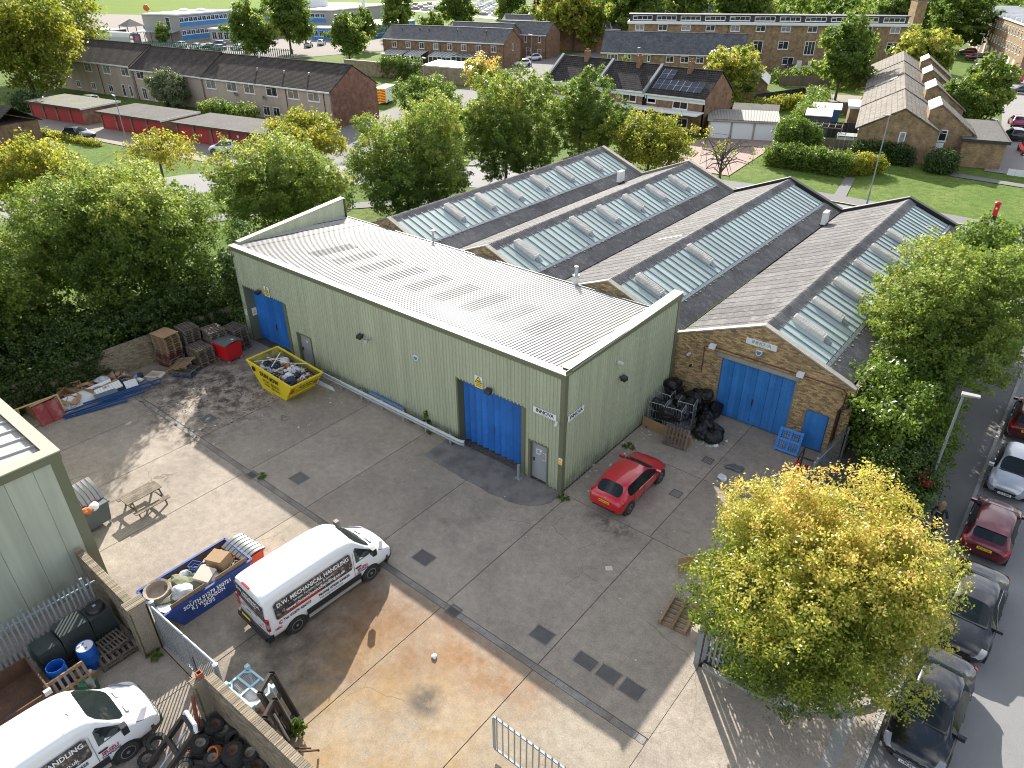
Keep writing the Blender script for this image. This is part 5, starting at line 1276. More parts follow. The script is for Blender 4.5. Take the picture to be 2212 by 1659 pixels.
obj('lifting_bar', MB().tube((-16.0, -2.95, .28), (-16.0, -1.35, .28), .04, n=8), YEL, sk)
INB = M('rusty_skip_inside', (.15, .085, .045), .85, noise=(2.5, .7, (.06, .045, .04)))
SKB = M('worn_blue_skip_paint', (.018, .055, .24), .55, noise=(1.6, .8, (.012, .04, .15), .45, .6), noise2=(3.2, .75, (.10, .055, .03), .60, .68))
bs, BB, BT = skip('blue_skip', 'worn blue waste skip with white lettering next to the van', SKB, INB, (-7.75, -5.95, -15.25, -11.75), (-7.6, -6.22, -14.6, -12.4), 1.22, (0, 0, 0), 0)
for i, (s_, z_, w_) in enumerate((('SOUTH 01279 350721', .85, .2), ('R J WILKINSON', .6, .19), ('SKIPS', .36, .19))):
 lettering(bs, s_, w_, INKW, (-6.2 + z_ * .22 + .04, -13.6, z_ + .08), (R(78), 0, R(90)), bold=.003)
# rubbish in the skips: single things and small stuff
def junk(prefix, where, x0, x1, y0, y1, z, n, mats, seed):
 rr = random.Random(seed)
 for i in range(n):
  x, y = rr.uniform(x0, x1), rr.uniform(y0, y1); s = rr.uniform(.12, .26); k = i % 3
  mt, nm, cl = mats[i % len(mats)]
  if nm == 'plastic_bag':
   o = lump('rubbish_bag', (s * 1.2, s, s * 1.4), mt, (x, y, z + rr.uniform(-.05, .1)), rr.uniform(0, 6), seed=seed * 50 + i, rough=.3); tag(o, '%s rubbish bag in the %s' % (cl, where), 'bag', 'rubbish bags in the %s' % where)
  else:
   w, d, h = s * rr.uniform(.8, 1.7), s, s * rr.uniform(.4, 1.0)
   o = obj('cardboard_box', MB().box(-w / 2, w / 2, -d / 2, d / 2, 0, h).box(-w * .3, w * .3, -d * .1, d * .1, h, h + .004), mt, None, (x, y, z + rr.uniform(-.05, .1)), (rr.uniform(-.5, .5), rr.uniform(-.5, .5), rr.uniform(0, 3))); tag(o, '%s box in the %s' % (cl, where), 'box', 'boxes in the %s' % where)
def scraps(name, label, x0, x1, y0, y1, zf, n, mats, seed, smax=.12, flat=False):
 rr = random.Random(seed); m = MB()
 for i in range(n):
  x, y = rr.uniform(x0, x1), rr.uniform(y0, y1); s = rr.uniform(.25, 1) * smax; z = zf(x, y, rr)
  a = rr.uniform(0, 6.28); e = Vector((math.cos(a), math.sin(a), 0 if flat else rr.uniform(-.6, .6))) * s; g_ = Vector((-math.sin(a), math.cos(a), 0 if flat else rr.uniform(-.6, .6))) * s * rr.uniform(.3, 1)
  p = Vector((x, y, z)); up = Vector((0, 0, .006 if flat else s * rr.uniform(.1, .6)))
  m.hexa([p - e - g_, p + e - g_, p + e + g_, p - e + g_], [p - e - g_ + up, p + e - g_ * .6 + up, p + e + g_ + up, p - e * .7 + g_ + up], rr.randrange(len(mats)))
 o = obj(name, m, mats); o['kind'] = 'stuff'; o['label'] = label; o['category'] = 'litter'
 return o
CLEARP = M('clear_plastic', (.46, .48, .50), .25, bump=(12, 1.0)); NAVYR = M('navy_rag', (.03, .04, .075), .9); ORG = M('orange_scrap', (.45, .13, .03), .7); KHAKI = M('khaki_cloth', (.16, .17, .11), .95, bump=(8, 1)); BEIGE = M('beige_cloth', (.34, .28, .22), .95, bump=(8, 1)); TEAL = M('teal_scrap', (.03, .28, .36), .6); GREENS = M('green_bag', (.02, .24, .06), .4, bump=(9, .8))
junk('y', 'yellow skip', -18.7, -15.9, -2.8, -1.5, .95, 26, [(CLEARP, 'plastic_bag', 'clear plastic'), (CARD, 'box', 'brown cardboard'), (PWHITE, 'plastic_bag', 'white'), (NAVYR, 'plastic_bag', 'dark'), (CARDL, 'box', 'pale card'), (BAG, 'plastic_bag', 'black'), (PWHITE, 'box', 'white foam')], 4)
scraps('skip_scraps', 'small mixed scraps heaped in the yellow skip', -18.9, -15.7, -3.0, -1.4, lambda x, y, r: r.uniform(.85, 1.2), 330, [PWHITE, CLEARP, CARD, INKG, NAVYR, ORG, PWHITE, CARDL], 5, .13)
obj('infill', MB().hexa([(-18.3, -3.0, .05), (-16.3, -3.0, .05), (-16.3, -1.3, .05), (-18.3, -1.3, .05)], [(-18.8, -3.0, .86), (-15.75, -3.0, .86), (-15.75, -1.3, .86), (-18.8, -1.3, .86)]), INKG, sk)
for i, (a, b) in enumerate((((-19.1, -2.9, 1.35), (-17.8, -1.6, 1.5)), ((-18.9, -2.2, 1.4), (-17.4, -1.9, 1.45)), ((-18.6, -1.5, 1.5), (-17.9, -2.6, 1.3)), ((-17.8, -1.7, 1.2), (-16.6, -1.2, 1.35)))):
 tag(obj('white_lath', MB().beam(a, b, .05, .02), PWHITE), ['longest white lath poking from the yellow skip', 'white lath crossing the yellow skip heap', 'short white lath on the yellow skip heap', 'white lath along the back rim of the yellow skip'][i], 'lath')
junk('b', 'blue skip', -7.4, -6.3, -14.4, -12.2, .92, 12, [(PWHITE, 'plastic_bag', 'white'), (CLEARP, 'plastic_bag', 'clear plastic'), (CARDL, 'box', 'pale card')], 9)
tag(obj('cardboard_box', MB().box(-.38, .38, -.28, .28, 0, .42), CARD, None, (-6.75, -12.55, 1.15), (.1, -.12, .3)), 'large brown sealed box at the van end of the blue skip', 'box')
tag(obj('cardboard_box', MB().box(-.3, .3, -.3, .3, 0, .34), CARDL, None, (-6.6, -13.3, 1.05), (.15, .2, .5)), 'big crushed pale box in the middle of the blue skip', 'box')
tag(lump('khaki_sheet', (.75, .5, .35), KHAKI, (-6.95, -13.95, .98), .4, seed=31, rough=.35, sub=3), 'crumpled khaki sheet in the blue skip', 'cloth')
tag(lump('khaki_sheet', (.5, .3, .3), KHAKI, (-6.75, -14.6, .95), 1.2, seed=33, rough=.35, sub=3), 'smaller khaki rag near the skip end by the gate', 'cloth')
tag(lump('plastic_wrap', (.42, .35, .35), CLEARP, (-6.45, -14.25, 1.0), .4, seed=36, rough=.4, sub=3), 'ball of clear wrapping on the blue skip rim', 'wrapping')
b_ = obj('pet_bed', MB().lathe([(.0, .1), (.34, .12), (.38, .34), (.46, .36), (.5, .2), (.46, 0), (0, 0)], 18, (0, 0, 0)), BEIGE, None, (-7.25, -14.75, .98), (.1, .1, 0), smooth=True); tag(b_, 'round brown padded pet bed in the blue skip', 'pet bed')
cr8 = thing('plastic_crate', 'dark blue plastic crate on top of the blue skip', 'crate', (-7.2, -13.3, 1.15), .4)
for q in ((-.2, .2, -.16, -.145), (-.2, .2, .145, .16), (-.2, -.185, -.145, .145), (.185, .2, -.145, .145)): obj('side', MB().box(*q, .16, .26).box(*q, 0, .08), BLUEF, cr8)
for i in range(5): piece('slat', cr8, -.2, .2, -.12 + i * .06, -.105 + i * .06, .0, .02, BLUEF)
tr_ = thing('foam_tray', 'white perforated tray at the gate end of the blue skip', 'tray', (-6.4, -14.95, 1.08), .35); obj('plate', MB().box(-.3, .3, -.2, .2, 0, .03), PWHITE, tr_)
hl = MB()
for i in range(6):
 for j in range(4): hl.box(-.25 + i * .09, -.21 + i * .09, -.15 + j * .09, -.11 + j * .09, .03, .033)
o = obj('holes', hl, INKG, tr_); o['kind'] = 'stuff'
scraps('skip_scraps', 'small scraps in the worn blue skip', -7.55, -6.2, -14.9, -11.95, lambda x, y, r: r.uniform(.8, 1.1), 150, [PWHITE, CARD, BEIGE, TEAL, INKG, KHAKI], 8, .12)
obj('infill', MB().box(-7.5, -6.3, -14.5, -12.5, .05, .82), INKG, bs)
for i, y in enumerate((-14.3, -12.6)): tag(obj('brown_plank', MB().beam((-6.02, y - .6, 1.3), (-6.02, y + .7, 1.33), .03, .22), WOOD), ['brown plank along the blue skip rim by the gate', 'brown plank along the blue skip rim by the van'][i], 'plank')
# ---- wheeled bins
def bin_body(label, x, y, rz, w, d, h, mat, lidmat, lid='closed', name='wheeled_bin', ribs=0):
 t = thing(name, label, 'bin', (x, y, 0), rz)
 b0, b1 = .86, 1.0
 m = MB().hexa([(-w / 2 * b0, -d / 2 * b0, .2), (w / 2 * b0, -d / 2 * b0, .2), (w / 2 * b0, d / 2 * b0, .2), (-w / 2 * b0, d / 2 * b0, .2)], [(-w / 2, -d / 2, h), (w / 2, -d / 2, h), (w / 2, d / 2, h), (-w / 2, d / 2, h)])
 obj('tub', m, mat, t)
 obj('rim', MB().box(-w / 2 - .04, w / 2 + .04, -d / 2 - .04, -d / 2, h - .06, h + .02).box(-w / 2 - .04, w / 2 + .04, d / 2, d / 2 + .04, h - .06, h + .02).box(-w / 2 - .04, -w / 2, -d / 2, d / 2, h - .06, h + .02).box(w / 2, w / 2 + .04, -d / 2, d / 2, h - .06, h + .02), mat, t)
 for x_ in (-1, 1):
  for y_ in (-1, 1):
   obj('caster', MB().lathe([(0, -.03), (.09, -.03), (.09, .03), (0, .03)], 12, (x_ * w * .38, y_ * d * .38, .09), axis='x').box(x_ * w * .38 - .05, x_ * w * .38 + .05, y_ * d * .38 - .03, y_ * d * .38 + .03, .15, .2), GALV, t)
 lm = MB(); n = 7; rows = []
 for i in range(n + 1):
  a = i / n; rows.append([(-w / 2 - .05, -d / 2 - .05 + a * (d + .1), .03 + .10 * math.sin(math.pi * a)), (w / 2 + .05, -d / 2 - .05 + a * (d + .1), .03 + .10 * math.sin(math.pi * a))])
 lm.grid([r[::-1] for r in rows] if False else [[r[0], r[1]] for r in rows]); lm.grid([[(r[0][0], r[0][1], r[0][2] - .05), (r[1][0], r[1][1], r[1][2] - .05)] for r in rows][::-1])
 lm.grid([[(r[0][0], r[0][1], r[0][2] - .05) for r in rows], [r[0] for r in rows]]); lm.grid([[r[1] for r in rows], [(r[1][0], r[1][1], r[1][2] - .05) for r in rows]])
 lo = obj('lid', lm, lidmat, t, loc=(0, 0, h + .02), smooth=True)
 for k in range(ribs): obj('lid_rib', MB().path([(-w / 2 + (k + .5) * w / ribs, r[0][1], r[0][2] + .004) for r in rows], .018, 5), lidmat if lidmat != GREYL else GREYP, lo)
 if lid == 'open':
  lo.rotation_euler = (R(-40), 0, 0); lo.location = (0, -d * .28, h + .36)
 return t
bin_body('red wheeled bin with flat dark lid beside the pallet stacks', -22.85, -2.35, R(6), 1.25, 1.15, 1.22, RED, GREYP)
bin_body('orange red wheeled bin with ribbed grey lid behind the van', -6.85, -11.55, R(5), 1.3, .85, 1.12, REDO, GREYP, ribs=6)
gb = bin_body('dark grey wheeled bin with its lid tipped open beside the picnic table', -14.15, -14.25, R(-84), 1.3, 1.0, 1.15, GREYP, GREYL, 'open', ribs=7)
for i, (x, y, z, m_) in enumerate(((-13.8, -14.1, 1.05, PWHITE), (-14.0, -14.5, 1.05, BAG), (-13.7, -14.4, 1.08, ORG))): tag(lump('rubbish_bag', (.22, .2, .25), m_, (x, y, z), i, seed=60 + i), ['white bag bulging from the open grey bin', 'black bag in the open grey bin', 'orange scrap on top of the open grey bin'][i], 'bag')
for i, p in enumerate(((-.3, .5), (.3, .5), (.62, -.2))): obj('sticker', MB().box(p[0] - .08, p[0] + .08, p[1] - .03, p[1] + .03, .1, .104), INKR, [c for c in gb.children if c.name.startswith('lid')][0])
tag(lump('green_bag', (.42, .32, .3), GREENS, (-13.15, -15.0, 0), .5, seed=71, rough=.4, sub=3), 'bright green plastic bag on the ground by the grey bin', 'bag')
tag(obj('white_dish', MB().lathe([(.0, .05), (.25, .07), (.34, .12), (.36, .11), (.26, .03), (0, 0)], 20), PWHITE, None, (-12.85, -15.15, .1), (.25, -.2, 0), smooth=True), 'white oval dish on the green plastic bag', 'dish')
# ---- picnic table
pt = thing('picnic_table', 'weathered wooden picnic table with attached benches in the yard', 'picnic table', (-13.7, -12.25, 0), R(2))
for i in range(5): piece('top_plank', pt, -.33 + i * .135, -.33 + i * .135 + .125, -.78, .78, .72, .755, WOODB)
for sx in (-1, 1):
 for i in range(2): piece('seat_plank', pt, *sorted((sx * (.62 + i * .13), sx * (.62 + i * .13 + .12))), -.78, .78, .41, .445, WOODB)
for y in (-.6, .6):
 obj('table_end', MB().beam((-.8, y, .38), (.8, y, .38), .09, .045, up=(0, 1, 0)), WOODB, pt); obj('table_end', MB().beam((-.32, y, .69), (.32, y, .69), .07, .045, up=(0, 1, 0)), WOODB, pt)
 for sx in (-1, 1): obj('leg', MB().beam((sx * .22, y + .05, .72), (sx * .66, y + .05, .0), .09, .04, up=(0, 1, 0)), WOODB, pt)
 obj('brace', MB().beam((0, y * .95, .42), (0, y * .3, .71), .06, .04), WOODB, pt)
# ---- crash barrier along the warehouse
ar = thing('crash_barrier', 'galvanised steel crash barrier running along the green warehouse front', 'barrier')
prof = [(0, .30), (-.04, .32), (-.08, .38), (-.08, .42), (-.02, .46), (-.02, .48), (-.08, .52), (-.08, .56), (-.04, .62), (0, .64)]
bm_ = MB().grid([[(-16.5, -.5 + y, z) for y, z in prof], [(-5.75, -.5 + y, z) for y, z in prof]][::-1]); bm_.grid([[(-16.5, -.494 + y, z) for y, z in prof], [(-5.75, -.494 + y, z) for y, z in prof]]); obj('rail', bm_, GALV, ar)
obj('fishtail_end', MB().grid([[(-5.75, -.5 + y, z) for y, z in prof], [(-5.45, -.40 + y * 1.2, z) for y, z in prof]][::-1]).grid([[(-5.75, -.492 + y, z) for y, z in prof], [(-5.45, -.392 + y * 1.2, z) for y, z in prof]]), GALV, ar)
for x in (-16.4, -14.75, -13.05, -11.4, -9.75, -8.1, -6.4): obj('post', MB().box(x - .06, x + .06, -.48, -.38, 0, .62), GALV, ar)
t = thing('steel_bollard', 'short grey steel bollard between the main doors and the grey door', 'bollard', (-2.1, -.42, .02)); obj('post', MB().box(-.06, .06, -.05, .05, 0, .8), GALVP, t); obj('base_plate', MB().box(-.16, .16, -.12, .12, 0, .02), GALV, t)
t = thing('shelf_panel', 'long blue edged metal shelf panel leaning behind the crash barrier', 'panel', (-11.3, -.2, 0)); obj('panel', MB().hexa([(-1.4, -.12, .05), (1.3, -.12, .05), (1.3, -.08, .05), (-1.4, -.08, .05)], [(-1.4, .02, .55), (1.3, .02, .55), (1.3, .06, .55), (-1.4, .06, .55)]), GREYD, t); obj('edge', MB().beam((-1.4, .04, .57), (1.3, .04, .57), .06, .03), BLUB, t)
for i in range(4): tag(obj('white_strip', MB().beam((-16.9, -.95 + i * .09, .02 + .012 * i), (-14.9 - i * .12, -.8 + i * .04, .02 + .012 * i), .05, .015), PWHITE), ['outer white plastic strip on the ground beside the yellow skip', 'second white plastic strip from the yellow skip', 'third white plastic strip from the yellow skip', 'white plastic strip nearest the crash barrier'][i], 'strip')
# ---- cardboard heap along the boundary wall
def open_box(label, loc, w, d, h, rz, mat=CARD, tilt=(0, 0), flaps=True):
 t = thing('cardboard_box', label, 'box', loc, rz); t.rotation_euler = (tilt[0], tilt[1], rz)
 for nm, q in (('side', (-w / 2, w / 2, -d / 2, -d / 2 + .012, 0, h)), ('side', (-w / 2, w / 2, d / 2 - .012, d / 2, 0, h)), ('side', (-w / 2, -w / 2 + .012, -d / 2 + .012, d / 2 - .012, 0, h)), ('side', (w / 2 - .012, w / 2, -d / 2 + .012, d / 2 - .012, 0, h)), ('bottom', (-w / 2 + .012, w / 2 - .012, -d / 2 + .012, d / 2 - .012, 0, .012))): piece(nm, t, *q, mat)
 if flaps:
  obj('flap', MB().hexa([(-w / 2, -d / 2, h), (w / 2, -d / 2, h), (w / 2, -d / 2 + .01, h), (-w / 2, -d / 2 + .01, h)], [(-w / 2, -d / 2 - d * .3, h + .02), (w / 2, -d / 2 - d * .3, h + .02), (w / 2, -d / 2 - d * .3 + .01, h + .03), (-w / 2, -d / 2 - d * .3 + .01, h + .03)]), mat, t)
  obj('flap', MB().hexa([(w / 2 - .01, -d / 2, h), (w / 2, -d / 2, h), (w / 2, d / 2, h), (w / 2 - .01, d / 2, h)], [(w / 2 + w * .22, -d / 2, h - .08), (w / 2 + w * .23, -d / 2, h - .08), (w / 2 + w * .23, d / 2, h - .08), (w / 2 + w * .22, d / 2, h - .08)]), mat, t)
 return t
open_box('large open brown box full of bags by the brick pier', (-25.1, -8.75, 0), 1.0, .95, .6, R(12))
tag(lump('rubbish_bag', (.42, .35, .35), CLEARP, (-25.1, -8.75, .42), .3, seed=81, rough=.35, sub=3), 'clear plastic bag stuffed in the large open box', 'bag')
open_box('very large brown box standing behind the red panel', (-25.6, -11.85, 0), 1.5, 1.4, .75, R(3), flaps=False)
open_box('brown box tipped over in the middle of the heap', (-25.1, -10.7, .25), .8, .7, .6, R(35), tilt=(.4, .5))
open_box('flattened brown box on top of the heap', (-25.45, -10.2, .45), .8, .9, .3, R(-20), tilt=(.1, .35))
open_box('brown box with torn flaps above the white panel', (-24.85, -9.85, .15), .7, .6, .5, R(60), tilt=(-.3, .2))
open_box('small brown box at the front of the heap', (-24.65, -10.6, .3), .5, .4, .3, R(50), tilt=(.5, .3))
open_box('brown box wedged behind the heap near the ivy', (-25.8, -9.6, .2), .7, .6, .5, R(-10))
open_box('white printed open carton near the low pallets', (-24.1, -6.35, 0), .7, .6, .32, R(30), CARDL)
open_box('low brown box on the ground at the heap end', (-24.6, -7.55, 0), .55, .45, .25, R(20))
for i, (x, y, m_, s) in enumerate(((-24.9, -7.9, BAG, .35), (-24.5, -7.1, PWHITE, .22), (-24.9, -6.9, NAVYR, .28), (-24.3, -7.5, PWHITE, .2), (-25.3, -7.3, GREENS, .18))):
 tag(lump('rubbish_bag', (s, s * .8, s), m_, (x, y, 0), i, seed=90 + i, rough=.35), ['black bag at the end of the cardboard heap', 'white crumpled bag nearest the pallets', 'dark blue rag beside the cardboard heap', 'small white bag by the blue frame end', 'green scrap at the foot of the brick wall'][i], 'bag')
sc = scraps('heap_scraps', 'torn card and paper scraps in the cardboard heap', -26, -24.3, -11.3, -7.2, lambda x, y, r: r.uniform(.02, .35), 130, [CARD, CARDL, CARD, PWHITE, INKG], 14, .22)
wp = thing('white_board', 'long white board leaning on the cardboard heap', 'board', (-24.25, -9.75, 0)); obj('board', MB().hexa([(-.02, -1.55, 0.02), (.03, -1.55, 0.02), (.03, 1.3, .1), (-.02, 1.3, .1)], [(-.52, -1.5, .62), (-.47, -1.5, .62), (-.47, 1.25, .72), (-.52, 1.25, .72)]), PWHITE, wp)
wr_ = thing('white_radiator', 'white ribbed radiator lying on the white board', 'radiator', (-24.3, -8.85, .42), R(80)); wr_.rotation_euler = (R(0), R(38), R(2)); obj('panel', MB().box(-.22, .22, -.7, .7, 0, .03), PWHITE, wr_)
for i in range(9): piece('rib', wr_, -.2, .2, -.66 + i * .155, -.6 + i * .155, .03, .05, UPVC)
tag(obj('grey_board', MB().box(-.3, .3, -.55, .55, 0, .03), GREYP, None, (-23.85, -9.2, .28), (0, R(25), R(-8))), 'dark grey board lying on the blue steel frame', 'board')
tag(obj('white_board', MB().box(-.3, .3, -.32, .32, 0, .02), PWHITE, None, (-24.05, -7.75, .3), (0, R(20), R(-12))), 'small white square board on the blue frame end', 'board')
bf = thing('blue_steel_frame', 'tangle of blue steel racking beams lying on the ground', 'racking', (0, 0, 0))
for a, b in (((-23.9, -11.5, .1), (-23.0, -7.2, .25)), ((-23.7, -11.5, .05), (-22.85, -8.6, .1)), ((-24.0, -11.4, .25), (-23.2, -7.6, .4)), ((-23.6, -11.0, .12), (-22.8, -7.6, .2)), ((-23.9, -10.4, .35), (-23.3, -6.4, .3)), ((-23.5, -9.6, .3), (-23.2, -6.5, .12)), ((-23.9, -11.5, .06), (-23.55, -11.1, .12)), ((-23.3, -8.6, .15), (-22.75, -8.7, .12)), ((-23.6, -7.0, .3), (-23.0, -6.9, .2))): obj('beam', MB().beam(a, b, .07, .07), BLUEF, bf)
rp = thing('red_panel', 'faded red ribbed panel propped on a pale timber frame', 'panel', (-23.95, -11.9, 0), 0)
obj('panel', MB().hexa([(0, -.65, 0), (.04, -.65, 0), (.04, .6, 0), (0, .6, 0)], [(-.35, -.72, 1.05), (-.31, -.72, 1.05), (-.31, .55, 1.05), (-.35, .55, 1.05)]), REDP, rp)
for y in (-.6, 0, .55): obj('rib', MB().beam((.05, y, .02), (-.29, y - .07, 1.06), .09, .05, up=(0, 1, 0)), REDP, rp)
tf = thing('timber_frame', 'pale new timber frame behind the red panel', 'frame', (-24.3, -12.1, 0))
for a, b in (((.0, -1.15, .02), (-.1, -1.05, 1.15)), ((.25, .85, .02), (.0, .8, 1.25)), ((-.2, -1.3, 1.15), (0, .85, 1.2)), ((.02, -.55, 1.12), (.1, .55, 1.22)), ((.15, -1.1, .05), (.1, .4, .05))): obj('batten', MB().beam(a, b, .09, .05), WOODN, tf)
# ---- roll cages and bin bags in the corner
def roll_cage(label, x, y, rz):
 t = thing('roll_cage', label, 'cage', (x, y, 0), rz)
 w, d, h = .8, .7, 1.6
 for px_, py_ in ((-w / 2, -d / 2), (w / 2, -d / 2), (w / 2, d / 2), (-w / 2, d / 2)):
  obj('upright', MB().tube((px_, py_, .15), (px_, py_, h - .08), .016, n=6), GALV, t); obj('caster', MB().lathe([(0, -.02), (.06, -.02), (.06, .02), (0, .02)], 10, (px_, py_, .06), axis='x'), BLKP, t)
 for a, b in (((-w / 2, -d / 2), (w / 2, -d / 2)), ((-w / 2, d / 2), (-w / 2, -d / 2)), ((w / 2, -d / 2), (w / 2, d / 2))):
  a = Vector((*a, 0)); b = Vector((*b, 0))
  obj('top_bow', MB().path([a + Vector((0, 0, h - .08)), a.lerp(b, .08) + Vector((0, 0, h)), a.lerp(b, .92) + Vector((0, 0, h)), b + Vector((0, 0, h - .08))], .016, 6), GALV, t)
  for i in range(1, 6):
   p = a.lerp(b, i / 6); obj('wire', MB().tube(p + Vector((0, 0, .2)), p + Vector((0, 0, h)), .006, n=4), GALV, t)
  for z in (.25, .7, 1.15): obj('cross_wire', MB().tube(a + Vector((0, 0, z)), b + Vector((0, 0, z)), .008, n=4), GALV, t)
 obj('base', MB().box(-w / 2, w / 2, -d / 2, d / 2, .13, .16), GALV, t)
roll_cage('steel roll cage of black bags nearest the green wall', .75, 7.35, R(8)); roll_cage('steel roll cage of black bags beside the leaning pallet', 1.65, 7.45, R(8)); roll_cage('steel roll cage at the back of the bag heap', .55, 8.4, R(4)); roll_cage('steel roll cage sunk in the middle of the bag heap', 1.85, 8.3, R(10))
rr = random.Random(77); k = 0
for i in range(34):
 if i < 16: x, y, z = rr.uniform(.35, 2.2), rr.uniform(7.1, 9.9), rr.uniform(.6, 1.25)
 else: x, y, z = rr.uniform(.5, 3.3), rr.uniform(7.6, 10.0), rr.uniform(0, .5)
 if i > 28: x, y, z = rr.uniform(2.6, 3.5), rr.uniform(7.9, 9.4), 0
 s = rr.uniform(.32, .5)
 o = lump('bin_bag', (s, s * .85, s * 1.35), BAG, (x, y, z), rr.uniform(0, 6), seed=200 + i % 9, rough=.34, sub=3); tag(o, 'black bin bag in the heap beside the brick shed', 'bag', 'heap of black bin bags')
py_ = thing('plywood_board', 'long stained plywood board standing in front of the roll cages', 'board', (1.55, 6.86, 0), R(-4)); obj('board', MB().box(-1.4, 1.4, 0, .02, 0, .62), PLY, py_)
# gas bottles in a cage
gc = thing('wire_cage', 'dark wire mesh cage beside the palisade and blue side door', 'cage', (8.2, 8.0, 0), R(3))
for x in (-.42, .42):
 for y in (-.45, .45): obj('post', MB().box(x - .025, x + .025, y - .025, y + .025, 0, 1.3), STEEL, gc)
for z in (.1, .7, 1.28):
 for q in ((-.42, .42, -.47, -.43), (-.42, .42, .43, .47)): obj('rail', MB().box(*q, z, z + .03), STEEL, gc)
 for q in ((-.44, -.40, -.45, .45), (.40, .44, -.45, .45)): obj('rail', MB().box(*q, z, z + .03), STEEL, gc)
for i in range(8): obj('mesh_wire', MB().tube((-.42 + i * .12, -.45, .1), (-.42 + i * .12, -.45, 1.3), .006, n=4), STEEL, gc)
for i, (x, y) in enumerate(((7.9, 7.2), (8.3, 7.1), (8.1, 6.75), (8.42, 6.6))):
 t = thing('gas_cylinder', ['red gas cylinder at the cage corner, left in the front pair', 'red gas cylinder right behind the cage corner one', 'red gas cylinder half hidden by yellow leaves', 'red gas cylinder against the palisade, mostly hidden'][i], 'gas cylinder', (x, y, 0), 0, 'red gas cylinders by the wire cage')
 obj('body', MB().lathe([(0, .02), (.15, .03), (.16, .1), (.16, .95), (.12, 1.08), (.05, 1.14), (0, 1.14)], 16), RED, t, smooth=True); obj('valve', MB().tube((0, 0, 1.14), (0, 0, 1.26), .03, n=8), CHROME, t); obj('collar', MB().lathe([(.09, 1.1), (.1, 1.26), (.085, 1.26), (.085, 1.1)], 12), RED, t)
# ---- lane behind the gate: tank, barrels, rusty trailer, tyres
tk = thing('oil_tank', 'dark green plastic oil tank against the palisade', 'oil tank', (-8.1, -17.4, 0), R(2))
for (y0, y1, h_) in ((-1.25, -.5, 1.12), (-.5, .45, 1.28), (.45, 1.2, 1.2)): obj('section', MB().hexa([(-.42, y0, .05), (.42, y0, .05), (.42, y1, .05), (-.42, y1, .05)], [(-.38, y0 + .02, h_), (.38, y0 + .02, h_), (.38, y1 - .02, h_), (-.38, y1 - .02, h_)]), TANK, tk)
obj('lid', MB().lathe([(.0, 1.36), (.26, 1.34), (.30, 1.28), (.30, 1.2)], 20, (0, .85, 0)), BLKP, tk, smooth=True); obj('bolt_head', MB().box(-.05, .05, .8, .9, 1.36, 1.39), GALV, tk)
def barrel(label, x, y, open_top):
 t = thing('plastic_barrel', label, 'barrel', (x, y, 0)); r = .29
 obj('drum', MB().lathe([(0, .02), (r * .93, .0), (r, .06), (r, .30), (r * 1.03, .33), (r, .36), (r, .60), (r * 1.03, .63), (r, .66), (r, .88), (r * .95, .95)] + ([(r * .88, .95), (r * .88, .2), (0, .18)] if open_top else [(r * .9, .93), (0, .93)]), 24), BLUP, t, smooth=True)
 if not open_top:
  obj('lid', MB().lathe([(r * .9, .935), (r * .86, .945), (0, .945)], 20), PWHITE, t);
  for a in (-.12, .12): obj('bung', MB().tube((a, 0, .945), (a, 0, .97), .035, n=8), BLUP, t)
barrel('closed blue plastic barrel with white dusty lid beside the pallets', -7.1, -17.45, False); barrel('open blue plastic barrel beside the rusty trailer', -7.05, -18.4, True)
t = thing('plastic_tub', 'black open tub between the blue barrel and the oil tank', 'tub', (-7.55, -17.95, 0)); obj('tub', MB().lathe([(0, .02), (.24, .0), (.29, .55), (.27, .55), (.22, .05), (0, .04)], 18), BLKP, t, smooth=True)
t = thing('grey_drum', 'small dark grey drum beside the open barrel', 'drum', (-6.75, -17.95, 0)); obj('drum', MB().lathe([(0, 0), (.17, 0), (.18, .4), (.1, .45), (0, .45)], 16), GREYP, t, smooth=True)
t = thing('oil_can', 'square dark green metal can near the leaning pallet', 'can', (-6.1, -17.95, 0), R(40)); obj('can', MB().box(-.22, .22, -.16, .16, 0, .45), GREENB, t); obj('handle', MB().path([(-.1, 0, .45), (-.1, 0, .5), (.1, 0, .5), (.1, 0, .45)], .012, 5), GREENB, t)
t = thing('cardboard_carton', 'small brown carton beside the dark grey drum', 'box', (-6.55, -17.7, 0), R(20)); obj('carton', MB().box(-.14, .14, -.12, .12, 0, .3), CARD, t); obj('roll', MB().tube((0, 0, .3), (0, 0, .38), .07, n=12), PWHITE, t)
rt_ = thing('rusty_trailer', 'rusty open steel box trailer behind the white van', 'trailer', (-7.2, -20.4, 0), R(0))
for q in ((-1.0, 1.0, 1.5, 1.55), (-1.0, 1.0, -1.5, -1.45), (-1.0, -.95, -1.45, 1.5), (.95, 1.0, -1.45, 1.5)): obj('side', MB().box(*q, .3, .95), RUST, rt_)
obj('floor', MB().box(-.95, .95, -1.45, 1.5, .28, .31), RUST, rt_); obj('plate', MB().box(.9, 1.02, 1.35, 1.56, .82, 1.0), PWHITE, rt_)
for x in (-.9, .9): obj('wheel', wheel_mesh('dark', .28)[0], parent=rt_, loc=(x * 1.12, 0, .28))
tag(lump('blue_rag', (.25, .2, .15), BLUP, (-6.6, -20.0, .33), 0, seed=120), 'crumpled blue cloth in the rusty trailer', 'cloth')
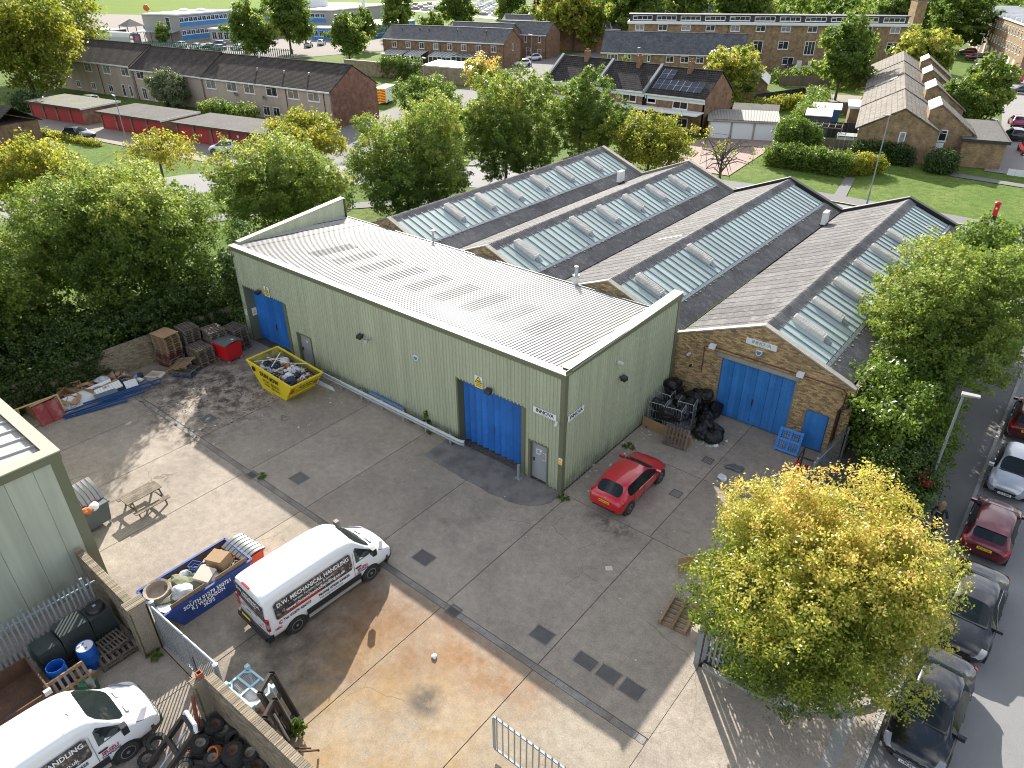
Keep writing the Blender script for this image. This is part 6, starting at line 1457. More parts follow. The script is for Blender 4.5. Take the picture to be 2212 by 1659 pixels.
def tyre_mesh(r, w, rim):
 m = MB().lathe([(r * .55, -w * .4), (r * .62, -w / 2), (r * .92, -w / 2), (r, -w * .36), (r, w * .36), (r * .92, w / 2), (r * .62, w / 2), (r * .55, w * .4), (r * .55, -w * .4)], 22)
 n = 22
 for i in range(n):
  a = 2 * math.pi * i / n
  for s in (-1, 1):
   d = Vector((math.cos(a), math.sin(a), 0)); tn = Vector((-d.y, d.x, 0))
   c_ = d * (r + .006); z0, z1 = (0.02, w * .45) if s > 0 else (-w * .45, -.02); off = tn * (.012 if s > 0 else -.02)
   m.hexa([c_ - tn * .02 + off - d * .012 + Vector((0, 0, z0)), c_ + off + Vector((0, 0, z0)), c_ + tn * .02 + off + Vector((0, 0, z0)), c_ + tn * .02 + off - d * .012 + Vector((0, 0, z0))], [c_ - tn * .02 + off - d * .012 + Vector((0, 0, z1)), c_ + off + Vector((0, 0, z1)), c_ + tn * .02 + off + Vector((0, 0, z1)), c_ + tn * .02 + off - d * .012 + Vector((0, 0, z1))])
 a_ = m.mesh('tread', RUB, smooth=True)
 b_ = None
 if rim: b_ = MB().lathe([(r * .56, -w * .35), (r * .5, -w * .3), (r * .5, w * .2), (r * .56, w * .42), (r * .53, w * .43), (r * .3, w * .15), (r * .16, w * .2), (r * .16, w * .05), (0, w * .05)], 18).mesh('rim', rim, smooth=True)
 return a_, b_
PALER = M('old_wheel_rim', (.30, .27, .22), .6, metal=.3, noise=(6, .6, (.14, .08, .05)))
TM = [tyre_mesh(.27, .2, PALER), tyre_mesh(.27, .2, RUST), tyre_mesh(.32, .22, RUST), tyre_mesh(.3, .2, None)]
TY = [(-2.1, -16.4, .1, 0, .15, 1, 'tyre with rusty rim nearest the drain pipe'), (-1.75, -16.1, .1, .2, 0, 3, 'dark tyre close under the brick wall by the pier'), (-1.5, -16.15, .42, .35, .1, 1, 'tyre with rusty rim leaning on the heap'), (-1.2, -16.05, .3, .1, .05, 0, 'tyre with pale rim by the wall, upper heap'), (-1.25, -16.1, .08, 0, 0, 2, 'tyre at the bottom under the wall side heap'),
  (-.75, -15.95, .28, 1.2, .3, 3, 'big tyre standing on edge against the wall'), (-1.35, -16.75, .35, .3, -.2, 0, 'tyre with pale rim in the heap middle'), (-1.35, -16.72, .1, 0, 0, 2, 'tyre under the pale rimmed one in the heap middle'), (-.65, -16.75, .3, .1, .1, 0, 'tyre with pale rim beside the orange ring'), (-.65, -16.73, .09, 0, 0, 1, 'bottom tyre beside the orange ring'),
  (-.25, -16.3, .5, .1, .05, 2, 'top tyre of the tallest pile'), (-.25, -16.32, .29, 0, 0, 2, 'middle tyre of the tallest pile'), (-.27, -16.3, .09, 0, 0, 2, 'bottom tyre of the tallest pile'), (.05, -15.95, .3, .1, .05, 0, 'tyre with pale rim against the wall, right of heap'), (.05, -15.95, .09, 0, 0, 1, 'bottom tyre against the wall, right of heap'),
  (.5, -16.05, .2, .3, -.15, 2, 'large worn tyre tilted at the wall end'), (-.2, -16.95, .25, .5, .1, 3, 'pale dusty tyre tilted at the picture edge'), (-2.45, -17.55, .28, .2, .1, 3, 'grey dusty tyre next to the van nose'), (-2.3, -17.95, .1, .0, .1, 0, 'tyre with pale rim beside the van nose'), (-1.2, -17.4, .1, 0, .1, 0, 'tyre with pale rim between the mast rails'),
  (-1.6, -17.0, .1, 0, 0, 2, 'dark tyre beneath the fallen mast'), (-.7, -17.3, .12, .1, 0, 3, 'dark tyre at the bottom picture edge'), (.95, -16.3, .1, 0, 0, 2, 'tyre lying beyond the tilted large one'), (-.9, -16.45, .1, 0, 0, 3, 'dark tyre hidden low beside the orange ring')]
for (x, y, z, tx, tz, k_, lab) in TY:
 t = thing('old_tyre', lab, 'tyre', (x, y, z), 0, 'heap of old forklift tyres'); t.rotation_euler = (tx, tz, x * 7)
 o = obj('tread', TM[k_][0], parent=t)
 if TM[k_][1]: obj('rim', TM[k_][1], parent=t)
tag(obj('orange_ring', MB().lathe([(.16, 0), (.2, 0), (.21, .2), (.16, .2), (.16, 0)], 16), ORG, None, (-.75, -16.55, .3), (.8, .2, 0), smooth=True), 'orange steel ring among the tyres', 'ring')
def mast(label, p, rot, L_, W_):
 t = thing('forklift_mast', label, 'forklift mast', p); t.rotation_euler = rot
 for x in (-W_ / 2, W_ / 2):
  obj('channel', MB().box(x - .055, x + .055, -.09, -.07, 0, L_).box(x - .055, x - .035, -.07, .07, 0, L_).box(x + .035, x + .055, -.07, .07, 0, L_), STEEL, t)
  obj('inner_channel', MB().box(x - .03, x + .03, -.05, .1, .1, L_ - .1), STEEL, t)
 for z in (.1, L_ * .55, L_ - .12): obj('cross_member', MB().box(-W_ / 2 + .056, W_ / 2 - .056, -.09, .02, z, z + .12), STEEL, t)
 obj('hydraulic_ram', MB().tube((0, .05, .2), (0, .05, L_ - .3), .035, n=8), GALV, t, smooth=True)
 return t
m1 = mast('black forklift mast with white top bar lying across the tyres', (-1.42, -18.3, .35), (R(-52), 0, R(-6)), 1.95, .75)
obj('top_bar', MB().path([(-.40, -.02, 1.9), (-.3, -.12, 2.05), (.3, -.12, 2.05), (.42, -.02, 1.9)], .06, 8), PWHITE, m1)
mast('black forklift mast leaning on the outer side of the brick wall', (.1, -14.55, 0), (R(14), 0, R(-62)), 2.1, .7)
mast('second black forklift mast behind the leaning one by the wall', (.55, -14.95, 0), (R(12), 0, R(-62)), 1.75, .6)
t = thing('steel_bracket', 'bent rusty steel bracket on the ground by the masts', 'bracket', (1.1, -15.0, 0)); obj('bar', MB().path([(-.5, -.3, .05), (.25, .15, .35), (.5, .35, .4), (.35, .45, .1)], .035, 6), RUST, t); obj('arm', MB().path([(-.5, -.1, .05), (.2, .3, .25)], .03, 6), RUST, t)
lc = thing('pale_blue_cage', 'pale blue steel mesh cage lid beside the brick wall', 'cage', (-1.42, -14.85, 0), R(4))
for x in (-.65, .65):
 for y in (-.4, .4): obj('post', MB().box(x - .03, x + .03, y - .03, y + .03, 0, .95), LBLUE, lc); obj('corner_cup', MB().box(x - .07, x + .07, y - .07, y + .07, .95, 1.06), LBLUE, lc)
for y in (-.4, 0, .4): obj('frame_bar', MB().box(-.65, .65, y - .035, y + .035, .9, .95), LBLUE, lc)
for x in (-.65, 0, .65): obj('frame_bar', MB().box(x - .035, x + .035, -.4, .4, .895, .944), LBLUE, lc)
for a, b in (((-.65, -.2), (-.4, -.4)), ((.65, -.2), (.4, -.4)), ((-.65, .2), (-.4, .4)), ((.65, .2), (.4, .4))): obj('corner_brace', MB().beam((*a, .925), (*b, .925), .05, .04), LBLUE, lc)
ms = MB()
for i in range(26): ms.beam((-.62 + i * .05, -.38, .88), (-.62 + i * .05, .38, .88), .006, .006)
for i in range(16): ms.beam((-.62, -.38 + i * .05, .885), (.62, -.38 + i * .05, .885), .006, .006)
o = obj('mesh', ms, GALV, lc); o['kind'] = 'stuff'
obj('floor', MB().box(-.6, .6, -.36, .36, .1, .13), BEIGE, lc)
for i, (x, y) in enumerate(((-1.7, -14.8), (-1.2, -14.95), (-.95, -14.75))): tag(lump('rubbish_bag', (.2, .18, .2), (PWHITE, BEIGE, CARD)[i], (x, y, .14), i, seed=150 + i), ['white scrap inside the pale blue cage', 'beige rag inside the pale blue cage', 'brown scrap inside the pale blue cage'][i], 'rag')
t = thing('white_drum', 'dirty white plastic drum behind the corner fence post', 'drum', (8.42, -3.55, 0)); obj('drum', MB().lathe([(0, 0), (.2, 0), (.22, .1), (.22, .5), (.2, .58), (0, .6)], 20), BEIGE, t, smooth=True)
t = thing('orange_board', 'orange brown plywood box edge under the yellow leaves', 'board', (6.75, -.7, 0), R(50)); obj('board', MB().hexa([(-.5, 0, 0), (.5, 0, 0), (.5, .03, 0), (-.5, .03, 0)], [(-.5, .18, .6), (.5, .18, .6), (.5, .21, .6), (-.5, .21, .6)]), PLY, t); obj('side', MB().hexa([(.5, 0, 0), (.53, 0, 0), (.53, .5, 0), (.5, .5, 0)], [(.5, .18, .6), (.53, .18, .6), (.53, .5, .6), (.5, .5, .6)]), PLY, t)
# ---- signs and fittings on the walls
def sign(label, loc, rot, w, h, build, name='sign_board'):
 t = thing(name, label, 'sign', loc); t.rotation_euler = rot
 obj('board', MB().box(-w / 2, w / 2, 0, .02, -h / 2, h / 2), UPVC, t)
 build(t); return t
def innova(faded=False):
 def f(t):
  a = M('faded_print', (.32, .34, .36), .5) if faded else INK
  for i, (ch, x) in enumerate((('i', -.44), ('N', -.32), ('N', -.13), ('O', .07), ('V', .25), ('A', .4))):
   mt = (INKB if not faded else M('faded_blue_print', (.45, .52, .6), .5)) if ch == 'V' else a
   lettering(t, ch, .26, mt, (x, -.004, .02), (R(90), 0, 0), bold=.006)
  lettering(t, 'BUSINESS SOLUTIONS', .045, INKG, (.02, -.003, -.115), (R(90), 0, 0))
 return f
sign('INNOVA sign on the green front wall near the corner', (-.97, -.065, 3.88), (0, 0, 0), 1.24, .30, innova())
sign('INNOVA sign on the green side wall above the red car', (.065, .83, 3.85), (0, 0, R(90)), 1.2, .30, innova())
sign('faded INNOVA sign on the brick gable', (4.27, 10.29, 4.72), (0, 0, 0), 1.52, .32, innova(True))
def warn(t):
 obj('triangle', MB().extr([(-.19, -.004, -.02), (.19, -.004, -.02), (0, -.004, .27)], (0, .004, 0)), YELS, t)
 m = MB()
 for a, b in (((-.2, -.03), (.2, -.03)), ((.2, -.03), (0, .29)), ((0, .29), (-.2, -.03))): m.beam((a[0], -.006, a[1]), (b[0], -.006, b[1]), .03, .004, up=(0, 1, 0))
 m.beam((-.09, -.007, .05), (.09, -.007, .06), .05, .003, up=(0, 1, 0)); obj('outline', m, INK, t)
 obj('text_panel', MB().box(-.2, .2, -.003, .0, -.29, -.06), YELS, t); lettering(t, 'CAUTION', .075, INK, (0, -.006, -.13), (R(90), 0, 0)); lettering(t, 'Forklift trucks', .05, INK, (0, -.006, -.22), (R(90), 0, 0))
sign('yellow forklift warning sign above the main folding doors', (-4.75, -.065, 4.05), (0, 0, 0), .46, .62, warn); sign('yellow forklift warning sign above the far blue doors', (-21.23, -.065, 4.04), (0, 0, 0), .48, .62, warn)
def warn2(t): obj('triangle', MB().extr([(-.1, -.003, .0), (.1, -.003, .0), (0, -.003, .16)], (0, .003, 0)), YELS, t); obj('text_panel', MB().box(-.1, .1, -.003, 0, -.16, -.03), YELS, t)
sign('small yellow caution sign on the door reveal of the far doors', (-23.765, .35, 1.9), (0, 0, R(-90) + math.pi), .34, .5, warn2); sign('tiny yellow caution sign on the olive corner trim', (-.05, -.075, 1.75), (0, 0, 0), .2, .34, warn2); sign('small white notice on the green wall beside far doors', (-24.1, -.06, 1.9), (0, 0, 0), .26, .42, lambda t: lettering(t, 'NOTICE', .05, INKG, (0, -.004, .1), (R(90), 0, 0)))
def floodlight(label, loc, rz, mat=BLKP):
 t = thing('flood_light', label, 'light', loc, rz); obj('housing', MB().hexa([(-.16, -.34, -.12), (.16, -.34, -.12), (.14, -.1, -.1), (-.14, -.1, -.1)], [(-.17, -.3, .04), (.17, -.3, .04), (.15, -.08, .1), (-.15, -.08, .1)]), mat, t); obj('bracket', MB().box(-.05, .05, -.1, 0, -.04, .04), mat, t)
floodlight('black flood light on the green front wall beside the loudspeaker', (-12.8, -.05, 3.9), 0); floodlight('black flood light above the far blue doors', (-21.9, -.05, 3.9), 0); floodlight('black flood light above the main folding doors', (-4.0, -.05, 3.95), 0); floodlight('black flood light on the green side wall', (.05, 4.42, 4.05), R(90)); floodlight('small white light above the blue brick-shed doors, conduit end', (1.96, 10.3, 3.95), 0, PWHITE); floodlight('small white light on the conduit beside the stone lintel end', (6.4, 10.3, 3.92), 0, PWHITE)
t = thing('horn_loudspeaker', 'grey horn loudspeaker on the green front wall', 'loudspeaker', (-12.15, -.05, 3.9)); obj('horn', MB().lathe([(.04, -.1), (.05, -.2), (.15, -.38), (.14, -.38), (0, -.2)], 14, axis='y'), GALV, t, smooth=True); obj('bracket', MB().box(-.03, .03, -.16, 0, -.03, .03), GALV, t)
def alarm(label, loc, rz=0):
 t = thing('alarm_box', label, 'alarm box', loc, rz); obj('case', MB().extr([(-.15, -.08, .1), (-.16, -.08, .0), (-.08, -.08, -.16), (.08, -.08, -.16), (.16, -.08, .0), (.15, -.08, .1)], (0, .08, 0)), UPVC, t); obj('front', MB().extr([(-.12, -.085, .07), (-.125, -.085, .0), (-.06, -.085, -.12), (.06, -.085, -.12), (.125, -.085, .0), (.12, -.085, .07)], (0, .004, 0)), M('alarm_blue', (.05, .25, .5), .4), t)
alarm('white and blue alarm box on the green front wall', (-8.82, -.04, 3.93)); alarm('white and blue alarm box on the brick gable under the sign', (4.24, 10.31, 4.28))
for i, (loc, rz, lab) in enumerate((((-.3, -.07, 3.72), R(20), 'white security camera at the warehouse corner'), ((.06, 4.07, 5.0), R(90), 'white security camera high on the green side wall'), ((.72, 10.3, 3.05), 0, 'white security camera on the brick wall near the downpipe'), ((.93, 10.3, 2.45), 0, 'round black security camera on the brick wall'))):
 t = thing('security_camera', lab, 'camera', loc, rz); obj('body', MB().box(-.05, .05, -.26, -.06, -.05, .04), PWHITE if i != 3 else BLKP, t); obj('mount', MB().box(-.06, .06, -.06, 0, -.05, .05), PWHITE, t)
# ---- street furniture
def lamp_post(label, x, y, h, arm, rz, z0=0, r=.09, double=False):
 t = thing('street_lamp', label, 'street lamp', (x, y, z0), rz)
 obj('column', MB().tube((0, 0, 0), (0, 0, 1.35), r, n=10).tube((0, 0, 1.35), (0, 0, h), r * .65, r * .5, 10), GALVP, t, smooth=True)
 obj('lantern', MB().hexa([(-.13, -.08, h - .02), (.13, -.08, h - .02), (.10, arm, h + .03), (-.10, arm, h + .03)], [(-.13, -.08, h + .08), (.13, -.08, h + .08), (.10, arm, h + .09), (-.10, arm, h + .09)]), GREYL, t)
 return t
lamp_post('tall grey street lamp on the pavement beside the parked cars', 12.86, 8.93, 5.9, .55, R(-80), -.03)
lamp_post('grey street lamp on the far lawn near the brick house', -2.3, 54.6, 8.3, .7, R(150), -.05); lamp_post('grey street lamp by the red garages', -85.9, 22.0, 6.0, 1.0, R(80), -.06); lamp_post('grey street lamp beside the terrace gable and ochre van', -84.0, 75.0, 6.0, .8, R(-90), -.06); lamp_post('slender street lamp among the right parked cars', -11.5, 158, 8.0, .8, R(90), -.06); lamp_post('street lamp before the slate roofed row', -60.0, 108, 6.5, .7, R(0), -.06); lamp_post('street lamp on the bend before small brick houses', -93, 118, 6.5, 1.1, R(90), -.06)
pb = thing('pillar_box', 'red cylindrical post box on the far lawn corner', 'post box', (8.15, 57.0, -.05))
obj('base', MB().lathe([(.24, 0), (.24, .38), (.22, .4)], 20), BLKP, pb, smooth=True); obj('body', MB().lathe([(.22, .4), (.22, 1.42), (.25, 1.44)], 20), RED, pb, smooth=True); obj('cap', MB().lathe([(.25, 1.44), (.30, 1.46), (.30, 1.54), (.22, 1.62), (0, 1.68)], 20), RED, pb, smooth=True); obj('slot', MB().box(-.1, .1, -.235, -.215, 1.28, 1.33), INK, pb); obj('notice_plate', MB().box(-.07, .07, -.232, -.215, 1.0, 1.15), INKW, pb)
t = thing('road_sign', 'small blue round sign on a post behind the street end shed', 'sign', (7.3, 44.5, -.05), R(30)); obj('post', MB().tube((0, 0, 0), (0, 0, 2.3), .04, n=8), GALV, t); obj('disc', MB().lathe([(0, -.02), (.3, -.02), (.3, .02), (0, .02)], 18, (0, 0, 2.2), axis='y'), BLUB, t); lettering(t, '\u2199', .4, INKW, (0, -.03, 2.2), (R(90), 0, 0), bold=.02)
# ---- litter
LIT = [PWHITE, CARDL, PWHITE, INKG]
scraps('yard_litter', 'scattered paper and plastic litter on the yard concrete', -21, -13, -8, -1, lambda x, y, r: .004, 90, LIT, 21, .045, True)
scraps('yard_litter', 'thin litter between the warehouse and the street', -12, 8.5, -7.5, 9, lambda x, y, r: .035 if -6.9 < x < .1 and -2.1 < y < 0 else .004, 40, LIT, 22, .035, True)
scraps('yard_litter', 'litter along the foot of the green side wall', .15, 1.0, .3, 6.8, lambda x, y, r: .004, 50, LIT + [CARD], 23, .06, True)
scraps('yard_litter', 'plastic scraps spilt before the black bags', 2.4, 4.2, 7.2, 8.8, lambda x, y, r: .01, 40, [PWHITE, CLEARP, M('mint_scrap', (.3, .45, .38), .6)], 24, .1)
scraps('dead_leaves', 'brown dead leaves along the pavement kerb and yard corner', 14.62, 14.85, -1, 20, lambda x, y, r: -.1, 320, [CARD, RUST, EARTH], 26, .035, True)
scraps('dead_leaves', 'dark leaf litter trodden into the far yard corner', -24.5, -16.5, -8.2, -2.5, lambda x, y, r: .004, 800, [RUST, EARTH, JOINT], 27, .05, True)
tag(lump('rag', (.35, .25, .12), GREYP, (5.35, 6.6, 0), .5, seed=170, rough=.5, sub=3), 'dark dirty rag heap on the ground before the brick shed', 'rag')
tag(lump('shopping_bag', (.2, .28, .14), PWHITE, (5.2, 5.5, 0), 1.0, seed=171, rough=.35), 'white printed bag on the ground near the yellow tree', 'bag')
tag(lump('paper_ball', (.11, .1, .12), PWHITE, (1.75, -9.9, 0), 0, seed=172), 'white crumpled paper ball on the rusty concrete', 'paper')
tag(obj('square_tile', MB().box(-.14, .14, -.12, .12, 0, .02), CARDL, None, (4.2, -2.6, .004), (0, 0, .7)), 'pale square tile lying on the yard joint', 'tile')
# ---------------------------------------------------------------- houses, garages, school beyond
def far_brick(name, c1, c2, mort, sx=4.4, sy=13.3, rough=.9, off=.5, mortar=.018, bump=.0):
 if name in MATS: return MATS[name]
 m = bpy.data.materials.new(name); m.use_nodes = True; nt = m.node_tree; N = nt.nodes; L = nt.links; b = N['Principled BSDF']; b.inputs['Roughness'].default_value = rough; b.inputs['Specular IOR Level'].default_value = .2
 tc_ = N.new('ShaderNodeTexCoord'); sp = N.new('ShaderNodeSeparateXYZ'); L.new(tc_.outputs['Object'], sp.inputs[0])
 ad = N.new('ShaderNodeMath'); ad.operation = 'ADD'; L.new(sp.outputs[0], ad.inputs[0]); L.new(sp.outputs[1], ad.inputs[1])
 cb = N.new('ShaderNodeCombineXYZ'); L.new(ad.outputs[0], cb.inputs[0]); L.new(sp.outputs[2], cb.inputs[1])
 br = N.new('ShaderNodeTexBrick'); br.inputs['Scale'].default_value = 1; br.inputs['Brick Width'].default_value = 1 / sx; br.inputs['Row Height'].default_value = 1 / sy; br.inputs['Mortar Size'].default_value = mortar
 br.inputs['Color1'].default_value = (*c1, 1); br.inputs['Color2'].default_value = (*c2, 1); br.inputs['Mortar'].default_value = (*mort, 1); br.offset = off
 L.new(cb.outputs[0], br.inputs['Vector'])
 t = N.new('ShaderNodeTexNoise'); t.inputs['Scale'].default_value = 1.3; t.inputs['Detail'].default_value = 9; t.inputs['Roughness'].default_value = .72; g_ = N.new('ShaderNodeNewGeometry'); L.new(g_.outputs['Position'], t.inputs['Vector'])
 mr = N.new('ShaderNodeMapRange'); mr.inputs[1].default_value = .3; mr.inputs[2].default_value = .7; mr.inputs[3].default_value = .5; mr.inputs[4].default_value = 1.55; L.new(t.outputs['Fac'], mr.inputs[0])
 hs = N.new('ShaderNodeHueSaturation'); L.new(br.outputs['Color'], hs.inputs['Color']); L.new(mr.outputs[0], hs.inputs['Value']); L.new(hs.outputs[0], b.inputs['Base Color'])
 if bump:
  bp = N.new('ShaderNodeBump'); bp.inputs['Strength'].default_value = bump; bp.inputs['Distance'].default_value = .05; L.new(br.outputs['Fac'], bp.inputs['Height']); bp.invert = True; L.new(bp.outputs[0], b.inputs['Normal'])
 MATS[name] = m; return m
FB1 = far_brick('brown_brick_wall', (.27, .135, .065), (.17, .08, .042), (.21, .155, .11)); FB2 = far_brick('yellow_brown_brick_wall', (.32, .20, .09), (.20, .115, .055), (.25, .19, .125)); FB3 = far_brick('red_brick_wall', (.27, .095, .05), (.18, .06, .036), (.2, .14, .11)); FB4 = far_brick('old_wall_brick', (.27, .20, .125), (.20, .145, .09), (.27, .23, .17))
PEB = M('pebbledash', (.44, .35, .285), .95, noise=(.3, .4, (.37, .295, .24)), fine=(9, .12), streak=(.8, .08))
TILE = far_brick('brown_roof_tiles', (.105, .084, .07), (.072, .058, .05), (.028, .023, .02), 3.3, 7.5, .85, .5, .03, 1.0); TILE2 = far_brick('dark_roof_tiles', (.062, .052, .048), (.042, .036, .034), (.014, .012, .012), 2.6, 4.6, .85, .5, .03, 1.0); SLATE = far_brick('grey_slates', (.115, .118, .125), (.085, .088, .095), (.05, .05, .052), 3, 7, .55, .5, .015); PALET = far_brick('pale_roof_tiles', (.20, .175, .145), (.155, .138, .115), (.09, .08, .07), 2.4, 3.4, .9, .5, .02); FELT = M('roofing_felt', (.125, .118, .108), .95, noise=(.5, .6, (.085, .08, .075)), noise2=(2, .4, (.18, .17, .155)), fine=(8, .25), spec=.12); FELTM = M('mossy_felt', (.125, .12, .105), .95, noise=(.35, .8, (.16, .17, .04), .5, .6), fine=(8, .25))
WHITEB = M('white_fascia', (.7, .7, .68), .5); PANEL = M('solar_panel', (.012, .016, .03), .12, spec=.8); SCHB = M('school_blue', (.025, .24, .58), .4, noise=(.4, .3, (.03, .17, .45))); SCHG = M('school_grey', (.33, .31, .29), .8, noise=(.4, .3, (.27, .26, .24))); SCHR = M('school_roof', (.42, .41, .39), .5)
_win = {}
def window(parent, w, h, x, y, z, rz=0, mull=1, mat=None, glass=None):
 """white frame with panes set back; local x along the wall, outside towards -y"""
 key = (w, h, mull, (glass or GLASS).name)
 if key not in _win:
  f = MB(); b = .11
  f.box(-w / 2, w / 2, -.03, .05, -h / 2, -h / 2 + b).box(-w / 2, w / 2, -.03, .05, h / 2 - b, h / 2).box(-w / 2, -w / 2 + b, -.03, .05, -h / 2 + b, h / 2 - b).box(w / 2 - b, w / 2, -.03, .05, -h / 2 + b, h / 2 - b)
  for i in range(mull): xx = -w / 2 + w * (i + 1) / (mull + 1); f.box(xx - .035, xx + .035, -.028, .05, -h / 2 + b, h / 2 - b)
  if h > .8 and w > .8: f.box(-w / 2 + b, -w / 2 + w / (mull + 1) - .04, -.026, .05, h * .18, h * .18 + .05)
  f.box(-w / 2 - .05, w / 2 + .05, -.1, 0, -h / 2 - .06, -h / 2 - .002)
  _win[key] = (f.mesh('window', UPVC), MB().box(-w / 2 + b, w / 2 - b, .0, .02, -h / 2 + b, h / 2 - b).mesh('pane', glass or GLASS))
 o = obj('window', _win[key][0], parent=parent, loc=(x, y, z), rot=(0, 0, rz)); obj('pane', _win[key][1], parent=o); return o
def house(label, p0, p1, dep, ze, zr, wall, roof, wins=(), name='terraced_house', over=.3, group=None, gw=(), ridge=.5, cat='house', fascia=True, downs=()):
 """gabled house: front wall from p0 to p1 (seen from its right-hand side), dep metres deep, ridge along it"""
 a = Vector(p0); b = Vector(p1); ln = (b - a).length; t = thing(name, label, cat, (a.x, a.y, -.1), math.atan2(b.y - a.y, b.x - a.x), group)
 yr = dep * ridge
 obj('front_wall', MB().box(0, ln, 0, .25, 0, ze), wall, t); obj('rear_wall', MB().box(0, ln, dep - .25, dep, 0, ze), wall, t)
 for x in (0, ln - .25): obj('gable_wall', MB().extr([(x + .001, .0, 0), (x + .001, dep, 0), (x + .001, dep, ze), (x + .001, yr, zr), (x + .001, .0, ze)], (.248, 0, 0)), wall, t)
 sl = (zr - ze) / yr; s2 = (zr - ze) / (dep - yr)
 A_ = [(-.12, -over, ze - over * sl + .06), (ln + .12, -over, ze - over * sl + .06), (ln + .12, yr, zr + .06), (-.12, yr, zr + .06)]
 obj('roof_slope', MB().hexa(A_, [(p[0], p[1], p[2] + .1) for p in A_]), roof, t)
 B_ = [(-.12, yr + .002, zr + .06), (ln + .12, yr + .002, zr + .06), (ln + .12, dep + over, ze - over * s2 + .06), (-.12, dep + over, ze - over * s2 + .06)]
 obj('roof_slope', MB().hexa(B_, [(p[0], p[1], p[2] + .1) for p in B_]), roof, t)
 obj('ridge', MB().tube((-.12, yr, zr + .15), (ln + .12, yr, zr + .15), .11, n=8), roof, t)
 if fascia: obj('fascia', MB().box(-.1, ln + .1, -over - .06, -over - .01, ze - over * sl - .06, ze - over * sl + .14), WHITEB, t)
 for w in wins: window(t, w[2], w[3], w[0], -.0, w[1], 0, w[4] if len(w) > 4 else 1, glass=w[5] if len(w) > 5 else None)
 for w in gw: window(t, w[2], w[3], ln + .001, w[0], w[1], R(90), 0)
 for x in downs: obj('downpipe', MB().tube((x, -.07, .1), (x, -.07, ze - .2), .05, n=6), STEEL, t)
 return t
def chimney(t, x, y, z0, z1, mat):
 c_ = obj('chimney', MB().box(x - .3, x + .3, y - .45, y + .45, z0, z1), mat, t)
 for k in (-.2, .2): obj('chimney_pot', MB().tube((x, y + k, z1), (x, y + k, z1 + .3), .11, n=8), TERR, c_)
def box_bld(label, p0, p1, dep, h, wall, roof, wins=(), name='building', rside=(), cat='building', para=.0, group=None):
 a = Vector(p0); b = Vector(p1); ln = (b - a).length; t = thing(name, label, cat, (a.x, a.y, -.1), math.atan2(b.y - a.y, b.x - a.x), group)
 obj('wall', MB().box(0, ln, 0, dep, 0, h), wall, t); obj('roof', MB().box(-.25, ln + .25, -.25, dep + .25, h + .002, h + .2), roof, t)
 obj('fascia', MB().box(-.3, ln + .3, -.3, -.252, h - .1, h + .25).box(ln + .252, ln + .3, -.25, dep + .25, h - .1, h + .25), WHITEB, t)
 for w in wins: window(t, w[2], w[3], w[0], -.02, w[1], 0, w[4] if len(w) > 4 else 1, glass=w[5] if len(w) > 5 else None)
 for w in rside: window(t, w[2], w[3], ln + .02, w[0], w[1], R(90), w[4] if len(w) > 4 else 1, glass=w[5] if len(w) > 5 else None)
 return t
W1 = (2.3, 1.45)
# pebbledashed terrace in three stepped lengths
u = [4.1, 10, 15.5]; lo = [-.7, 4.3, 9.8]
def seg(s): d = (Vector((-73.2, 46)) - Vector((-137.8, 38.7))).normalized(); return tuple(Vector((-137.8, 38.7)) + d * s)
house('left length of the pebbledashed terrace behind the first red garages', seg(-14), seg(17.3), 9.5, 5.35, 8.15, PEB, TILE, [(14 + s, 4.35, *W1, 1, CURT) for s in (-8, -2, 4.1, 10, 15.5)] + [(14 + s, 1.2, 1.4, 1.2) for s in (-.7, 4.3, 9.8)] + [(27.8, 1.15, .95, 2.0, 0), (29.9, 1.15, .9, 1.9, 0)], group='pebbledashed terrace', downs=(21.5,))
house('middle length of the pebbledashed terrace behind the white blossoming bush', seg(17.5), seg(36.4), 9.5, 4.95, 7.9, PEB, TILE, [(s - 17.5, 4.15, *W1) for s in (19.9, 25.2, 31)] + [(s - 17.5, 1.1, 1.3, 1.9) for s in (19.9, 23.2, 29)], group='pebbledashed terrace', downs=(.5,))
H1 = house('right length of the pebbledashed terrace ending in a red brick gable', seg(36.6), seg(65), 9.5, 4.9, 7.75, PEB, TILE, [(s - 36.6, 4.05, 2.4, 1.5, 1, g) for s, g in ((38.6, CURT), (43.6, CURT), (47.7, GLASS), (52.7, GLASS), (57.3, CURT), (61.5, CURT))] + [(s - 36.6, 1.1, 1.5, 1.4) for s in (40, 47.5, 50.9, 53.1, 58)], group='pebbledashed terrace', downs=(19.2, 27))
obj('brick_gable_skin', MB().extr([(28.42, 0, 0), (28.42, 9.5, 0), (28.42, 9.5, 4.9), (28.42, 4.75, 7.72), (28.42, 0, 4.9)], (.06, 0, 0)), FB3, H1)
for x in (8, 14.5): obj('satellite_dish', MB().lathe([(0, -.2), (.25, -.28), (.3, -.35), (.28, -.35), (0, -.22)], 12, (x, 0, 3.0), axis='y'), GREYP, H1)
for x, y_ in ((11, 2.2), (17, 2.2), (22, 2.4)): obj('roof_vent', MB().box(x - .1, x + .1, y_ - .1, y_ + .1, 6.3, 6.75), GALV, H1)
obj('flue', MB().tube((9, 4.6, 7.6), (9, 4.6, 8.5), .1, n=8), WHITEB, H1)
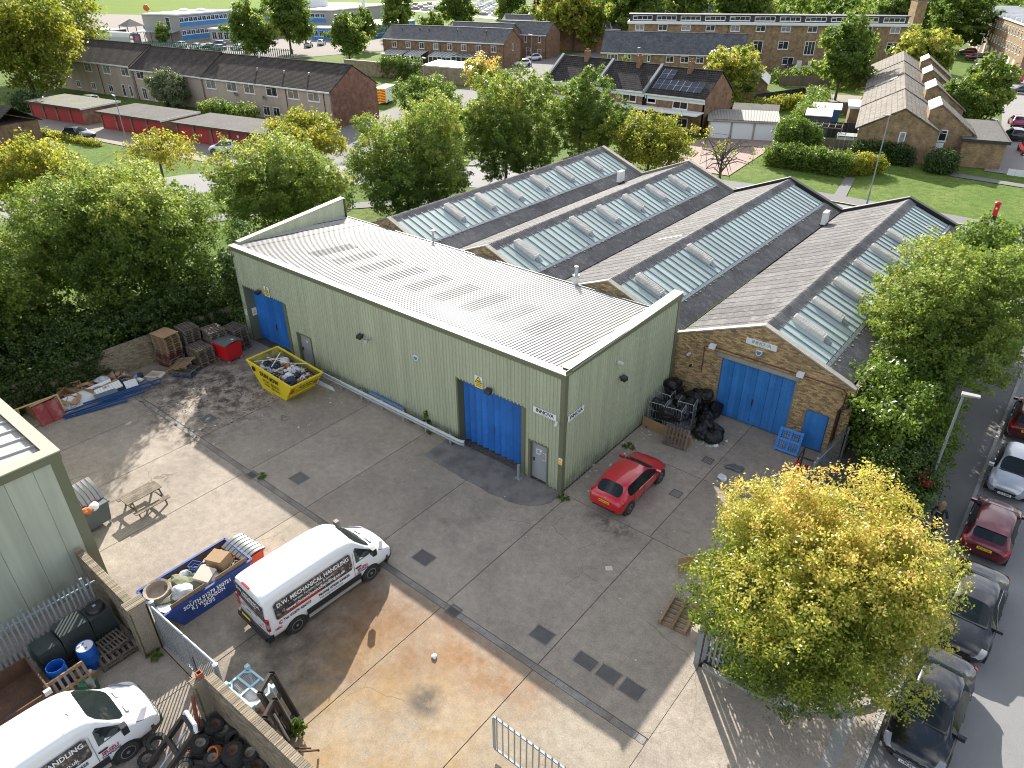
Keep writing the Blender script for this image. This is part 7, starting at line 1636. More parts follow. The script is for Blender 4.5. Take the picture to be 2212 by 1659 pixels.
# red garages
for i, (q0, q1, n, rf, lab) in enumerate((((-116.8, 22.2), (-103.4, 24.4), 4, FELTM, 'block of red door garages with mossy roof, farthest along the court'), ((-99.2, 25.0), (-85.6, 27.1), 4, FELT, 'middle block of four red door garages with plain felt roof'), ((-83.1, 27.7), (-67.2, 30.6), 5, FELT, 'block of red door garages beside the pale small car'))):
 a = Vector(q0); b = Vector(q1); ln = (b - a).length; t = thing('lockup_garages', lab, 'garage', (*q0, -.06), math.atan2(b.y - a.y, b.x - a.x), 'red lock-up garages')
 obj('rear_wall', MB().box(0, ln, 5.6, 5.8, 0, 2.2), FB1, t)
 for x in (0, ln - .2): obj('side_wall', MB().box(x, x + .2, 0, 5.6, 0, 2.25), FB1, t)
 w = ln / n
 for k in range(n + 1): obj('brick_pier', MB().box(max(0, k * w - .2) + .003, min(ln, k * w + .2) - .003, -.05, .18, 0, 2.15), FB1, t)
 for k in range(n): d_ = obj('garage_door', MB().box(k * w + .24, (k + 1) * w - .24, .06, .1, .02, 2.1), REDG, t); obj('handle', MB().box((k + .5) * w - .08, (k + .5) * w + .08, .03, .06, .9, .95), STEEL, d_)
 A_ = [(-.3, -.5, 2.3), (ln + .3, -.5, 2.3), (ln + .3, 6.1, 2.45), (-.3, 6.1, 2.45)]; obj('roof', MB().hexa(A_, [(p[0], p[1], p[2] + .12) for p in A_]), rf, t); obj('fascia', MB().box(-.32, ln + .32, -.56, -.505, 2.18, 2.44), STEEL if i else STEEL, t); obj('verge_board', MB().hexa([(ln + .301, -.5, 2.2), (ln + .34, -.5, 2.2), (ln + .34, 6.1, 2.35), (ln + .301, 6.1, 2.35)], [(ln + .301, -.5, 2.44), (ln + .34, -.5, 2.44), (ln + .34, 6.1, 2.6), (ln + .301, 6.1, 2.6)]), WHITEB if i < 2 else FELT, t)
 if i == 2:
  for k, mt in ((2, YELS), (3, INKW)): obj('door_sign', MB().box((k + .5) * w - .15, (k + .5) * w + .15, .045, .058, 1.4, 1.7), mt, t)
t = thing('tiled_outhouse', 'corner of a low house with tiled roof at the picture edge', 'house', (-112, 8.5, -.1), R(10)); obj('wall', MB().box(0, 14, 0, 6, 0, 2.4), FB1, t); A_ = [(-.3, -.4, 2.3), (14.5, -.4, 2.3), (14.5, 3, 4.4), (-.3, 3, 4.4)]; obj('roof_slope', MB().hexa(A_, [(p[0], p[1], p[2] + .1) for p in A_]), TILE2, t); A_ = [(-.3, 3.002, 4.4), (14.5, 3.002, 4.4), (14.5, 6.4, 2.3), (-.3, 6.4, 2.3)]; obj('roof_slope', MB().hexa(A_, [(p[0], p[1], p[2] + .1) for p in A_]), TILE2, t)
# brick terrace with conservatories, and houses behind it
H2 = house('brown brick terrace of eight windows with conservatories in front', (-127.4, 104.6), (-96, 111.95), 8.4, 5.05, 7.5, FB1, SLATE, [(s + .8, 3.85, 1.35, 1.35, 1, (GLASS, CURT)[k % 2]) for k, s in enumerate((2.4, 6.3, 10, 13.8, 17.5, 21.2, 25, 28.8))], gw=[(4.2, 4.0, .6, 1.4)], downs=(15.8,))
for x, k in ((4, 0), (9, 0), (11.5, 1), (19, 0), (26.5, 0)): obj('soil_pipe', MB().tube((x, 2.6, 6.3), (x, 2.6, 7.3), .09, n=6), BLKP if k else STEEL, H2)
for x0, x1, h0, h1, k in ((1.6, 7.2, 2.0, 2.6, 0), (8, 12.4, 2.0, 2.7, 0), (14.6, 20.4, 2.1, 2.7, 0), (20.6, 27, 2.35, 2.5, 1)):
 cs = thing('conservatory', {1.6: 'low white glazed lean-to at the far end of the brown terrace', 8: 'steep white conservatory, second along the brown terrace', 14.6: 'wide pale glazed lean-to, third along the brown terrace', 20.6: 'flat roofed white extension nearest the terrace gable'}[x0], 'conservatory', H2.location, H2.rotation_euler[2])
 A_ = [(x0, -3.4, h0), (x1, -3.4, h0), (x1, -.05, h1), (x0, -.05, h1)]; obj('glass_roof', MB().hexa(A_, [(p[0], p[1], p[2] + .05) for p in A_]), M('misted_glass', (.33, .36, .37), .2) if not k else FELT, cs)
 for i in range(7): xx = x0 + (x1 - x0) * i / 6; obj('rafter', MB().beam((xx, -3.4, h0 + .08), (xx, -.05, h1 + .08), .08, .06), UPVC, cs)
 obj('glass_wall', MB().box(x0, x1, -3.4, -3.33, .7, h0), GLASS, cs); obj('dwarf_wall', MB().box(x0, x1, -3.4, -3.3, 0, .7), UPVC, cs)
 for i in range(6): xx = x0 + (x1 - x0) * i / 5; obj('mullion', MB().box(xx - .07, xx + .07, -3.46, -3.401, 0, h0), UPVC, cs)
 obj('eaves_bar', MB().box(x0 - .1, x1 + .1, -3.5, -3.3, h0 - .12, h0 - .001), UPVC, cs)
house('brown brick house with white doors set back beyond the terrace', (-113.5, 128.5), (-99.0, 131.5), 8, 5.3, 7.7, FB1, SLATE, [(9.2, 4.3, .8, 1.5, 0), (13.0, 4.3, .8, 1.5, 0), (10, 1.3, 1.2, 2.1, 0, M('white_door', (.7, .7, .7), .4)), (13, 1.2, 1.0, 2.0, 0)])
H3b = house('brick house whose gable faces the white cars', (-121, 119.5), (-104.4, 123.2), 8, 5.4, 7.6, FB1, SLATE, gw=[(3, 4, 1.2, 2.6)])
house('slate roofed row rising behind the small houses', (-126, 146), (-92, 154), 8, 5.6, 7.8, FB1, SLATE); house('farther slate roofed row behind the big tree', (-134, 170), (-84, 182), 8, 5.8, 8.0, FB1, SLATE, group='far slate rows'); house('farthest pale slate roof before the wood', (-116, 205), (-80, 214), 8, 6, 8.4, FB3, SLATE, group='far slate rows')
# row of three tiled houses with chimneys
for i, (x0, x1, ze, lab, ws) in enumerate(((-56, -47.1, 5.0, 'left house of the tiled row of three, white fascia and chimney', [(1.3, 4.1, 1.3, 1.2, 0), (6.2, 4.0, 1.0, 1.6, 1)]), (-46.9, -38.9, 4.85, 'middle house of the tiled row of three', [(5.6, 4.0, 2.3, 1.5, 1, CURT), (1.5, 3.9, 1.2, 1.3, 1)]), (-38.7, -29.6, 4.7, 'right house of the tiled row with solar panels on its roof', [(1.0, 3.9, 1.4, 1.0, 0), (5.5, 3.8, 2.3, 1.5, 1, CURT)]))):
 t = house(lab, (x0, 74.1), (x1, 74.1), 8.6, ze, ze + 2.85, FB1, TILE2, ws + [(s, 1.3, 1.8, 1.3) for s in (2, 6)], group='tiled row of three houses', downs=(.2,))
 obj('white_band', MB().box(-.02, x1 - x0 + .02, -.06, -.005, ze - .75, ze - .3), WHITEB, t)
 obj('party_verge', MB().hexa([(-.3, -.4, ze - .1), (.1, -.4, ze - .1), (.1, 4.3, ze + 3.0), (-.3, 4.3, ze + 3.0)], [(-.3, -.4, ze + .3), (.1, -.4, ze + .3), (.1, 4.3, ze + 3.35), (-.3, 4.3, ze + 3.35)]), M('lead_verge', (.2, .21, .22), .6), t)
 chimney(t, 4.6, 3.9, ze + 2.2, ze + 4.0, FB1)
 A_ = [(-.1, -2.2, 2.7), (x1 - x0, -2.2, 2.7), (x1 - x0, 0, 2.85), (-.1, 0, 2.85)]; obj('porch_roof', MB().hexa(A_, [(p[0], p[1], p[2] + .15) for p in A_]), WHITEB, t)
 if i == 2:
  for r_ in range(2):
   for k in range(7 if r_ == 0 else 2):
    xx = .7 + k * 1.05; y0 = .5 + r_ * 1.7; f = lambda y: ze + y * 2.85 / 4.3 + .2
    sp_ = obj('solar_panel', MB().hexa([(xx, y0, f(y0)), (xx + 1, y0, f(y0)), (xx + 1, y0 + 1.6, f(y0 + 1.6)), (xx, y0 + 1.6, f(y0 + 1.6))], [(xx, y0, f(y0) + .05), (xx + 1, y0, f(y0) + .05), (xx + 1, y0 + 1.6, f(y0 + 1.6) + .05), (xx, y0 + 1.6, f(y0 + 1.6) + .05)]), PANEL, t)
    obj('panel_frame', MB().beam((xx, y0, f(y0) + .055), (xx, y0 + 1.6, f(y0 + 1.6) + .055), .04, .03).beam((xx, y0 + .8, f(y0 + .8) + .055), (xx + 1, y0 + .8, f(y0 + .8) + .055), .03, .02), GALV, sp_)
# slate row and three-storey block
house('long slate roofed brick row before the three storey block', (-70, 110.9), (-44.6, 121.8), 8.2, 5.1, 8.3, FB2, SLATE, [(s + .4, 4.1, w_, 1.2, m_) for s, w_, m_ in ((1.9, 2.2, 2), (4.9, 1.4, 1), (7.3, .6, 0), (9.1, .6, 0), (13.2, 1.5, 1), (16, 1.6, 1), (18.9, 1.5, 1), (22.2, 1.3, 1))])
LBK = box_bld('three storey brown brick block with white roof edge and clerestory strip', (-74.5, 128.3), (-23.9, 155.8), 9, 9.1, FB2, M('block_roof', (.3, .3, .29), .6), [(s, 8.3, 1.9, 1.2, 1, (CURT, GLASS)[k % 2]) for k, s in enumerate((2.4, 7.3, 12.2, 17.3, 22.4, 27.6, 32.7, 38, 43.3, 48.7, 54.1))] + [(27.5, 4.8, 2.1, 2.4, 1), (32.7, 5.2, 2.1, 1.6, 1), (38.1, 4.7, 2.1, 2.6, 2), (43.4, 5.1, 2.0, 1.6, 1), (48.7, 5.1, 2.1, 1.6, 1), (54.2, 5.1, 2.1, 1.8, 1), (34.2, 2.2, 2.3, 1.5, 1)], 'flat_block')
obj('roof_edge', MB().box(-.3, 57.7, -.5, -.31, 8.95, 9.45), WHITEB, LBK); obj('clerestory_wall', MB().box(0, 57, 3.0, 6, 9.31, 10.5), STEEL, LBK)
for k in range(11): window(LBK, 4.2, .9, 2.8 + k * 5.15, 2.98, 9.95, 0, 3)
obj('clerestory_roof', MB().box(-.2, 57.3, 2.6, 6.4, 10.5, 10.7), BLKP, LBK)
for x, m_ in ((36.6, WHITEB), (39.6, WHITEB), (42.9, WHITEB)): obj('garage_door' if x > 37 else 'front_door', MB().box(x - (1.2 if x > 37 else .5), x + (1.2 if x > 37 else .5), -.06, -.001, .1, 2.3), m_, LBK)
for x in (21, 42.3): obj('downpipe', MB().tube((x, -.1, 0), (x, -.1, 9), .06, n=6), BLKP, LBK)
box_bld('low slate roofed terrace strip behind the block', (-80, 160), (-30, 186), 10, 6.5, FB1, SLATE, name='far_terrace', group='strips of roofs behind the block'); box_bld('second slate strip of roofs farther behind', (-88, 182), (-34, 210), 8, 7.5, FB1, SLATE, name='far_terrace', group='strips of roofs behind the block')
t = thing('brick_tower', 'narrow tall brick flank beside the dark tree', 'building', (-27.5, 170, -.1), R(28)); obj('wall', MB().box(0, 2, 0, 5, 0, 13), FB2, t); obj('roof', MB().box(-.1, 2.1, -.1, 5.1, 13, 13.2), FELT, t)
# brick house row with pale stepped roofs
HR = thing('stepped_roof_houses', 'brown brick house row with pale tiled stepped roofs', 'house', (-9.6, 74.0, -.1), R(14))
nU = 4; ul = 15.5
for i in range(nU):
 y0, y1 = i * ul, (i + 1) * ul - .02; dz = i * .12
 obj('gable_wall', MB().extr([(.1, y0, 0), (8.6, y0, 0), (8.6, y0, 3.6 + dz), (4.5, y0, 5.8 + dz), (.1, y0, 3.4 + dz)], (0, .25, 0)), FB2, HR)
 obj('side_wall', MB().box(.1, .35, y0 + .26, y1, 0, 3.35 + dz), FB2, HR)
 A_ = [(-.35, y0 - .25, 3.3 + dz), (4.5, y0 - .25, 5.9 + dz), (4.5, y1, 5.9 + dz), (-.35, y1, 3.3 + dz)]; obj('roof_slope', MB().hexa(A_, [(p[0], p[1], p[2] + .12) for p in A_]), PALET, HR)
 A_ = [(4.502, y0 - .25, 5.9 + dz), (8.9, y0 - .25, 3.5 + dz), (8.9, y1, 3.5 + dz), (4.502, y1, 5.9 + dz)]; obj('roof_slope', MB().hexa(A_, [(p[0], p[1], p[2] + .12) for p in A_]), PALET, HR)
 # tall monopitch wing on the street side
 yw = y0 + 2.2
 obj('wing_wall', MB().extr([(7.2, yw, 0), (12.2, yw, 0), (12.2, yw, 3.3 + dz), (8.3, yw, 6.2 + dz), (7.2, yw, 5.6 + dz)], (0, .25, 0)), FB2, HR); obj('wing_side', MB().extr([(7.21, yw + .26, 0), (7.21, yw + 6, 0), (7.21, yw + 6, 5.5 + dz), (7.21, yw + .26, 5.5 + dz)], (.25, 0, 0)), FB2, HR); obj('wing_front', MB().box(11.95, 12.19, yw + .26, yw + 6, 0, 3.3 + dz), FB2, HR)
 A_ = [(8.25, yw - .2, 6.25 + dz), (12.5, yw - .2, 3.15 + dz), (12.5, yw + 6.1, 3.15 + dz), (8.25, yw + 6.1, 6.25 + dz)]; obj('wing_roof', MB().hexa(A_, [(p[0], p[1], p[2] + .12) for p in A_]), PALET, HR)
 A_ = [(7.1, yw - .2, 5.6 + dz), (8.248, yw - .2, 6.25 + dz), (8.248, yw + 6.1, 6.25 + dz), (7.1, yw + 6.1, 5.6 + dz)]; obj('wing_roof', MB().hexa(A_, [(p[0], p[1], p[2] + .12) for p in A_]), WHITEB, HR)
 for yy in (3, 7, 11): window(HR, .9, 1.1, .09, y0 + yy, 2.6, R(-90), 0)
 window(HR, .9, 1.3, 9.2, yw - .02, 2.9, 0, 0)
window(HR, .7, 1.9, 4.9, -.02, 2.4, 0, 0, glass=CURT); obj('front_door', MB().box(8.62, 9.5, 1.6, 1.66, 0, 2.2), UPVC, HR)
obj('roof_window', MB().hexa([(.9, 29, 4.12), (3.7, 29, 5.62), (3.7, 37, 5.62), (.9, 37, 4.12)], [(.9, 29, 4.3), (3.7, 29, 5.8), (3.7, 37, 5.8), (.9, 37, 4.3)]), ROOFW, HR)
an = obj('garage_annex', MB().box(11.3, 15.6, .4, 14, 0, 2.9), FB2, HR); obj('annex_roof', MB().box(11.1, 15.8, .2, 14.2, 2.902, 3.05), FELT, HR); obj('annex_kerb', MB().box(11.0, 15.9, .08, .2, 2.8, 3.15).box(15.8, 15.92, .2, 14.2, 2.8, 3.15), STEEL, HR)
for i, x in enumerate((9.6, 10.5)):
 t = thing('wheelie_bin', ['dark wheelie bin with blue lid at the brick house door', 'dark wheelie bin with black lid at the brick house door'][i], 'bin', (-9.6 + x * .97 - .2 * .24, 74 + x * .242 + .1, -.1), R(14)); obj('tub', MB().hexa([(-.25, -.3, .05), (.25, -.3, .05), (.25, .25, .05), (-.25, .25, .05)], [(-.29, -.36, 1.0), (.29, -.36, 1.0), (.29, .36, 1.0), (-.29, .36, 1.0)]), TANK, t); obj('lid', MB().hexa([(-.3, -.38, 1.002), (.3, -.38, 1.002), (.3, .38, 1.002), (-.3, .38, 1.002)], [(-.28, -.3, 1.08), (.28, -.3, 1.08), (.28, .38, 1.14), (-.28, .38, 1.14)]), BLUB if i == 0 else BLKP, t); lettering(t, '45', .35, INKW, (0, -.35, .6), (R(86), 0, 0))
# back gardens: fences, sheds, white garages
wg = thing('white_garages', 'row of three white door garages with corrugated roof', 'garage', (-28.2, 73.3, -.06), R(24));
for k in range(4): obj('pier', MB().box(k * 2.9 - .12, k * 2.9 + .12, -.1, .1, 0, 2.2), STONE, wg)
for k in range(3): obj('garage_door', MB().box(k * 2.9 + .13, k * 2.9 + 2.77, -.02, .03, .02, 2.1), UPVC, wg)
obj('rear_wall', MB().box(0, 8.7, 5.4, 5.6, 0, 2.3), FB1, wg); obj('side_wall', MB().box(-.1, .1, .11, 5.4, 0, 2.2), FB1, wg); obj('lintel', MB().box(-.3, 9, -.35, .3, 2.2, 2.42), STONE, wg)
m = MB().grid([[(x * .1, -.3, 2.45 + .05 * (x % 2)) for x in range(-3, 91)], [(x * .1, 5.8, 2.75 + .05 * (x % 2)) for x in range(-3, 91)]]); obj('roof', m, M('asbestos_roof_pale', (.27, .25, .22), .8, noise=(.8, .5, (.2, .19, .16))), wg)
def shed(label, x, y, rz, w, d, h, mat, rm, name='garden_shed'):
 t = thing(name, label, 'shed', (x, y, -.1), rz); obj('wall', MB().box(-w / 2, w / 2, -d / 2, d / 2, 0, h), mat, t); A_ = [(-w / 2 - .2, -d / 2 - .2, h + .01), (w / 2 + .2, -d / 2 - .2, h + .01), (w / 2 + .2, d / 2 + .2, h + .4), (-w / 2 - .2, d / 2 + .2, h + .4)]; obj('roof', MB().hexa(A_, [(p[0], p[1], p[2] + .1) for p in A_]), rm, t); obj('door', MB().box(-.4, .4, -d / 2 - .04, -d / 2 - .001, .05, 1.8), mat, t)
GREYW = M('grey_stained_wood', (.06, .065, .07), .8, noise=(1, .4, (.09, .095, .1)))
shed('dark grey summerhouse with pale felt roof behind the white garages', -26.5, 84.5, R(20), 6, 3.6, 2.3, GREYW, FELT, 'summerhouse'); shed('small dark shed with white roof near the garden fence', -17.6, 84.5, R(16), 3, 2.6, 2.6, GREYW, WHITEB); shed('blue shed with pale roof in the long gardens', -18.8, 91.5, R(16), 3.6, 2.6, 2.4, M('shed_blue', (.04, .10, .2), .8), WHITEB)
eh = box_bld('low brick extension with white lean roof joined to the house row', (-15.2, 90.0), (-10.2, 91.6), 6, 3.0, FB2, M('white_metal_roof', (.6, .6, .6), .4), [(2.6, 1.5, .9, 2.0, 0)], 'house_extension')
t = thing('hipped_roof_house', 'gabled house with bright pale metal roof in the gardens', 'house', (-42, 103, -.1), R(20)); obj('wall', MB().extr([(0, 0, 0), (9, 0, 0), (9, 0, 2.6), (4.5, 0, 6.2), (0, 0, 2.6)], (0, 11, 0)), FB2, t);
A_ = [(-.2, -.2, 2.5), (4.5, -.2, 6.3), (4.5, 11.2, 6.3), (-.2, 11.2, 2.5)]; obj('roof_slope', MB().hexa(A_, [(p[0], p[1], p[2] + .12) for p in A_]), SLATE, t); A_ = [(4.502, -.2, 6.3), (9.3, -.2, 2.5), (9.3, 11.2, 2.5), (4.502, 11.2, 6.3)]; obj('roof_slope', MB().hexa(A_, [(p[0], p[1], p[2] + .12) for p in A_]), M('bright_roof', (.5, .5, .5), .35), t)
def fence(label, p0, p1, h, mat, w=.5, name='board_fence', z0=-.1):
 a = Vector(p0); b = Vector(p1); ln = (b - a).length; t = thing(name, label, 'fence', (*p0, z0), math.atan2(b.y - a.y, b.x - a.x)); n = max(2, int(ln / w)); w = ln / n; me = MB().box(.01, w - .01, -.015, .015, 0, h).mesh('fence_board', mat)
 for i in range(n): obj('fence_board', me, parent=t, loc=(i * w, 0.02 * (i % 2), 0))
 obj('fence_rail', MB().box(0, ln, .04, .08, h * .7, h * .7 + .08), mat, t)
DKF = M('dark_fence', (.022, .023, .026), .8, vary=.15); BRF = M('brown_fence', (.155, .12, .085), .9, vary=.2, noise=(1, .4, (.11, .09, .07)))
fence('dark garden fence behind the summerhouse and white garages', (-39.5, 82), (-27, 88.5), 2.0, DKF); fence('black garden fence beside the pergola', (-19.5, 82.5), (-10.5, 85.5), 2.0, DKF, .6); fence('brown garden fence behind the hedge', (-16.8, 72.3), (-9.8, 74.2), 1.9, BRF, .5); fence('brown side fence between the gardens', (-17.5, 73), (-22.5, 92), 1.8, BRF, .6); fence('weathered grey fence by the first garages', (-128, 28), (-108, 32), 1.9, BRF, .6); fence('dark fence panel beside the mossy garages', (-104.5, 31), (-98.5, 34), 1.9, DKF, .6); fence('white low fence edging the parking by the annex', (6.5, 76.2), (14, 76.2), .7, UPVC, .7)
t = thing('garden_pergola', 'bare timber pergola frame in the black fenced garden', 'pergola', (-14.5, 79.3, -.1), R(14))
for x in (-1.6, 1.6):
 for y in (-1.3, 1.3): obj('post', MB().box(x - .06, x + .06, y - .06, y + .06, 0, 2.2), WOODG, t)
for y in (-1.3, 1.3): obj('beam', MB().beam((-1.8, y, 2.25), (1.8, y, 2.25), .1, .1), WOODG, t)
for i in range(5): obj('rafter', MB().beam((-1.6 + i * .8, -1.5, 2.36), (-1.6 + i * .8, 1.5, 2.36), .07, .1), WOODG, t)
gh = thing('greenhouse', 'small white framed greenhouse beside the pergola', 'greenhouse', (-11.4, 78.2, -.1), R(14)); obj('glass', MB().box(-1.4, 1.4, -1, 1, .1, 1.6), M('pale_glass', (.35, .42, .40), .15), gh)
for x in (-1.4, -.47, .47, 1.4):
 for y in (-1.02, 1.02): obj('bar', MB().box(x - .04, x + .04, y - .03, y + .03, 0, 1.7), UPVC, gh)
obj('roof', MB().box(-1.5, 1.5, -1.1, 1.1, 1.701, 1.75), M('pale_glass2', (.42, .46, .45), .2), gh)
# boundary wall along the green, ochre work van
bwl = thing('garden_wall', 'long tall brown brick garden wall with ivy on top', 'wall', (-117, 84.0, -.1), math.atan2(4.3, 33.5)); obj('wall', MB().box(0, 33.5, 0, .4, 0, 2.8), FB4, bwl); obj('coping', MB().box(-.05, 33.55, -.05, .45, 2.8, 2.9), STONE, bwl)
t = thing('garden_outbuilding', 'glass roofed outbuilding at the end of the garden wall', 'outbuilding', (-96, 86.8, -.1), R(7)); obj('wall', MB().box(0, 11.5, .5, 5, 0, 2.9), FB4, t); A_ = [(-.1, .2, 2.95), (11.8, .2, 2.95), (11.8, 5, 3.4), (-.1, 5, 3.4)]; obj('roof', MB().hexa(A_, [(p[0], p[1], p[2] + .08) for p in A_]), M('dull_glass_roof', (.22, .2, .18), .3), t)
for i in range(9): obj('roof_bar', MB().beam((i * 1.45, .2, 3.06), (i * 1.45, 5, 3.5), .09, .05), UPVC, t)
obj('post', MB().box(11.5, 11.9, .3, .7, 0, 3.3), UPVC, t)
ov = thing('work_van', 'white van with yellow and orange chevrons on its back doors', 'van', (-82.5, 63.2, -.1), R(25)); obj('body', MB().box(-1.0, 1.0, 0, 4.8, .35, 2.6), P_WHITE, ov); bk_ = obj('rear_door', MB().box(-.98, .98, -.05, -.002, .4, 2.5), YELS, ov)
for i in range(5):
 for sd in (-1, 1): obj('chevron', MB().extr([(sd * .03, -.06, .5 + i * .42), (sd * .95, -.06, .35 + i * .42 - .25 + .2), (sd * .95, -.06, .5 + i * .42 + .05), (sd * .03, -.06, .72 + i * .42)][::1 if sd > 0 else -1], (0, .008, 0)), REDO, bk_)
for x in (-.95, .95):
 for y in (.9, 3.8): obj('wheel', wheel_mesh('dark', .34)[0], parent=ov, loc=(x, y, .34))
# far right terrace
FR = box_bld('tall brown terrace of white doors along the right parking street', (-25.5, 232), (-4.6, 166), 9, 9.0, FB2, M('tr_roof', (.2, .19, .18), .7), [(4 + i * 3.2, z, 1.1, 1.5, 0) for i in range(20) for z in (4.4, 7.3)] + [(5 + i * 5.2, 1.4, 2.2, 2.2, 0, M('white_garage', (.65, .65, .63), .5)) for i in range(12)], 'far_terrace')
for i in range(12): obj('party_parapet', MB().box(2 + i * 5.6, 2.3 + i * 5.6, -.2, 9, 9.2, 9.9), UPVC, FR)
t = thing('low_garages', 'flat roofed low garages at the right picture edge', 'garage', (9.5, 112, -.1), R(10)); obj('wall', MB().box(0, 8, 0, 16, 0, 2.4), FB2, t); obj('roof', MB().box(-.3, 8.3, -.3, 16.3, 2.402, 2.6), FELT, t)
for k in range(4): obj('garage_door', MB().box(-.05, -.002, .8 + k * 3.9, 3.5 + k * 3.9, .05, 2.0), UPVC, t)
# ---- school
S1 = box_bld('two storey grey school block with blue glazed side', (-222, 94.2), (-208.8, 98.3), 24, 7.3, SCHG, SCHR, [(9.7, 5, 1.6, 3.4, 0)], 'school_block')
for i in range(12):
 y = 1.2 + i * 1.85
 for z, h_ in ((1.9, 2.4), (5.3, 2.2)): obj('blue_panel', MB().box(13.83, 13.88, y - .9, y + .9, z - h_ / 2, z + 1.5), SCHB, S1); window(S1, 1.75, 1.3, 13.9, y, z + .7, R(90), 1)
obj('canopy', MB().hexa([(-.5, -3.2, 2.8), (13.5, -3.2, 2.8), (13.5, -.3, 3.2), (-.5, -.3, 3.2)], [(-.5, -3.2, 2.9), (13.5, -3.2, 2.9), (13.5, -.3, 3.3), (-.5, -.3, 3.3)]), M('canopy_glass', (.3, .34, .35), .25), S1)
for k in range(6): obj('canopy_post', MB().box(k * 2.6 - .06, k * 2.6 + .06, -3.2, -3.08, 0, 2.8), STEEL, S1)
for x, y in ((4, 13), (8, 16)): obj('roof_dome', MB().lathe([(1.6, 7.5), (1.5, 7.9), (.9, 8.2), (0, 8.3)], 12, (x, y, 0)), UPVC, S1, smooth=True)
S2 = box_bld('single storey white edged school entrance block', (-203, 104), (-192, 109), 22, 3.6, SCHG, SCHR, [(1.6 + i * 2, 1.9, 1.6, 2.0, 1) for i in range(5)], 'school_block')
for i in range(9): obj('blue_panel', MB().box(11.02, 11.12, 1 + i * 2.3, 3 + i * 2.3, .3, 2.9), SCHB, S2)
S3 = box_bld('long two storey school block with blue strip windows', (-214, 131), (-190, 139), 40, 7.3, SCHG, SCHR, (), 'school_block')
for i in range(12):
 x = 1 + i * 1.95; obj('blue_panel', MB().box(x - .9, x + .9, -.1, -.022, 4.0, 5.1), SCHB, S3); window(S3, 1.8, 1.2, x, -.03, 5.8, 0, 1)
for i in range(20):
 y = 1 + i * 1.95; obj('blue_panel', MB().box(24.02, 24.1, y - .9, y + .9, 4.0, 5.1), SCHB, S3); window(S3, 1.8, 1.2, 24.03, y, 5.8, R(90), 1); obj('blue_panel', MB().box(24.02, 24.1, y - .9, y + .9, .6, 2.6), SCHB, S3)
S4 = box_bld('low school wing with bright blue wall behind parked cars', (-186, 128), (-172, 132), 38, 3.3, SCHB, SCHR, [(1.6 + i * 2, 1.8, 1.6, 1.6, 1) for i in range(6)], 'school_wing', [(1.6 + i * 2.2, 1.8, 1.7, 1.5, 1) for i in range(16)])
box_bld('white plant room standing on the school roof', (-214, 140), (-206, 142.5), 12, 11, UPVC, SCHR, (), 'plant_room'); t = thing('school_flue', 'tall white flue above the school roofs', 'flue', (-196, 158, 0)); obj('pipe', MB().tube((0, 0, 7), (0, 0, 13), .7, n=12), UPVC, t, smooth=True)
t = thing('play_shelter', 'small pyramid roofed shelter in the school playground', 'shelter', (-236, 97, -.1)); obj('roof', MB().poly([(-3, -3, 3.4), (3, -3, 3.4), (0, 0, 5.4)]).poly([(3, -3, 3.4), (3, 3, 3.4), (0, 0, 5.4)]).poly([(3, 3, 3.4), (-3, 3, 3.4), (0, 0, 5.4)]).poly([(-3, 3, 3.4), (-3, -3, 3.4), (0, 0, 5.4)]), STEEL, t)
for x in (-2.6, 2.6):
 for y in (-2.6, 2.6): obj('post', MB().box(x - .1, x + .1, y - .1, y + .1, 0, 3.4), WOODG, t)
t = thing('trim_pole', 'orange topped pole beside the sports field', 'pole', (-262, 116, -.1)); obj('pole', MB().tube((0, 0, 0), (0, 0, 6), .12, n=8), REDO, t); obj('head', MB().lathe([(0, 5.8), (.9, 6.2), (1.1, 7), (.6, 7.8), (0, 8)], 10), ORG, t, smooth=True)
fg = thing('green_mesh_fence', 'green railing fence in front of the school', 'fence', (-205, 82, -.1), math.atan2(14, 55));
for i in range(80): piece('railing', fg, i * .7, i * .7 + .25, -.02, .02, 0, 1.9, M('fence_green', (.01, .12, .08), .6))
obj('rail', MB().box(0, 56, -.03, .03, 1.5, 1.6), MATS['fence_green'], fg)
t = thing('covered_walk', 'pale curved canopy in the school playground', 'canopy', (-232, 86, -.1), R(14)); obj('roof', MB().grid([[(x, 1.6 * math.cos(a), 1.6 + 1.3 * math.sin(a)) for a in [math.pi * k / 8 for k in range(9)]] for x in (0, 13)]), M('canopy_pale', (.5, .5, .46), .4), t, smooth=True); obj('side', MB().box(0, 13, -1.65, -1.55, 0, 1.6), M('canopy_side', (.4, .42, .4), .4), t)
t = thing('playground_box', 'dark flat roofed cabin in the school playground', 'cabin', (-248, 88, -.1), R(14)); obj('wall', MB().box(0, 12, 0, 5, 0, 2.4), STEEL, t); obj('roof', MB().box(-.2, 12.2, -.2, 5.2, 2.402, 2.6), UPVC, t)
for i, (x, y, lab) in enumerate(((-170.5, 96, 'orange and blue banner on the school fence'), (-208, 84.5, 'blue banner by the playground'))):
 t = thing('fence_banner', lab, 'banner', (x, y, .6), R(14)); obj('cloth', MB().box(-1.6, 1.6, -.03, .03, 0, 2.6), BLUEF, t); obj('patch', MB().box(-.6, .9, -.05, -.031, .9, 2.1), REDO, t)
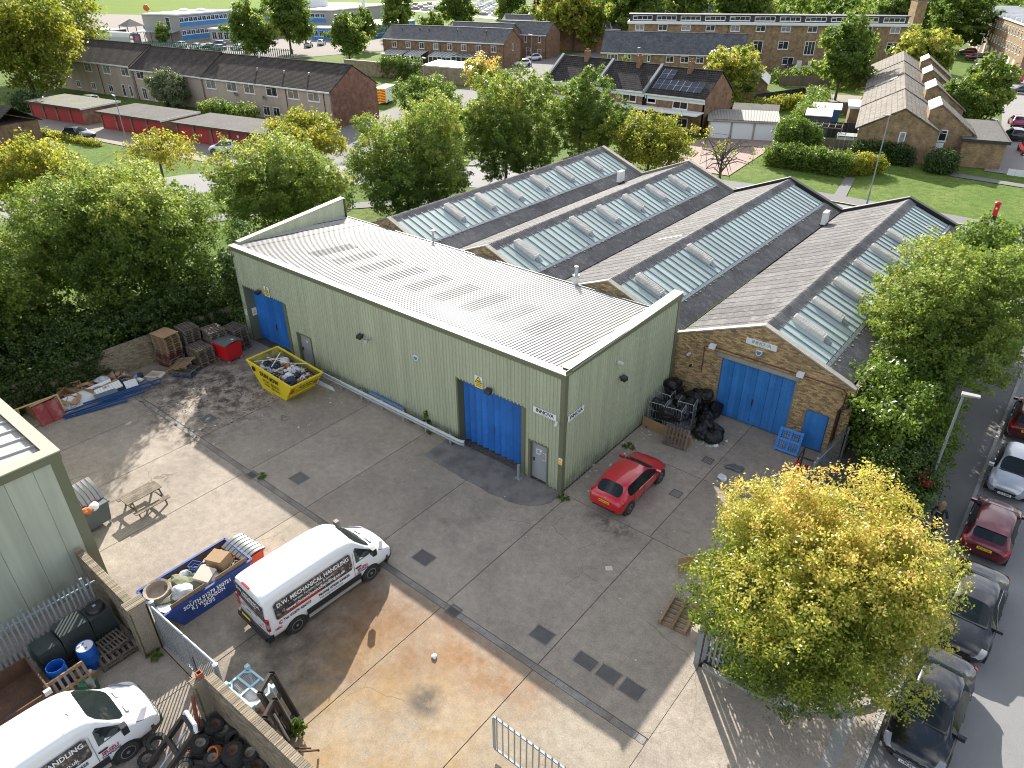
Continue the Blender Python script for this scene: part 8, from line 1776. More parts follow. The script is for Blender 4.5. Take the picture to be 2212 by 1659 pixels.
# ---- parked cars farther off
FC = [('estate', 4.6, 1.8, 1.5, P_NAVY, -95.1, 20.0, -72, 'dark navy estate car by the middle red garages'), ('hatch', 3.6, 1.63, 1.5, P_PALE, -72.0, 27.6, 215 - 90 + 10, 'pale small round car before the last red garages'),
 ('hatch', 4.0, 1.7, 1.5, P_WHITE, -95.2, 117.5, 150, 'white car at the terrace gable, nearer of two'), ('hatch', 4.1, 1.75, 1.5, P_WHITE, -99.8, 127.5, 150, 'white car at the terrace gable, farther of two'), ('estate', 4.3, 1.8, 1.7, P_BLACK, -43.9, 144.8, 28, 'black car before the white doors of the block'), ('hatch', 4.1, 1.75, 1.5, P_WHITE, -39.4, 147.6, 28, 'white car before the garage of the block'), ('estate', 4.5, 1.8, 1.6, P_BLACK, -78, 152, 15, 'black car at the shaded road end'), ('estate', 4.5, 1.8, 1.5, P_WHITE, -69, 60, 160, 'white car glimpsed beyond the row of trees'),
 ('estate', 4.7, 1.85, 1.5, P_SILVER, -122, 33, 100, 'silver car behind the large left tree'), ('estate', 4.7, 1.85, 1.55, P_WHITE, -102.5, 13.5, 100, 'white van nose beside the low tiled house'),
 ('estate', 4.5, 1.8, 1.6, P_SILVER, -197, 91, 95, 'silver car leftmost in the school car park'), ('hatch', 4.2, 1.75, 1.5, P_WHITE, -189.5, 91.5, 100, 'white car second in the school car park'), ('hatch', 4.2, 1.75, 1.5, P_NAVY, -186, 93.5, 100, 'dark car third in the school car park'), ('estate', 4.5, 1.8, 1.6, P_BLUE, -190, 98.5, 120, 'blue car behind the school front row'), ('hatch', 4.2, 1.75, 1.5, P_GREY, -181, 93.2, 100, 'grey car fourth in the school car park'), ('hatch', 4.2, 1.75, 1.5, P_WHITE, -178, 97, 100, 'white car right end of the school front row'), ('hatch', 4.2, 1.75, 1.5, P_SILVER, -168, 113, 40, 'silver car nearer of three by the blue wing'), ('hatch', 4.2, 1.75, 1.5, P_WHITE, -170, 119, 40, 'white car middle of three by the blue wing'), ('hatch', 4.2, 1.75, 1.5, P_NAVY, -171, 125, 40, 'dark car farthest of three by the blue wing'),
 ('hatch', 4.2, 1.75, 1.5, P_RED, -20.8, 206, 105, 'red car farthest along the right terrace'), ('estate', 4.4, 1.8, 1.6, P_MAROON, -16.9, 192, 105, 'maroon car second along the right terrace'), ('hatch', 4.2, 1.75, 1.5, P_GREY, -13.8, 186, 105, 'grey car third along the right terrace'), ('estate', 4.4, 1.8, 1.5, P_SILVER, -12.2, 179, 105, 'silver car fourth along the right terrace'), ('hatch', 4.2, 1.75, 1.5, P_WHITE, -9, 169, 105, 'white car fifth along the right terrace'), ('hatch', 4.2, 1.75, 1.5, P_BLACK, -7.2, 162, 105, 'black car sixth along the right terrace'), ('estate', 4.5, 1.8, 1.6, P_RED, -4.6, 156, 105, 'bright red car last along the right terrace'), ('estate', 4.5, 1.8, 1.5, P_NAVY, -.5, 142, 105, 'navy car at the picture edge beyond the leafy tree'),
 ('hatch', 4.2, 1.75, 1.5, P_PINK, 3.0, 108.5, 15, 'magenta car half behind the leafy tree'), ('estate', 4.5, 1.8, 1.5, P_BLACK, 4.2, 98, 15, 'black car beside the flat roofed annex'), ('estate', 4.4, 1.8, 1.6, P_RED, 6.8, 89.5, 15, 'red car nearest the annex, seen from behind'), ('estate', 4.5, 1.8, 1.5, P_BLUE, .6, 103, 15, 'blue grey car beneath the leafy tree')]
for (k, L_, W_, H_, mt, x, y, a, lab) in FC:
 car.z = -.06; car('parked_car', lab, k, L_, W_, H_, mt, x, y, R(a), detail=False, group='cars parked around the estate')
# the lot of cars beyond the school, too small to part
lot = thing('car_lot_row', 'shining rows of vehicles in the lot beyond the school', 'cars'); lot['kind'] = 'stuff'
m = MB(); r2 = random.Random(5)
for i in range(16):
 for j in range(8):
  x, y = -300 + i * 9 + j * 1.5, 262 + i * -1.8 + j * 9; m.box(x - 2.2, x + 2.2, y - .9, y + .9, 0, .9, r2.randrange(3)); m.box(x - 1.2, x + 1.3, y - .75, y + .75, .9, 1.5, r2.randrange(3))
o = obj('vehicle_rows', m, [P_WHITE, P_SILVER, P_GREY], lot); o['kind'] = 'stuff'
fence('brown fence between the long gardens and the block', (-38, 124), (-24, 133), 1.9, BRF, .9); fence('grey fence across the long gardens', (-24.5, 100), (-16, 103), 1.8, BRF, .9); fence('dark fence beside the pale metal roofed house', (-33, 100), (-28, 116), 1.9, DKF, .9); fence('brown fence before the white doors of the block', (-46, 138.5), (-33, 145.5), 1.2, BRF, .9)
sheet('patio_gardens', [(-30, 108), (-20, 111), (-22, 122), (-33, 119)], -.09, FOREC); sheet('drive_block', [(-50, 136), (-28, 148), (-26, 154), (-52, 140)], -.085, MATS['pale_road'])
# ---------------------------------------------------------------- trees, hedges, ivy
LG = leaf_mat('green_leaf', [(0, (.04, .078, .014)), (.4, (.108, .17, .027)), (.75, (.195, .255, .044)), (1, (.37, .355, .07))], .52)
LGY = leaf_mat('yellowing_leaf', [(0, (.08, .115, .015)), (.4, (.20, .225, .026)), (.75, (.34, .31, .04)), (1, (.42, .29, .055))], .55)
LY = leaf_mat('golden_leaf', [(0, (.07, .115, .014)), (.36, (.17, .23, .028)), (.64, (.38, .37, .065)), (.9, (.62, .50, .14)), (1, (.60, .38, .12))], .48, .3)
LD = leaf_mat('ivy_leaf', [(0, (.022, .045, .012)), (.6, (.05, .09, .017)), (1, (.11, .165, .03))], .3, .38)
LB_ = leaf_mat('bright_leaf', [(0, (.05, .09, .012)), (.5, (.10, .165, .02)), (1, (.20, .26, .04))], .45, .4)
LS = leaf_mat('silver_leaf', [(0, (.07, .10, .04)), (.6, (.16, .19, .09)), (1, (.36, .37, .28))], .35)
LR = leaf_mat('red_spray', [(0, (.22, .03, .02)), (.6, (.32, .05, .03)), (1, (.20, .10, .04))], .3)
LRH = leaf_mat('copper_leaf', [(0, (.06, .02, .02)), (.6, (.10, .03, .03)), (1, (.15, .05, .04))], .3)
BARK = M('bark', (.10, .08, .058), .95, noise=(3, .5, (.06, .05, .04)), fine=(20, .3))
def leaves(name, lobes, n, size, mat, seed, spread=.3, shell=.6, per=48, tint=None, up=.35, flat=None, spray=None):
 """n small leaves in twig clusters spread over the lobes (x, y, z, rx, ry, rz); per-leaf hue number in 'rnd'"""
 g_ = np.random.default_rng(seed); lb = np.array(lobes, float)
 w = (lb[:, 3] * lb[:, 4] + lb[:, 4] * lb[:, 5] + lb[:, 3] * lb[:, 5]); w /= w.sum()
 nc = max(4, n // per); li = g_.choice(len(lb), nc, p=w)
 d = g_.normal(size=(nc, 3)); d /= np.linalg.norm(d, axis=1)[:, None]
 rr_ = (shell + (1 - shell) * g_.random(nc) ** .6)[:, None] * (1 + .10 * g_.normal(size=(nc, 1)))
 cc = lb[li, :3] + d * lb[li, 3:6] * rr_
 crnd = .55 * g_.random(len(lb))[li] + .45 * g_.random(nc)
 ci = g_.integers(0, nc, n)
 off = g_.normal(size=(n, 3)) * spread * np.array([1, 1, .75])
 if spray is None: spray = spread * 1.8
 sd_ = d * .8 + g_.normal(size=(nc, 3)) * .35 + np.array([0, 0, .45]); sd_ /= np.linalg.norm(sd_, axis=1)[:, None]; ss = spray * (.3 + g_.random(nc) ** 2 * 1.3); k_ = g_.random(n) * 1.3 - .5
 off = off * (1 - .55 * np.clip(k_, 0, 1))[:, None] * .8 + sd_[ci] * (ss[ci] * k_)[:, None]
 p = cc[ci] + off
 if flat is not None: p[:, 2] = np.maximum(p[:, 2], flat + g_.random(n) * .1)
 nrm = d[ci] * .8 + g_.normal(size=(n, 3)) * .75 + np.array([0, 0, up]); nrm /= np.linalg.norm(nrm, axis=1)[:, None]
 t = np.cross(nrm, g_.normal(size=(n, 3))); t /= np.linalg.norm(t, axis=1)[:, None]; b = np.cross(nrm, t)
 s = size * (.65 + .7 * g_.random((n, 1)))
 v = np.empty((n, 4, 3)); v[:, 0] = p - t * s * .55; v[:, 1] = p + b * s * .32 + nrm * s * .1; v[:, 2] = p + t * s * .55; v[:, 3] = p - b * s * .32 + nrm * s * .1
 rnd = np.clip(.6 * crnd[ci] + .4 * g_.random(n) + (tint(p, lb) if tint else 0), 0, 1)
 me = bpy.data.meshes.new(name); me.vertices.add(4 * n); me.vertices.foreach_set('co', v.reshape(-1).astype(np.float32))
 me.loops.add(4 * n); me.loops.foreach_set('vertex_index', np.arange(4 * n, dtype=np.int32)); me.polygons.add(n)
 me.polygons.foreach_set('loop_start', np.arange(0, 4 * n, 4, dtype=np.int32))
 at_ = me.attributes.new('rnd', 'FLOAT', 'FACE'); at_.data.foreach_set('value', rnd.astype(np.float32))
 me.materials.append(mat); me.update(calc_edges=True)
 return me, cc
def crown_lobes(c, r, k, seed, lump_=.52):
 q = random.Random(seed); out = [(c[0], c[1], c[2], r[0] * .5, r[1] * .5, r[2] * .5)]
 for i in range(k):
  a = 2.39996 * i + q.uniform(-.5, .5); z = max(-.95, min(.98, -0.8 + 1.75 * (i + .5) / k + q.uniform(-.12, .12))); e = math.sqrt(max(.05, 1 - z * z))
  f = q.uniform(.5, .86); s = q.uniform(lump_ * .42, lump_ * 1.05)
  f = min(f, 1.04 - s * .8)
  out.append((c[0] + r[0] * f * e * math.cos(a), c[1] + r[1] * f * e * math.sin(a), c[2] + r[2] * f * z, r[0] * s * q.uniform(.8, 1.2), r[1] * s * q.uniform(.8, 1.2), r[2] * s * q.uniform(.65, 1)))
 return out
def tree(label, x, y, c, r, n, size, mat, seed, k=14, name='leafy_tree', trunk=.18, spread=.32, tint=None, group=None, shell=.55, twigs=60, cat='tree', z0=-.1, lump_=.52, up=.35, flat=None):
 t = thing(name, label, cat, (x, y, z0), 0, group); c = (c[0] - x, c[1] - y, c[2]); q = random.Random(seed + 5)
 lb = crown_lobes(c, r, k, seed, lump_); me, cc = leaves('crown', lb, n, size, mat, seed, spread, shell, tint=tint, up=up, flat=flat)
 b = MB(); base = Vector((0, 0, 0)); mid = Vector((c[0] * .5, c[1] * .5, max(.8, c[2] - r[2] * .55))); top = Vector((c[0], c[1], c[2] + r[2] * .35))
 b.tube(base, mid, trunk, trunk * .72, 8, caps=False); b.tube(mid, top, trunk * .72, trunk * .22, 7, caps=False)
 for l in lb[1:]:
  s = mid.lerp(top, q.uniform(.0, .7)); e = Vector(l[:3]); m_ = s.lerp(e, .5) + Vector((0, 0, .12 * r[2])); b.tube(s, m_, trunk * .34, trunk * .22, 5, caps=False); b.tube(m_, e, trunk * .22, trunk * .1, 5, caps=False)
  for _ in range(max(1, twigs // len(lb))):
   w_ = Vector(cc[q.randrange(len(cc))].tolist())
   if (w_ - e).length < max(l[3], l[4]) * 1.5: b.tube(e, w_, trunk * .07 + .006, .008, 3, caps=False)
 obj('trunk', b, BARK, t, smooth='all'); obj('crown', me, parent=t)
 return t
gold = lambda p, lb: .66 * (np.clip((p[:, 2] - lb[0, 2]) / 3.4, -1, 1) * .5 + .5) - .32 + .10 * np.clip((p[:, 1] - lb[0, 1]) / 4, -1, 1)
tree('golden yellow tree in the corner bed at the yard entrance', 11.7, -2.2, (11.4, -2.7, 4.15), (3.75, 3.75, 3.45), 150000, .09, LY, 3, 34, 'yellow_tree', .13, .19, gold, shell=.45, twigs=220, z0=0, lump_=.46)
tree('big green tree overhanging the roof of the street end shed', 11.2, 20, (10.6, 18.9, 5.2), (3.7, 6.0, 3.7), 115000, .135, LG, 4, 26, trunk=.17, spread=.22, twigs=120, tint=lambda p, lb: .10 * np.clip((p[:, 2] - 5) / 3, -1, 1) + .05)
tree('green tree behind the street lamp along the shed side', 11.2, 27.5, (10.8, 28, 4.6), (3.0, 4.6, 3.4), 30000, .2, LG, 14, 16, spread=.26)
tree('bright broad leaved bush between brick shed and street lamp', 10.6, 11.4, (10.7, 12.0, 2.6), (2.2, 3.4, 2.7), 40000, .17, LB_, 5, 16, 'broad_leaved_bush', .1, .3, z0=0, shell=.6, cat='bush')
tree('dark shrub with red flower sprays beside the pavement', 11.8, 9.2, (11.6, 8.7, 1.5), (1.5, 2.3, 1.5), 22000, .12, LD, 6, 14, 'flowering_shrub', .06, .24, z0=0, cat='bush', tint=lambda p, lb: .15)
sh_ = [o for o in COL.objects if o.name == 'flowering_shrub'][0]
me, _ = leaves('flower_spray', [(-.1 + .45 * i - .9, .0 - .38 * i + .6, 1.7 + .35 * math.sin(i * 2.1), .38, .38, .3) for i in range(5)], 900, .11, LR, 61, .09, .7, 24); obj('flower_spray', me, parent=sh_)
tree('low dark shrub under the yellow tree crown', 10.8, 3.2, (10.8, 3.2, 1.0), (1.5, 3.6, 1.1), 16000, .14, LD, 7, 14, 'low_shrub', .06, .26, z0=0, cat='bush')
tree('low green shrub spilling through the corner palisade', 10.3, -3.9, (10.2, -3.9, .5), (1.0, .6, .55), 5000, .10, LB_, 8, 8, 'low_shrub', .03, .18, z0=0, cat='bush')
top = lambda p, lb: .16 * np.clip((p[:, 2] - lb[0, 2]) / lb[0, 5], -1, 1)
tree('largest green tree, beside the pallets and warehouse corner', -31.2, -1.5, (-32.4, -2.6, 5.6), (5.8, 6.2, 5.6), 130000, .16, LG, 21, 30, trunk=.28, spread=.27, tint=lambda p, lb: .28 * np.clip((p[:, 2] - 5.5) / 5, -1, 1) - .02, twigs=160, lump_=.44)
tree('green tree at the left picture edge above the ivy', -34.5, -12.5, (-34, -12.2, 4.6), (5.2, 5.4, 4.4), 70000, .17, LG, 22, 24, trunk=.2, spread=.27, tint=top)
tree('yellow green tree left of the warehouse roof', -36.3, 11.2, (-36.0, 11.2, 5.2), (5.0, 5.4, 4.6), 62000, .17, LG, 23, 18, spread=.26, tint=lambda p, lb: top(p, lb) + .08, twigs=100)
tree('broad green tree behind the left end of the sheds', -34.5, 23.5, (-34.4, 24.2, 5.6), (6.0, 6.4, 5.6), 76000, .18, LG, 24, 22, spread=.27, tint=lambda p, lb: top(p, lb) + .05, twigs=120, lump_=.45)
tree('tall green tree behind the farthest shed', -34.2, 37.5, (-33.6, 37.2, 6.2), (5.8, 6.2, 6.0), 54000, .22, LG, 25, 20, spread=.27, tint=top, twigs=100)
tree('conical green tree before the tiled row of houses', -30.8, 46, (-30.6, 46, 5.9), (4.6, 4.6, 5.2), 38000, .22, LG, 26, 18, spread=.26, twigs=80)
tree('spreading yellowish tree behind the shed gables', -22, 45.8, (-21.8, 45.8, 4.6), (4.2, 4.0, 2.9), 22000, .22, LGY, 27, 18, spread=.4, twigs=140, tint=lambda p, lb: -.05)
tree('thin nearly bare tree beside the pink drive', -15.9, 50.3, (-16, 50.3, 3.6), (4.2, 4.2, 3.4), 420, .2, LGY, 28, 30, 'bare_tree', .2, .4, twigs=700, shell=.25)
tree('sparse golden tree on the green by the footpath', -56, .8, (-56, .9, 5.2), (4.2, 4.2, 3.2), 15000, .24, LGY, 29, 18, 'golden_tree', .22, .42, twigs=160, tint=lambda p, lb: .06)
tree('sparse golden tree on the verge below the red garages', -64.5, 15.6, (-64.5, 15.8, 3.5), (4.0, 3.6, 2.2), 3800, .24, LGY, 30, 18, 'golden_tree', .16, .45, twigs=160, tint=lambda p, lb: .04)
tree('rounded golden tree hiding the end of the last garages', -54.5, 27.6, (-54.3, 27.6, 4.1), (4.6, 4.2, 2.9), 22000, .24, LGY, 31, 18, 'golden_tree', .16, .4, twigs=140)
tree('dark spreading tree beyond the row, below the garden wall', -59.5, 52, (-59.5, 52, 4.2), (5.0, 4.6, 3.4), 26000, .26, LG, 32, 18, spread=.42, twigs=140)
tree('bright yellow small tree before the white cars', -66.2, 71, (-66.2, 71, 4.4), (3.6, 3.4, 3.6), 16000, .28, LY, 33, 16, 'golden_tree', .15, .36, tint=lambda p, lb: .22)
tree('white dusted silvery bush between the garage blocks', -106, 39, (-106.5, 39.2, 2.9), (3.6, 2.8, 2.9), 16000, .3, LS, 34, 14, 'silver_bush', .1, .36, cat='bush')
tree('very large pale green tree at the top left corner', -135, 29.5, (-136, 29.5, 9.5), (11.5, 10, 8.5), 30000, .5, LGY, 35, 26, trunk=.5, spread=.8, tint=lambda p, lb: -.12, twigs=120)
tree('large pale green tree behind the top left one', -160, 44, (-160, 44, 10), (12, 11, 9), 22000, .55, LGY, 36, 22, trunk=.5, spread=.9, tint=lambda p, lb: -.2)
# ivy over the boundary wall and at the warehouse corner
iv = thing('ivy_hedge', 'dense dark ivy bank over the boundary wall', 'ivy', (0, 0, 0)); lb = []
q = random.Random(4)
for i in range(26):
 y = -16.5 + i * .62; bare = -8.3 < y < -5.2
 lb.append((-27.6 - q.uniform(0, 1.4), y, q.uniform(1.9, 2.8) if bare else q.uniform(1.0, 2.4), 1.5, 1.2, .75 if bare else 1.45))
 if not bare and y < -8: lb.append((-26.3, y, q.uniform(.9, 1.8), .55, .8, .9))
for i in range(7): lb.append((-26.6, -5 + i * .8, q.uniform(2.3, 3.4), .9, .8, 1.0))
for i in range(6): lb.append((-25.6 - .2 * i, .25 + .35 * i, 1.5 + .85 * (i % 6), .75, .7, .9))
for i in range(14): lb.append((-29.5 - q.uniform(0, 3), -16 + i * 1.35, q.uniform(.9, 2.2), 1.6, 1.3, 1.3))
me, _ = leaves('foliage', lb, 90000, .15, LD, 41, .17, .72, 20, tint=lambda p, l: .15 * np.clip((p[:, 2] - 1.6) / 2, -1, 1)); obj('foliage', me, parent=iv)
lb = [(-25.95 - .05 * (i % 3), y, z, .34, .6, .5) for i, (y, z) in enumerate([(y_, z_) for y_ in [-16.2 + .75 * k for k in range(11)] + [-4.6 + .8 * k for k in range(6)] for z_ in (.5, 1.1, 1.75)]) if not (-8.5 < y < -5.4)] + [(-24.65 - .12 * (k % 3), -.3, 2.2 + .55 * k, .42, .4, .5) for k in range(7)]
me, _ = leaves('trailing_ivy', lb, 26000, .13, LD, 43, .12, .6, 16); obj('trailing_ivy', me, parent=iv)
def hedge(label, pts, h, w, n, size, mat, seed, name='garden_hedge', z0=-.1, cat='hedge'):
 t = thing(name, label, cat, (0, 0, z0)); lb = []; q = random.Random(seed)
 for a, b in zip(pts[:-1], pts[1:]):
  a = Vector(a); b = Vector(b); k = max(1, int((b - a).length / (w * .8)))
  for i in range(k):
   p = a.lerp(b, (i + .5) / k); lb.append((p.x, p.y, h * .3, w * .75, w * .75, h * .4)); lb.append((p.x, p.y, h * .65 * q.uniform(.9, 1.1), w * .75, w * .75, h * .36))
 me, _ = leaves('foliage', lb, n, size, mat, seed, size * 1.3, .75, 20, flat=.02); obj('foliage', me, parent=t)
 b = MB()
 for l in lb[::2]: b.tube((l[0], l[1], 0), (l[0], l[1], h * .7), .05, .02, 4)
 obj('stem', b, BARK, t); return t
hedge('clipped garden hedge along the lawn beside the brick house', [(-16.2, 64.6), (-7.6, 64.6)], 2.4, 1.7, 20000, .22, LG, 51); hedge('tall rounded shrubs in the garden behind the hedge', [(-16.5, 68.5), (-13.5, 70.5)], 4.2, 2.2, 15000, .26, LB_, 52, 'garden_shrub', cat='bush'); hedge('climbing shrub on the brick house gable', [(-9.2, 73.3), (-3.2, 73.9)], 2.1, 1.2, 12000, .2, LD, 53, 'climbing_shrub', cat='bush'); hedge('dark round bush on the lawn at the house corner', [(-1.0, 72.8), (1.6, 73.2)], 2.1, 1.9, 11000, .2, LD, 54, 'lawn_bush', cat='bush'); hedge('low hedge at the lawn end of the garden', [(-7.4, 65.2), (-5.0, 68.5)], 2.0, 1.4, 8000, .2, LGY, 55)
hedge('ivy growing along the top of the garden wall', [(-107, 85.7), (-97, 87)], 4.0, 1.1, 10000, .3, LB_, 56, 'wall_ivy', cat='ivy'); hedge('hedge in front of the pebbledashed terrace', [(-95, 38.5), (-84, 40)], 2.6, 1.5, 9000, .28, LG, 57); hedge('round hedge beside the first red garages', [(-126, 24), (-119, 25)], 2.4, 2.0, 7000, .3, LD, 58); hedge('shrubs along the long gardens', [(-20, 86), (-23, 100), (-27, 112)], 2.8, 2.2, 9000, .3, LG, 59, 'garden_shrub', cat='bush'); hedge('bushes before the summerhouse and white garages', [(-20.5, 80), (-18.6, 77.5)], 2.6, 1.6, 6000, .24, LB_, 60, 'garden_shrub', cat='bush')
hedge('row of garden shrubs between the lawns before the block', [(-40, 128), (-30, 138), (-27, 126)], 2.6, 2.4, 9000, .35, LG, 63, 'garden_shrub', cat='bush'); hedge('low hedge across the gardens behind the summerhouse', [(-33, 92), (-26, 104)], 1.8, 1.8, 7000, .3, LGY, 64); hedge('shrubs at the foot of the tiled row', [(-52, 70), (-32, 69.5)], 2.2, 1.8, 14000, .26, LG, 65, 'garden_shrub', cat='bush')
hedge('dry brown grass edging along the garage court', [(-103, 17.8), (-88, 19.2)], .6, .7, 5000, .2, LGY, 62, 'dry_grass', cat='grass')
# farther trees: three built, then copied
pr_ = [tree('round green tree beside the tall brick terrace wall, school side', -133.5, 99, (-133.5, 99, 5.4), (4.2, 4.2, 5.0), 9000, .5, LG, 71, 14, 'far_tree', .2, .5), tree('golden round tree before the three storey block', -17.5, 141, (-17.5, 141, 5.4), (5.6, 5.6, 5.0), 11000, .5, LY, 72, 14, 'far_tree', .22, .5, tint=lambda p, lb: -.05), tree('dark full tree behind the golden one', -24.5, 203, (-24.5, 203, 8.5), (8, 8, 7.5), 11000, .75, LG, 73, 16, 'far_tree', .3, .7, tint=lambda p, lb: -.12)]
FT = [(0, -151.5, 85, 1.25, 'green tree left of two before the school car park'), (0, -158, 100, 1.5, 'dark bushy tree before the school entrance'), (0, -150, 118, .9, 'green bush among the school cars'), (0, -207, 92, .55, 'small round bush at the school canopy'), (1, -104, 150, 1.7, 'tall yellow green tree standing over the small brick houses'), (0, -92, 158, 1.9, 'big green tree right of the yellow one at the road'), (0, -84, 172, 1.9, 'big green tree farther along the shaded road'), (0, -74, 185, 1.9, 'green tree at the road end near the block'), (0, -24.5, 114.5, 1.15, 'glossy dark tree in the gardens beside the house row'), (1, -37, 98, .9, 'pale yellow green garden tree behind the tiled row'), (0, -1.0, 104, .95, 'leafy green tree over the parked cars by the annex'), (0, -3.5, 98, .75, 'smaller leafy tree beside the stepped roofs'), (2, -40, 220, 1.0, 'dark tree behind the golden one, left of it'), (0, -128, 122, .9, 'green tree behind the brown terrace end'), (0, -170, 150, 1.3, 'pale green tree beyond the school wing'), (0, -160, 165, 1.3, 'second pale green tree beyond the school wing'), (0, -146, 175, 1.4, 'broad green tree left of the slate rows'), (0, -128, 160, 1.0, 'green tree between the slate rows'), (0, -71.5, 80, .45, 'small shrub on the corner by the white cars'), (0, -42, 92, .55, 'small shrub behind the tiled row'), (0, -58, 100, .5, 'garden shrub before the slate row')]
KD = [p.children_recursive[:] for p in pr_]
for i, (k, x, y, s, lab) in enumerate(FT):
 if k == 0: copy_tree(pr_[0], (x, y, -.1), i * 1.7, lab, scale=(s, s, s * (1 + .1 * math.sin(i))), children=KD[0])
 else: copy_tree(pr_[k], (x, y, -.1), i * 1.7, lab, scale=(s,) * 3, children=KD[k])
me, _ = leaves('crown', crown_lobes((0, 0, 6), (7, 7, 5), 12, 9), 6000, .7, LRH, 90, .6, .6)
t = thing('copper_tree', 'dark copper red tree at the far wood edge', 'tree', (-175, 235, -.1)); obj('crown', me, parent=t); obj('trunk', MB().tube((0, 0, 0), (0, 0, 6), .4, .2, 7), BARK, t)
# the wood that closes the view
lb = []; q = random.Random(12)
for i in range(150):
 a = i / 149; x = -640 + a * 700 + q.uniform(-6, 6); y = 400 + 40 * math.sin(a * 5) - a * 90 + q.uniform(0, 40); r_ = q.uniform(6, 10); lb.append((x, y, q.uniform(4, 9), r_, r_, q.uniform(5, 8)))
for i in range(40): a = i / 39; lb.append((-210 + a * 190 + q.uniform(-4, 4), 300 - a * 25 + q.uniform(0, 20), q.uniform(4, 7), 7, 7, 6.5))
me, _ = leaves('woodland', lb, 60000, 1.5, LG, 91, 1.0, .6, 16); o = obj('woodland', me); o['kind'] = 'stuff'; o['label'] = 'far green wood closing the top of the view'; o['category'] = 'wood'
# weeds at the warehouse foot
def weed(label, x, y, h, n, seed, r=.2, mat=LB_, size=.09):
 t = thing('weed', label, 'weed', (x, y, .0)); me, _ = leaves('foliage', [(0, 0, h * (.25 + .25 * i), r * (1 - .2 * i), r * (1 - .2 * i), h * .2) for i in range(3)], n, size, mat, seed, .04, .5, 10, flat=.01); obj('foliage', me, parent=t); obj('stem', MB().tube((0, 0, 0), (.02, .0, h * .9), .01, .005, 4), BARK, t)
weed('tall leafy weed climbing the wall behind the crash barrier', -8.35, -.14, 1.1, 160, 95, .18, size=.14); weed('bushy weed at the near end of the crash barrier', -6.3, -.22, .35, 160, 96, .25); weed('weed tuft at the warehouse corner foot', .3, -.25, .22, 200, 97, .25); weed('weed tuft beside the red car nose', .6, 4.9, .2, 160, 98, .3); weed('weed tuft at the grating in the channel', -11.5, -7.85, .12, 120, 99, .25); weed('weeds at the foot of the square gate pier', -5.75, -15.95, .25, 200, 100, .28); weed('weed low under the crash barrier middle', -9.2, -.3, .4, 120, 101, .2); weed('green leafy heap beside the leaning masts', .55, -14.55, .8, 300, 102, .22, size=.12); weed('dry brown weed at a crash barrier post', -7.9, -.45, .35, 120, 103, .15, LGY)
# ---------------------------------------------------------------- the pedestrian
pe = thing('person', 'person in black jacket and trousers walking away on the pavement, long fair hair', 'person', (13.62, 7.5, -.03), R(-14))
sk_v = [((0, 0, .92), .15, .11), ((0, .01, 1.12), .135, .10), ((0, .02, 1.36), .17, .105), ((0, .035, 1.50), .055, .055), ((0, .06, 1.60), .075, .09), ((0, .05, 1.70), .06, .075),
  ((.10, -.02, .86), .10, .10), ((.11, -.12, .48), .065, .07), ((.11, -.30, .10), .04, .045), ((.12, -.20, .04), .035, .03),
  ((-.10, .03, .86), .10, .10), ((-.11, .16, .47), .065, .07), ((-.11, .17, .09), .04, .045), ((-.115, .29, .035), .035, .03),
  ((.20, .01, 1.40), .065, .065), ((.30, .02, 1.14), .048, .05), ((.24, .20, .98), .036, .036), ((.22, .28, .95), .03, .022),
  ((-.20, .01, 1.40), .065, .065), ((-.29, -.08, 1.14), .048, .05), ((-.28, .06, .92), .036, .036), ((-.27, .12, .86), .03, .022)]
sk_e = [(0, 1), (1, 2), (2, 3), (3, 4), (4, 5), (0, 6), (6, 7), (7, 8), (8, 9), (0, 10), (10, 11), (11, 12), (12, 13), (2, 14), (14, 15), (15, 16), (16, 17), (2, 18), (18, 19), (19, 20), (20, 21)]
for hnd, side in ((17, 1), (21, -1)):       # fingers
 hx, hy, hz = sk_v[hnd][0]
 for f in range(4): sk_v.append(((hx + side * (.012 - .014 * f + .02), hy + .06 - .006 * abs(f - 1), hz - .04), .010, .010)); sk_e.append((hnd, len(sk_v) - 1))
 sk_v.append(((hx - side * .04, hy + .03, hz), .011, .011)); sk_e.append((hnd, len(sk_v) - 1))
me = bpy.data.meshes.new('body'); me.from_pydata([v[0] for v in sk_v], sk_e, [])
bo = obj('body', me, parent=pe); bo.modifiers.new('skin', 'SKIN')
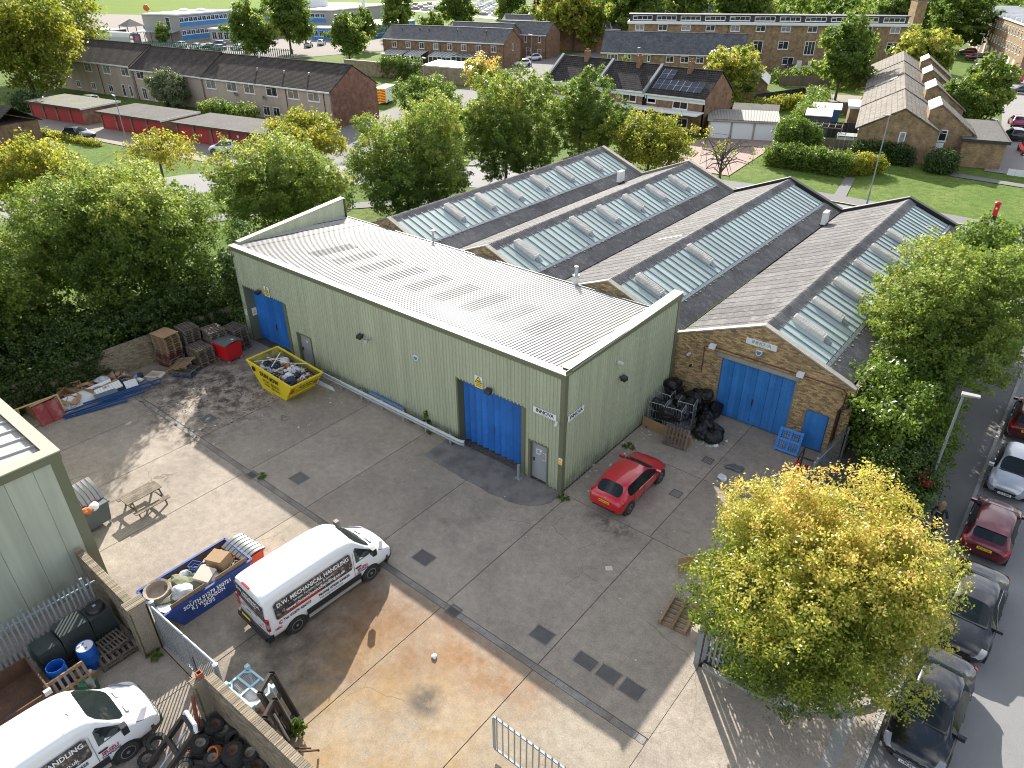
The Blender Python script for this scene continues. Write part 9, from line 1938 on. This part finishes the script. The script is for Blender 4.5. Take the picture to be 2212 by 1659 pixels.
for i, v in enumerate(sk_v): me.skin_vertices[0].data[i].radius = (v[1], v[2])
me.skin_vertices[0].data[0].use_root = True
sb = bo.modifiers.new('smooth', 'SUBSURF'); sb.levels = 2; sb.render_levels = 2
pm_ = M('black_clothes_and_skin', (.012, .012, .014), .9); nt = pm_.node_tree; tcx = nt.nodes.new('ShaderNodeTexCoord'); sx_ = nt.nodes.new('ShaderNodeSeparateXYZ'); nt.links.new(tcx.outputs['Object'], sx_.inputs[0]); gt = nt.nodes.new('ShaderNodeMath'); gt.operation = 'GREATER_THAN'; gt.inputs[1].default_value = 1.47; nt.links.new(sx_.outputs[2], gt.inputs[0]); mx = nt.nodes.new('ShaderNodeMixRGB'); mx.inputs[1].default_value = (.012, .012, .014, 1); mx.inputs[2].default_value = (.5, .3, .22, 1); nt.links.new(gt.outputs[0], mx.inputs[0]); nt.links.new(mx.outputs[0], nt.nodes['Principled BSDF'].inputs['Base Color']); me.materials.append(pm_)
HAIR = M('fair_hair', (.19, .125, .068), .5, fine=(60, .3))
hr = MB().lathe([(0, 1.80), (.06, 1.785), (.10, 1.74), (.118, 1.67), (.12, 1.60), (.125, 1.5), (.12, 1.4), (.09, 1.30), (0, 1.27)], 16, (-.01, .0, 0)); obj('hair', hr, HAIR, pe, smooth=True)
fa = MB().box(-.045, -.02, .148, .152, 1.655, 1.668).box(.02, .045, .148, .152, 1.655, 1.668).box(-.025, .025, .146, .150, 1.565, 1.575); fo = obj('face_marks', fa, INK, pe); fo['kind'] = 'stuff'
obj('nose', MB().hexa([(-.012, .14, 1.595), (.012, .14, 1.595), (.012, .175, 1.6), (-.012, .175, 1.6)], [(-.008, .14, 1.65), (.008, .14, 1.65), (.006, .152, 1.65), (-.006, .152, 1.65)]), M('skin_tone', (.5, .3, .22), .6), pe)
for sx in (-.085, .085): obj('ear', MB().tube((sx, .06, 1.6), (sx, .06, 1.66), .018, .014, 6), MATS['skin_tone'], pe)
lettering(pe, 'bench', .09, INKW, (0, -.118, 1.30), (R(90), 0, 0))
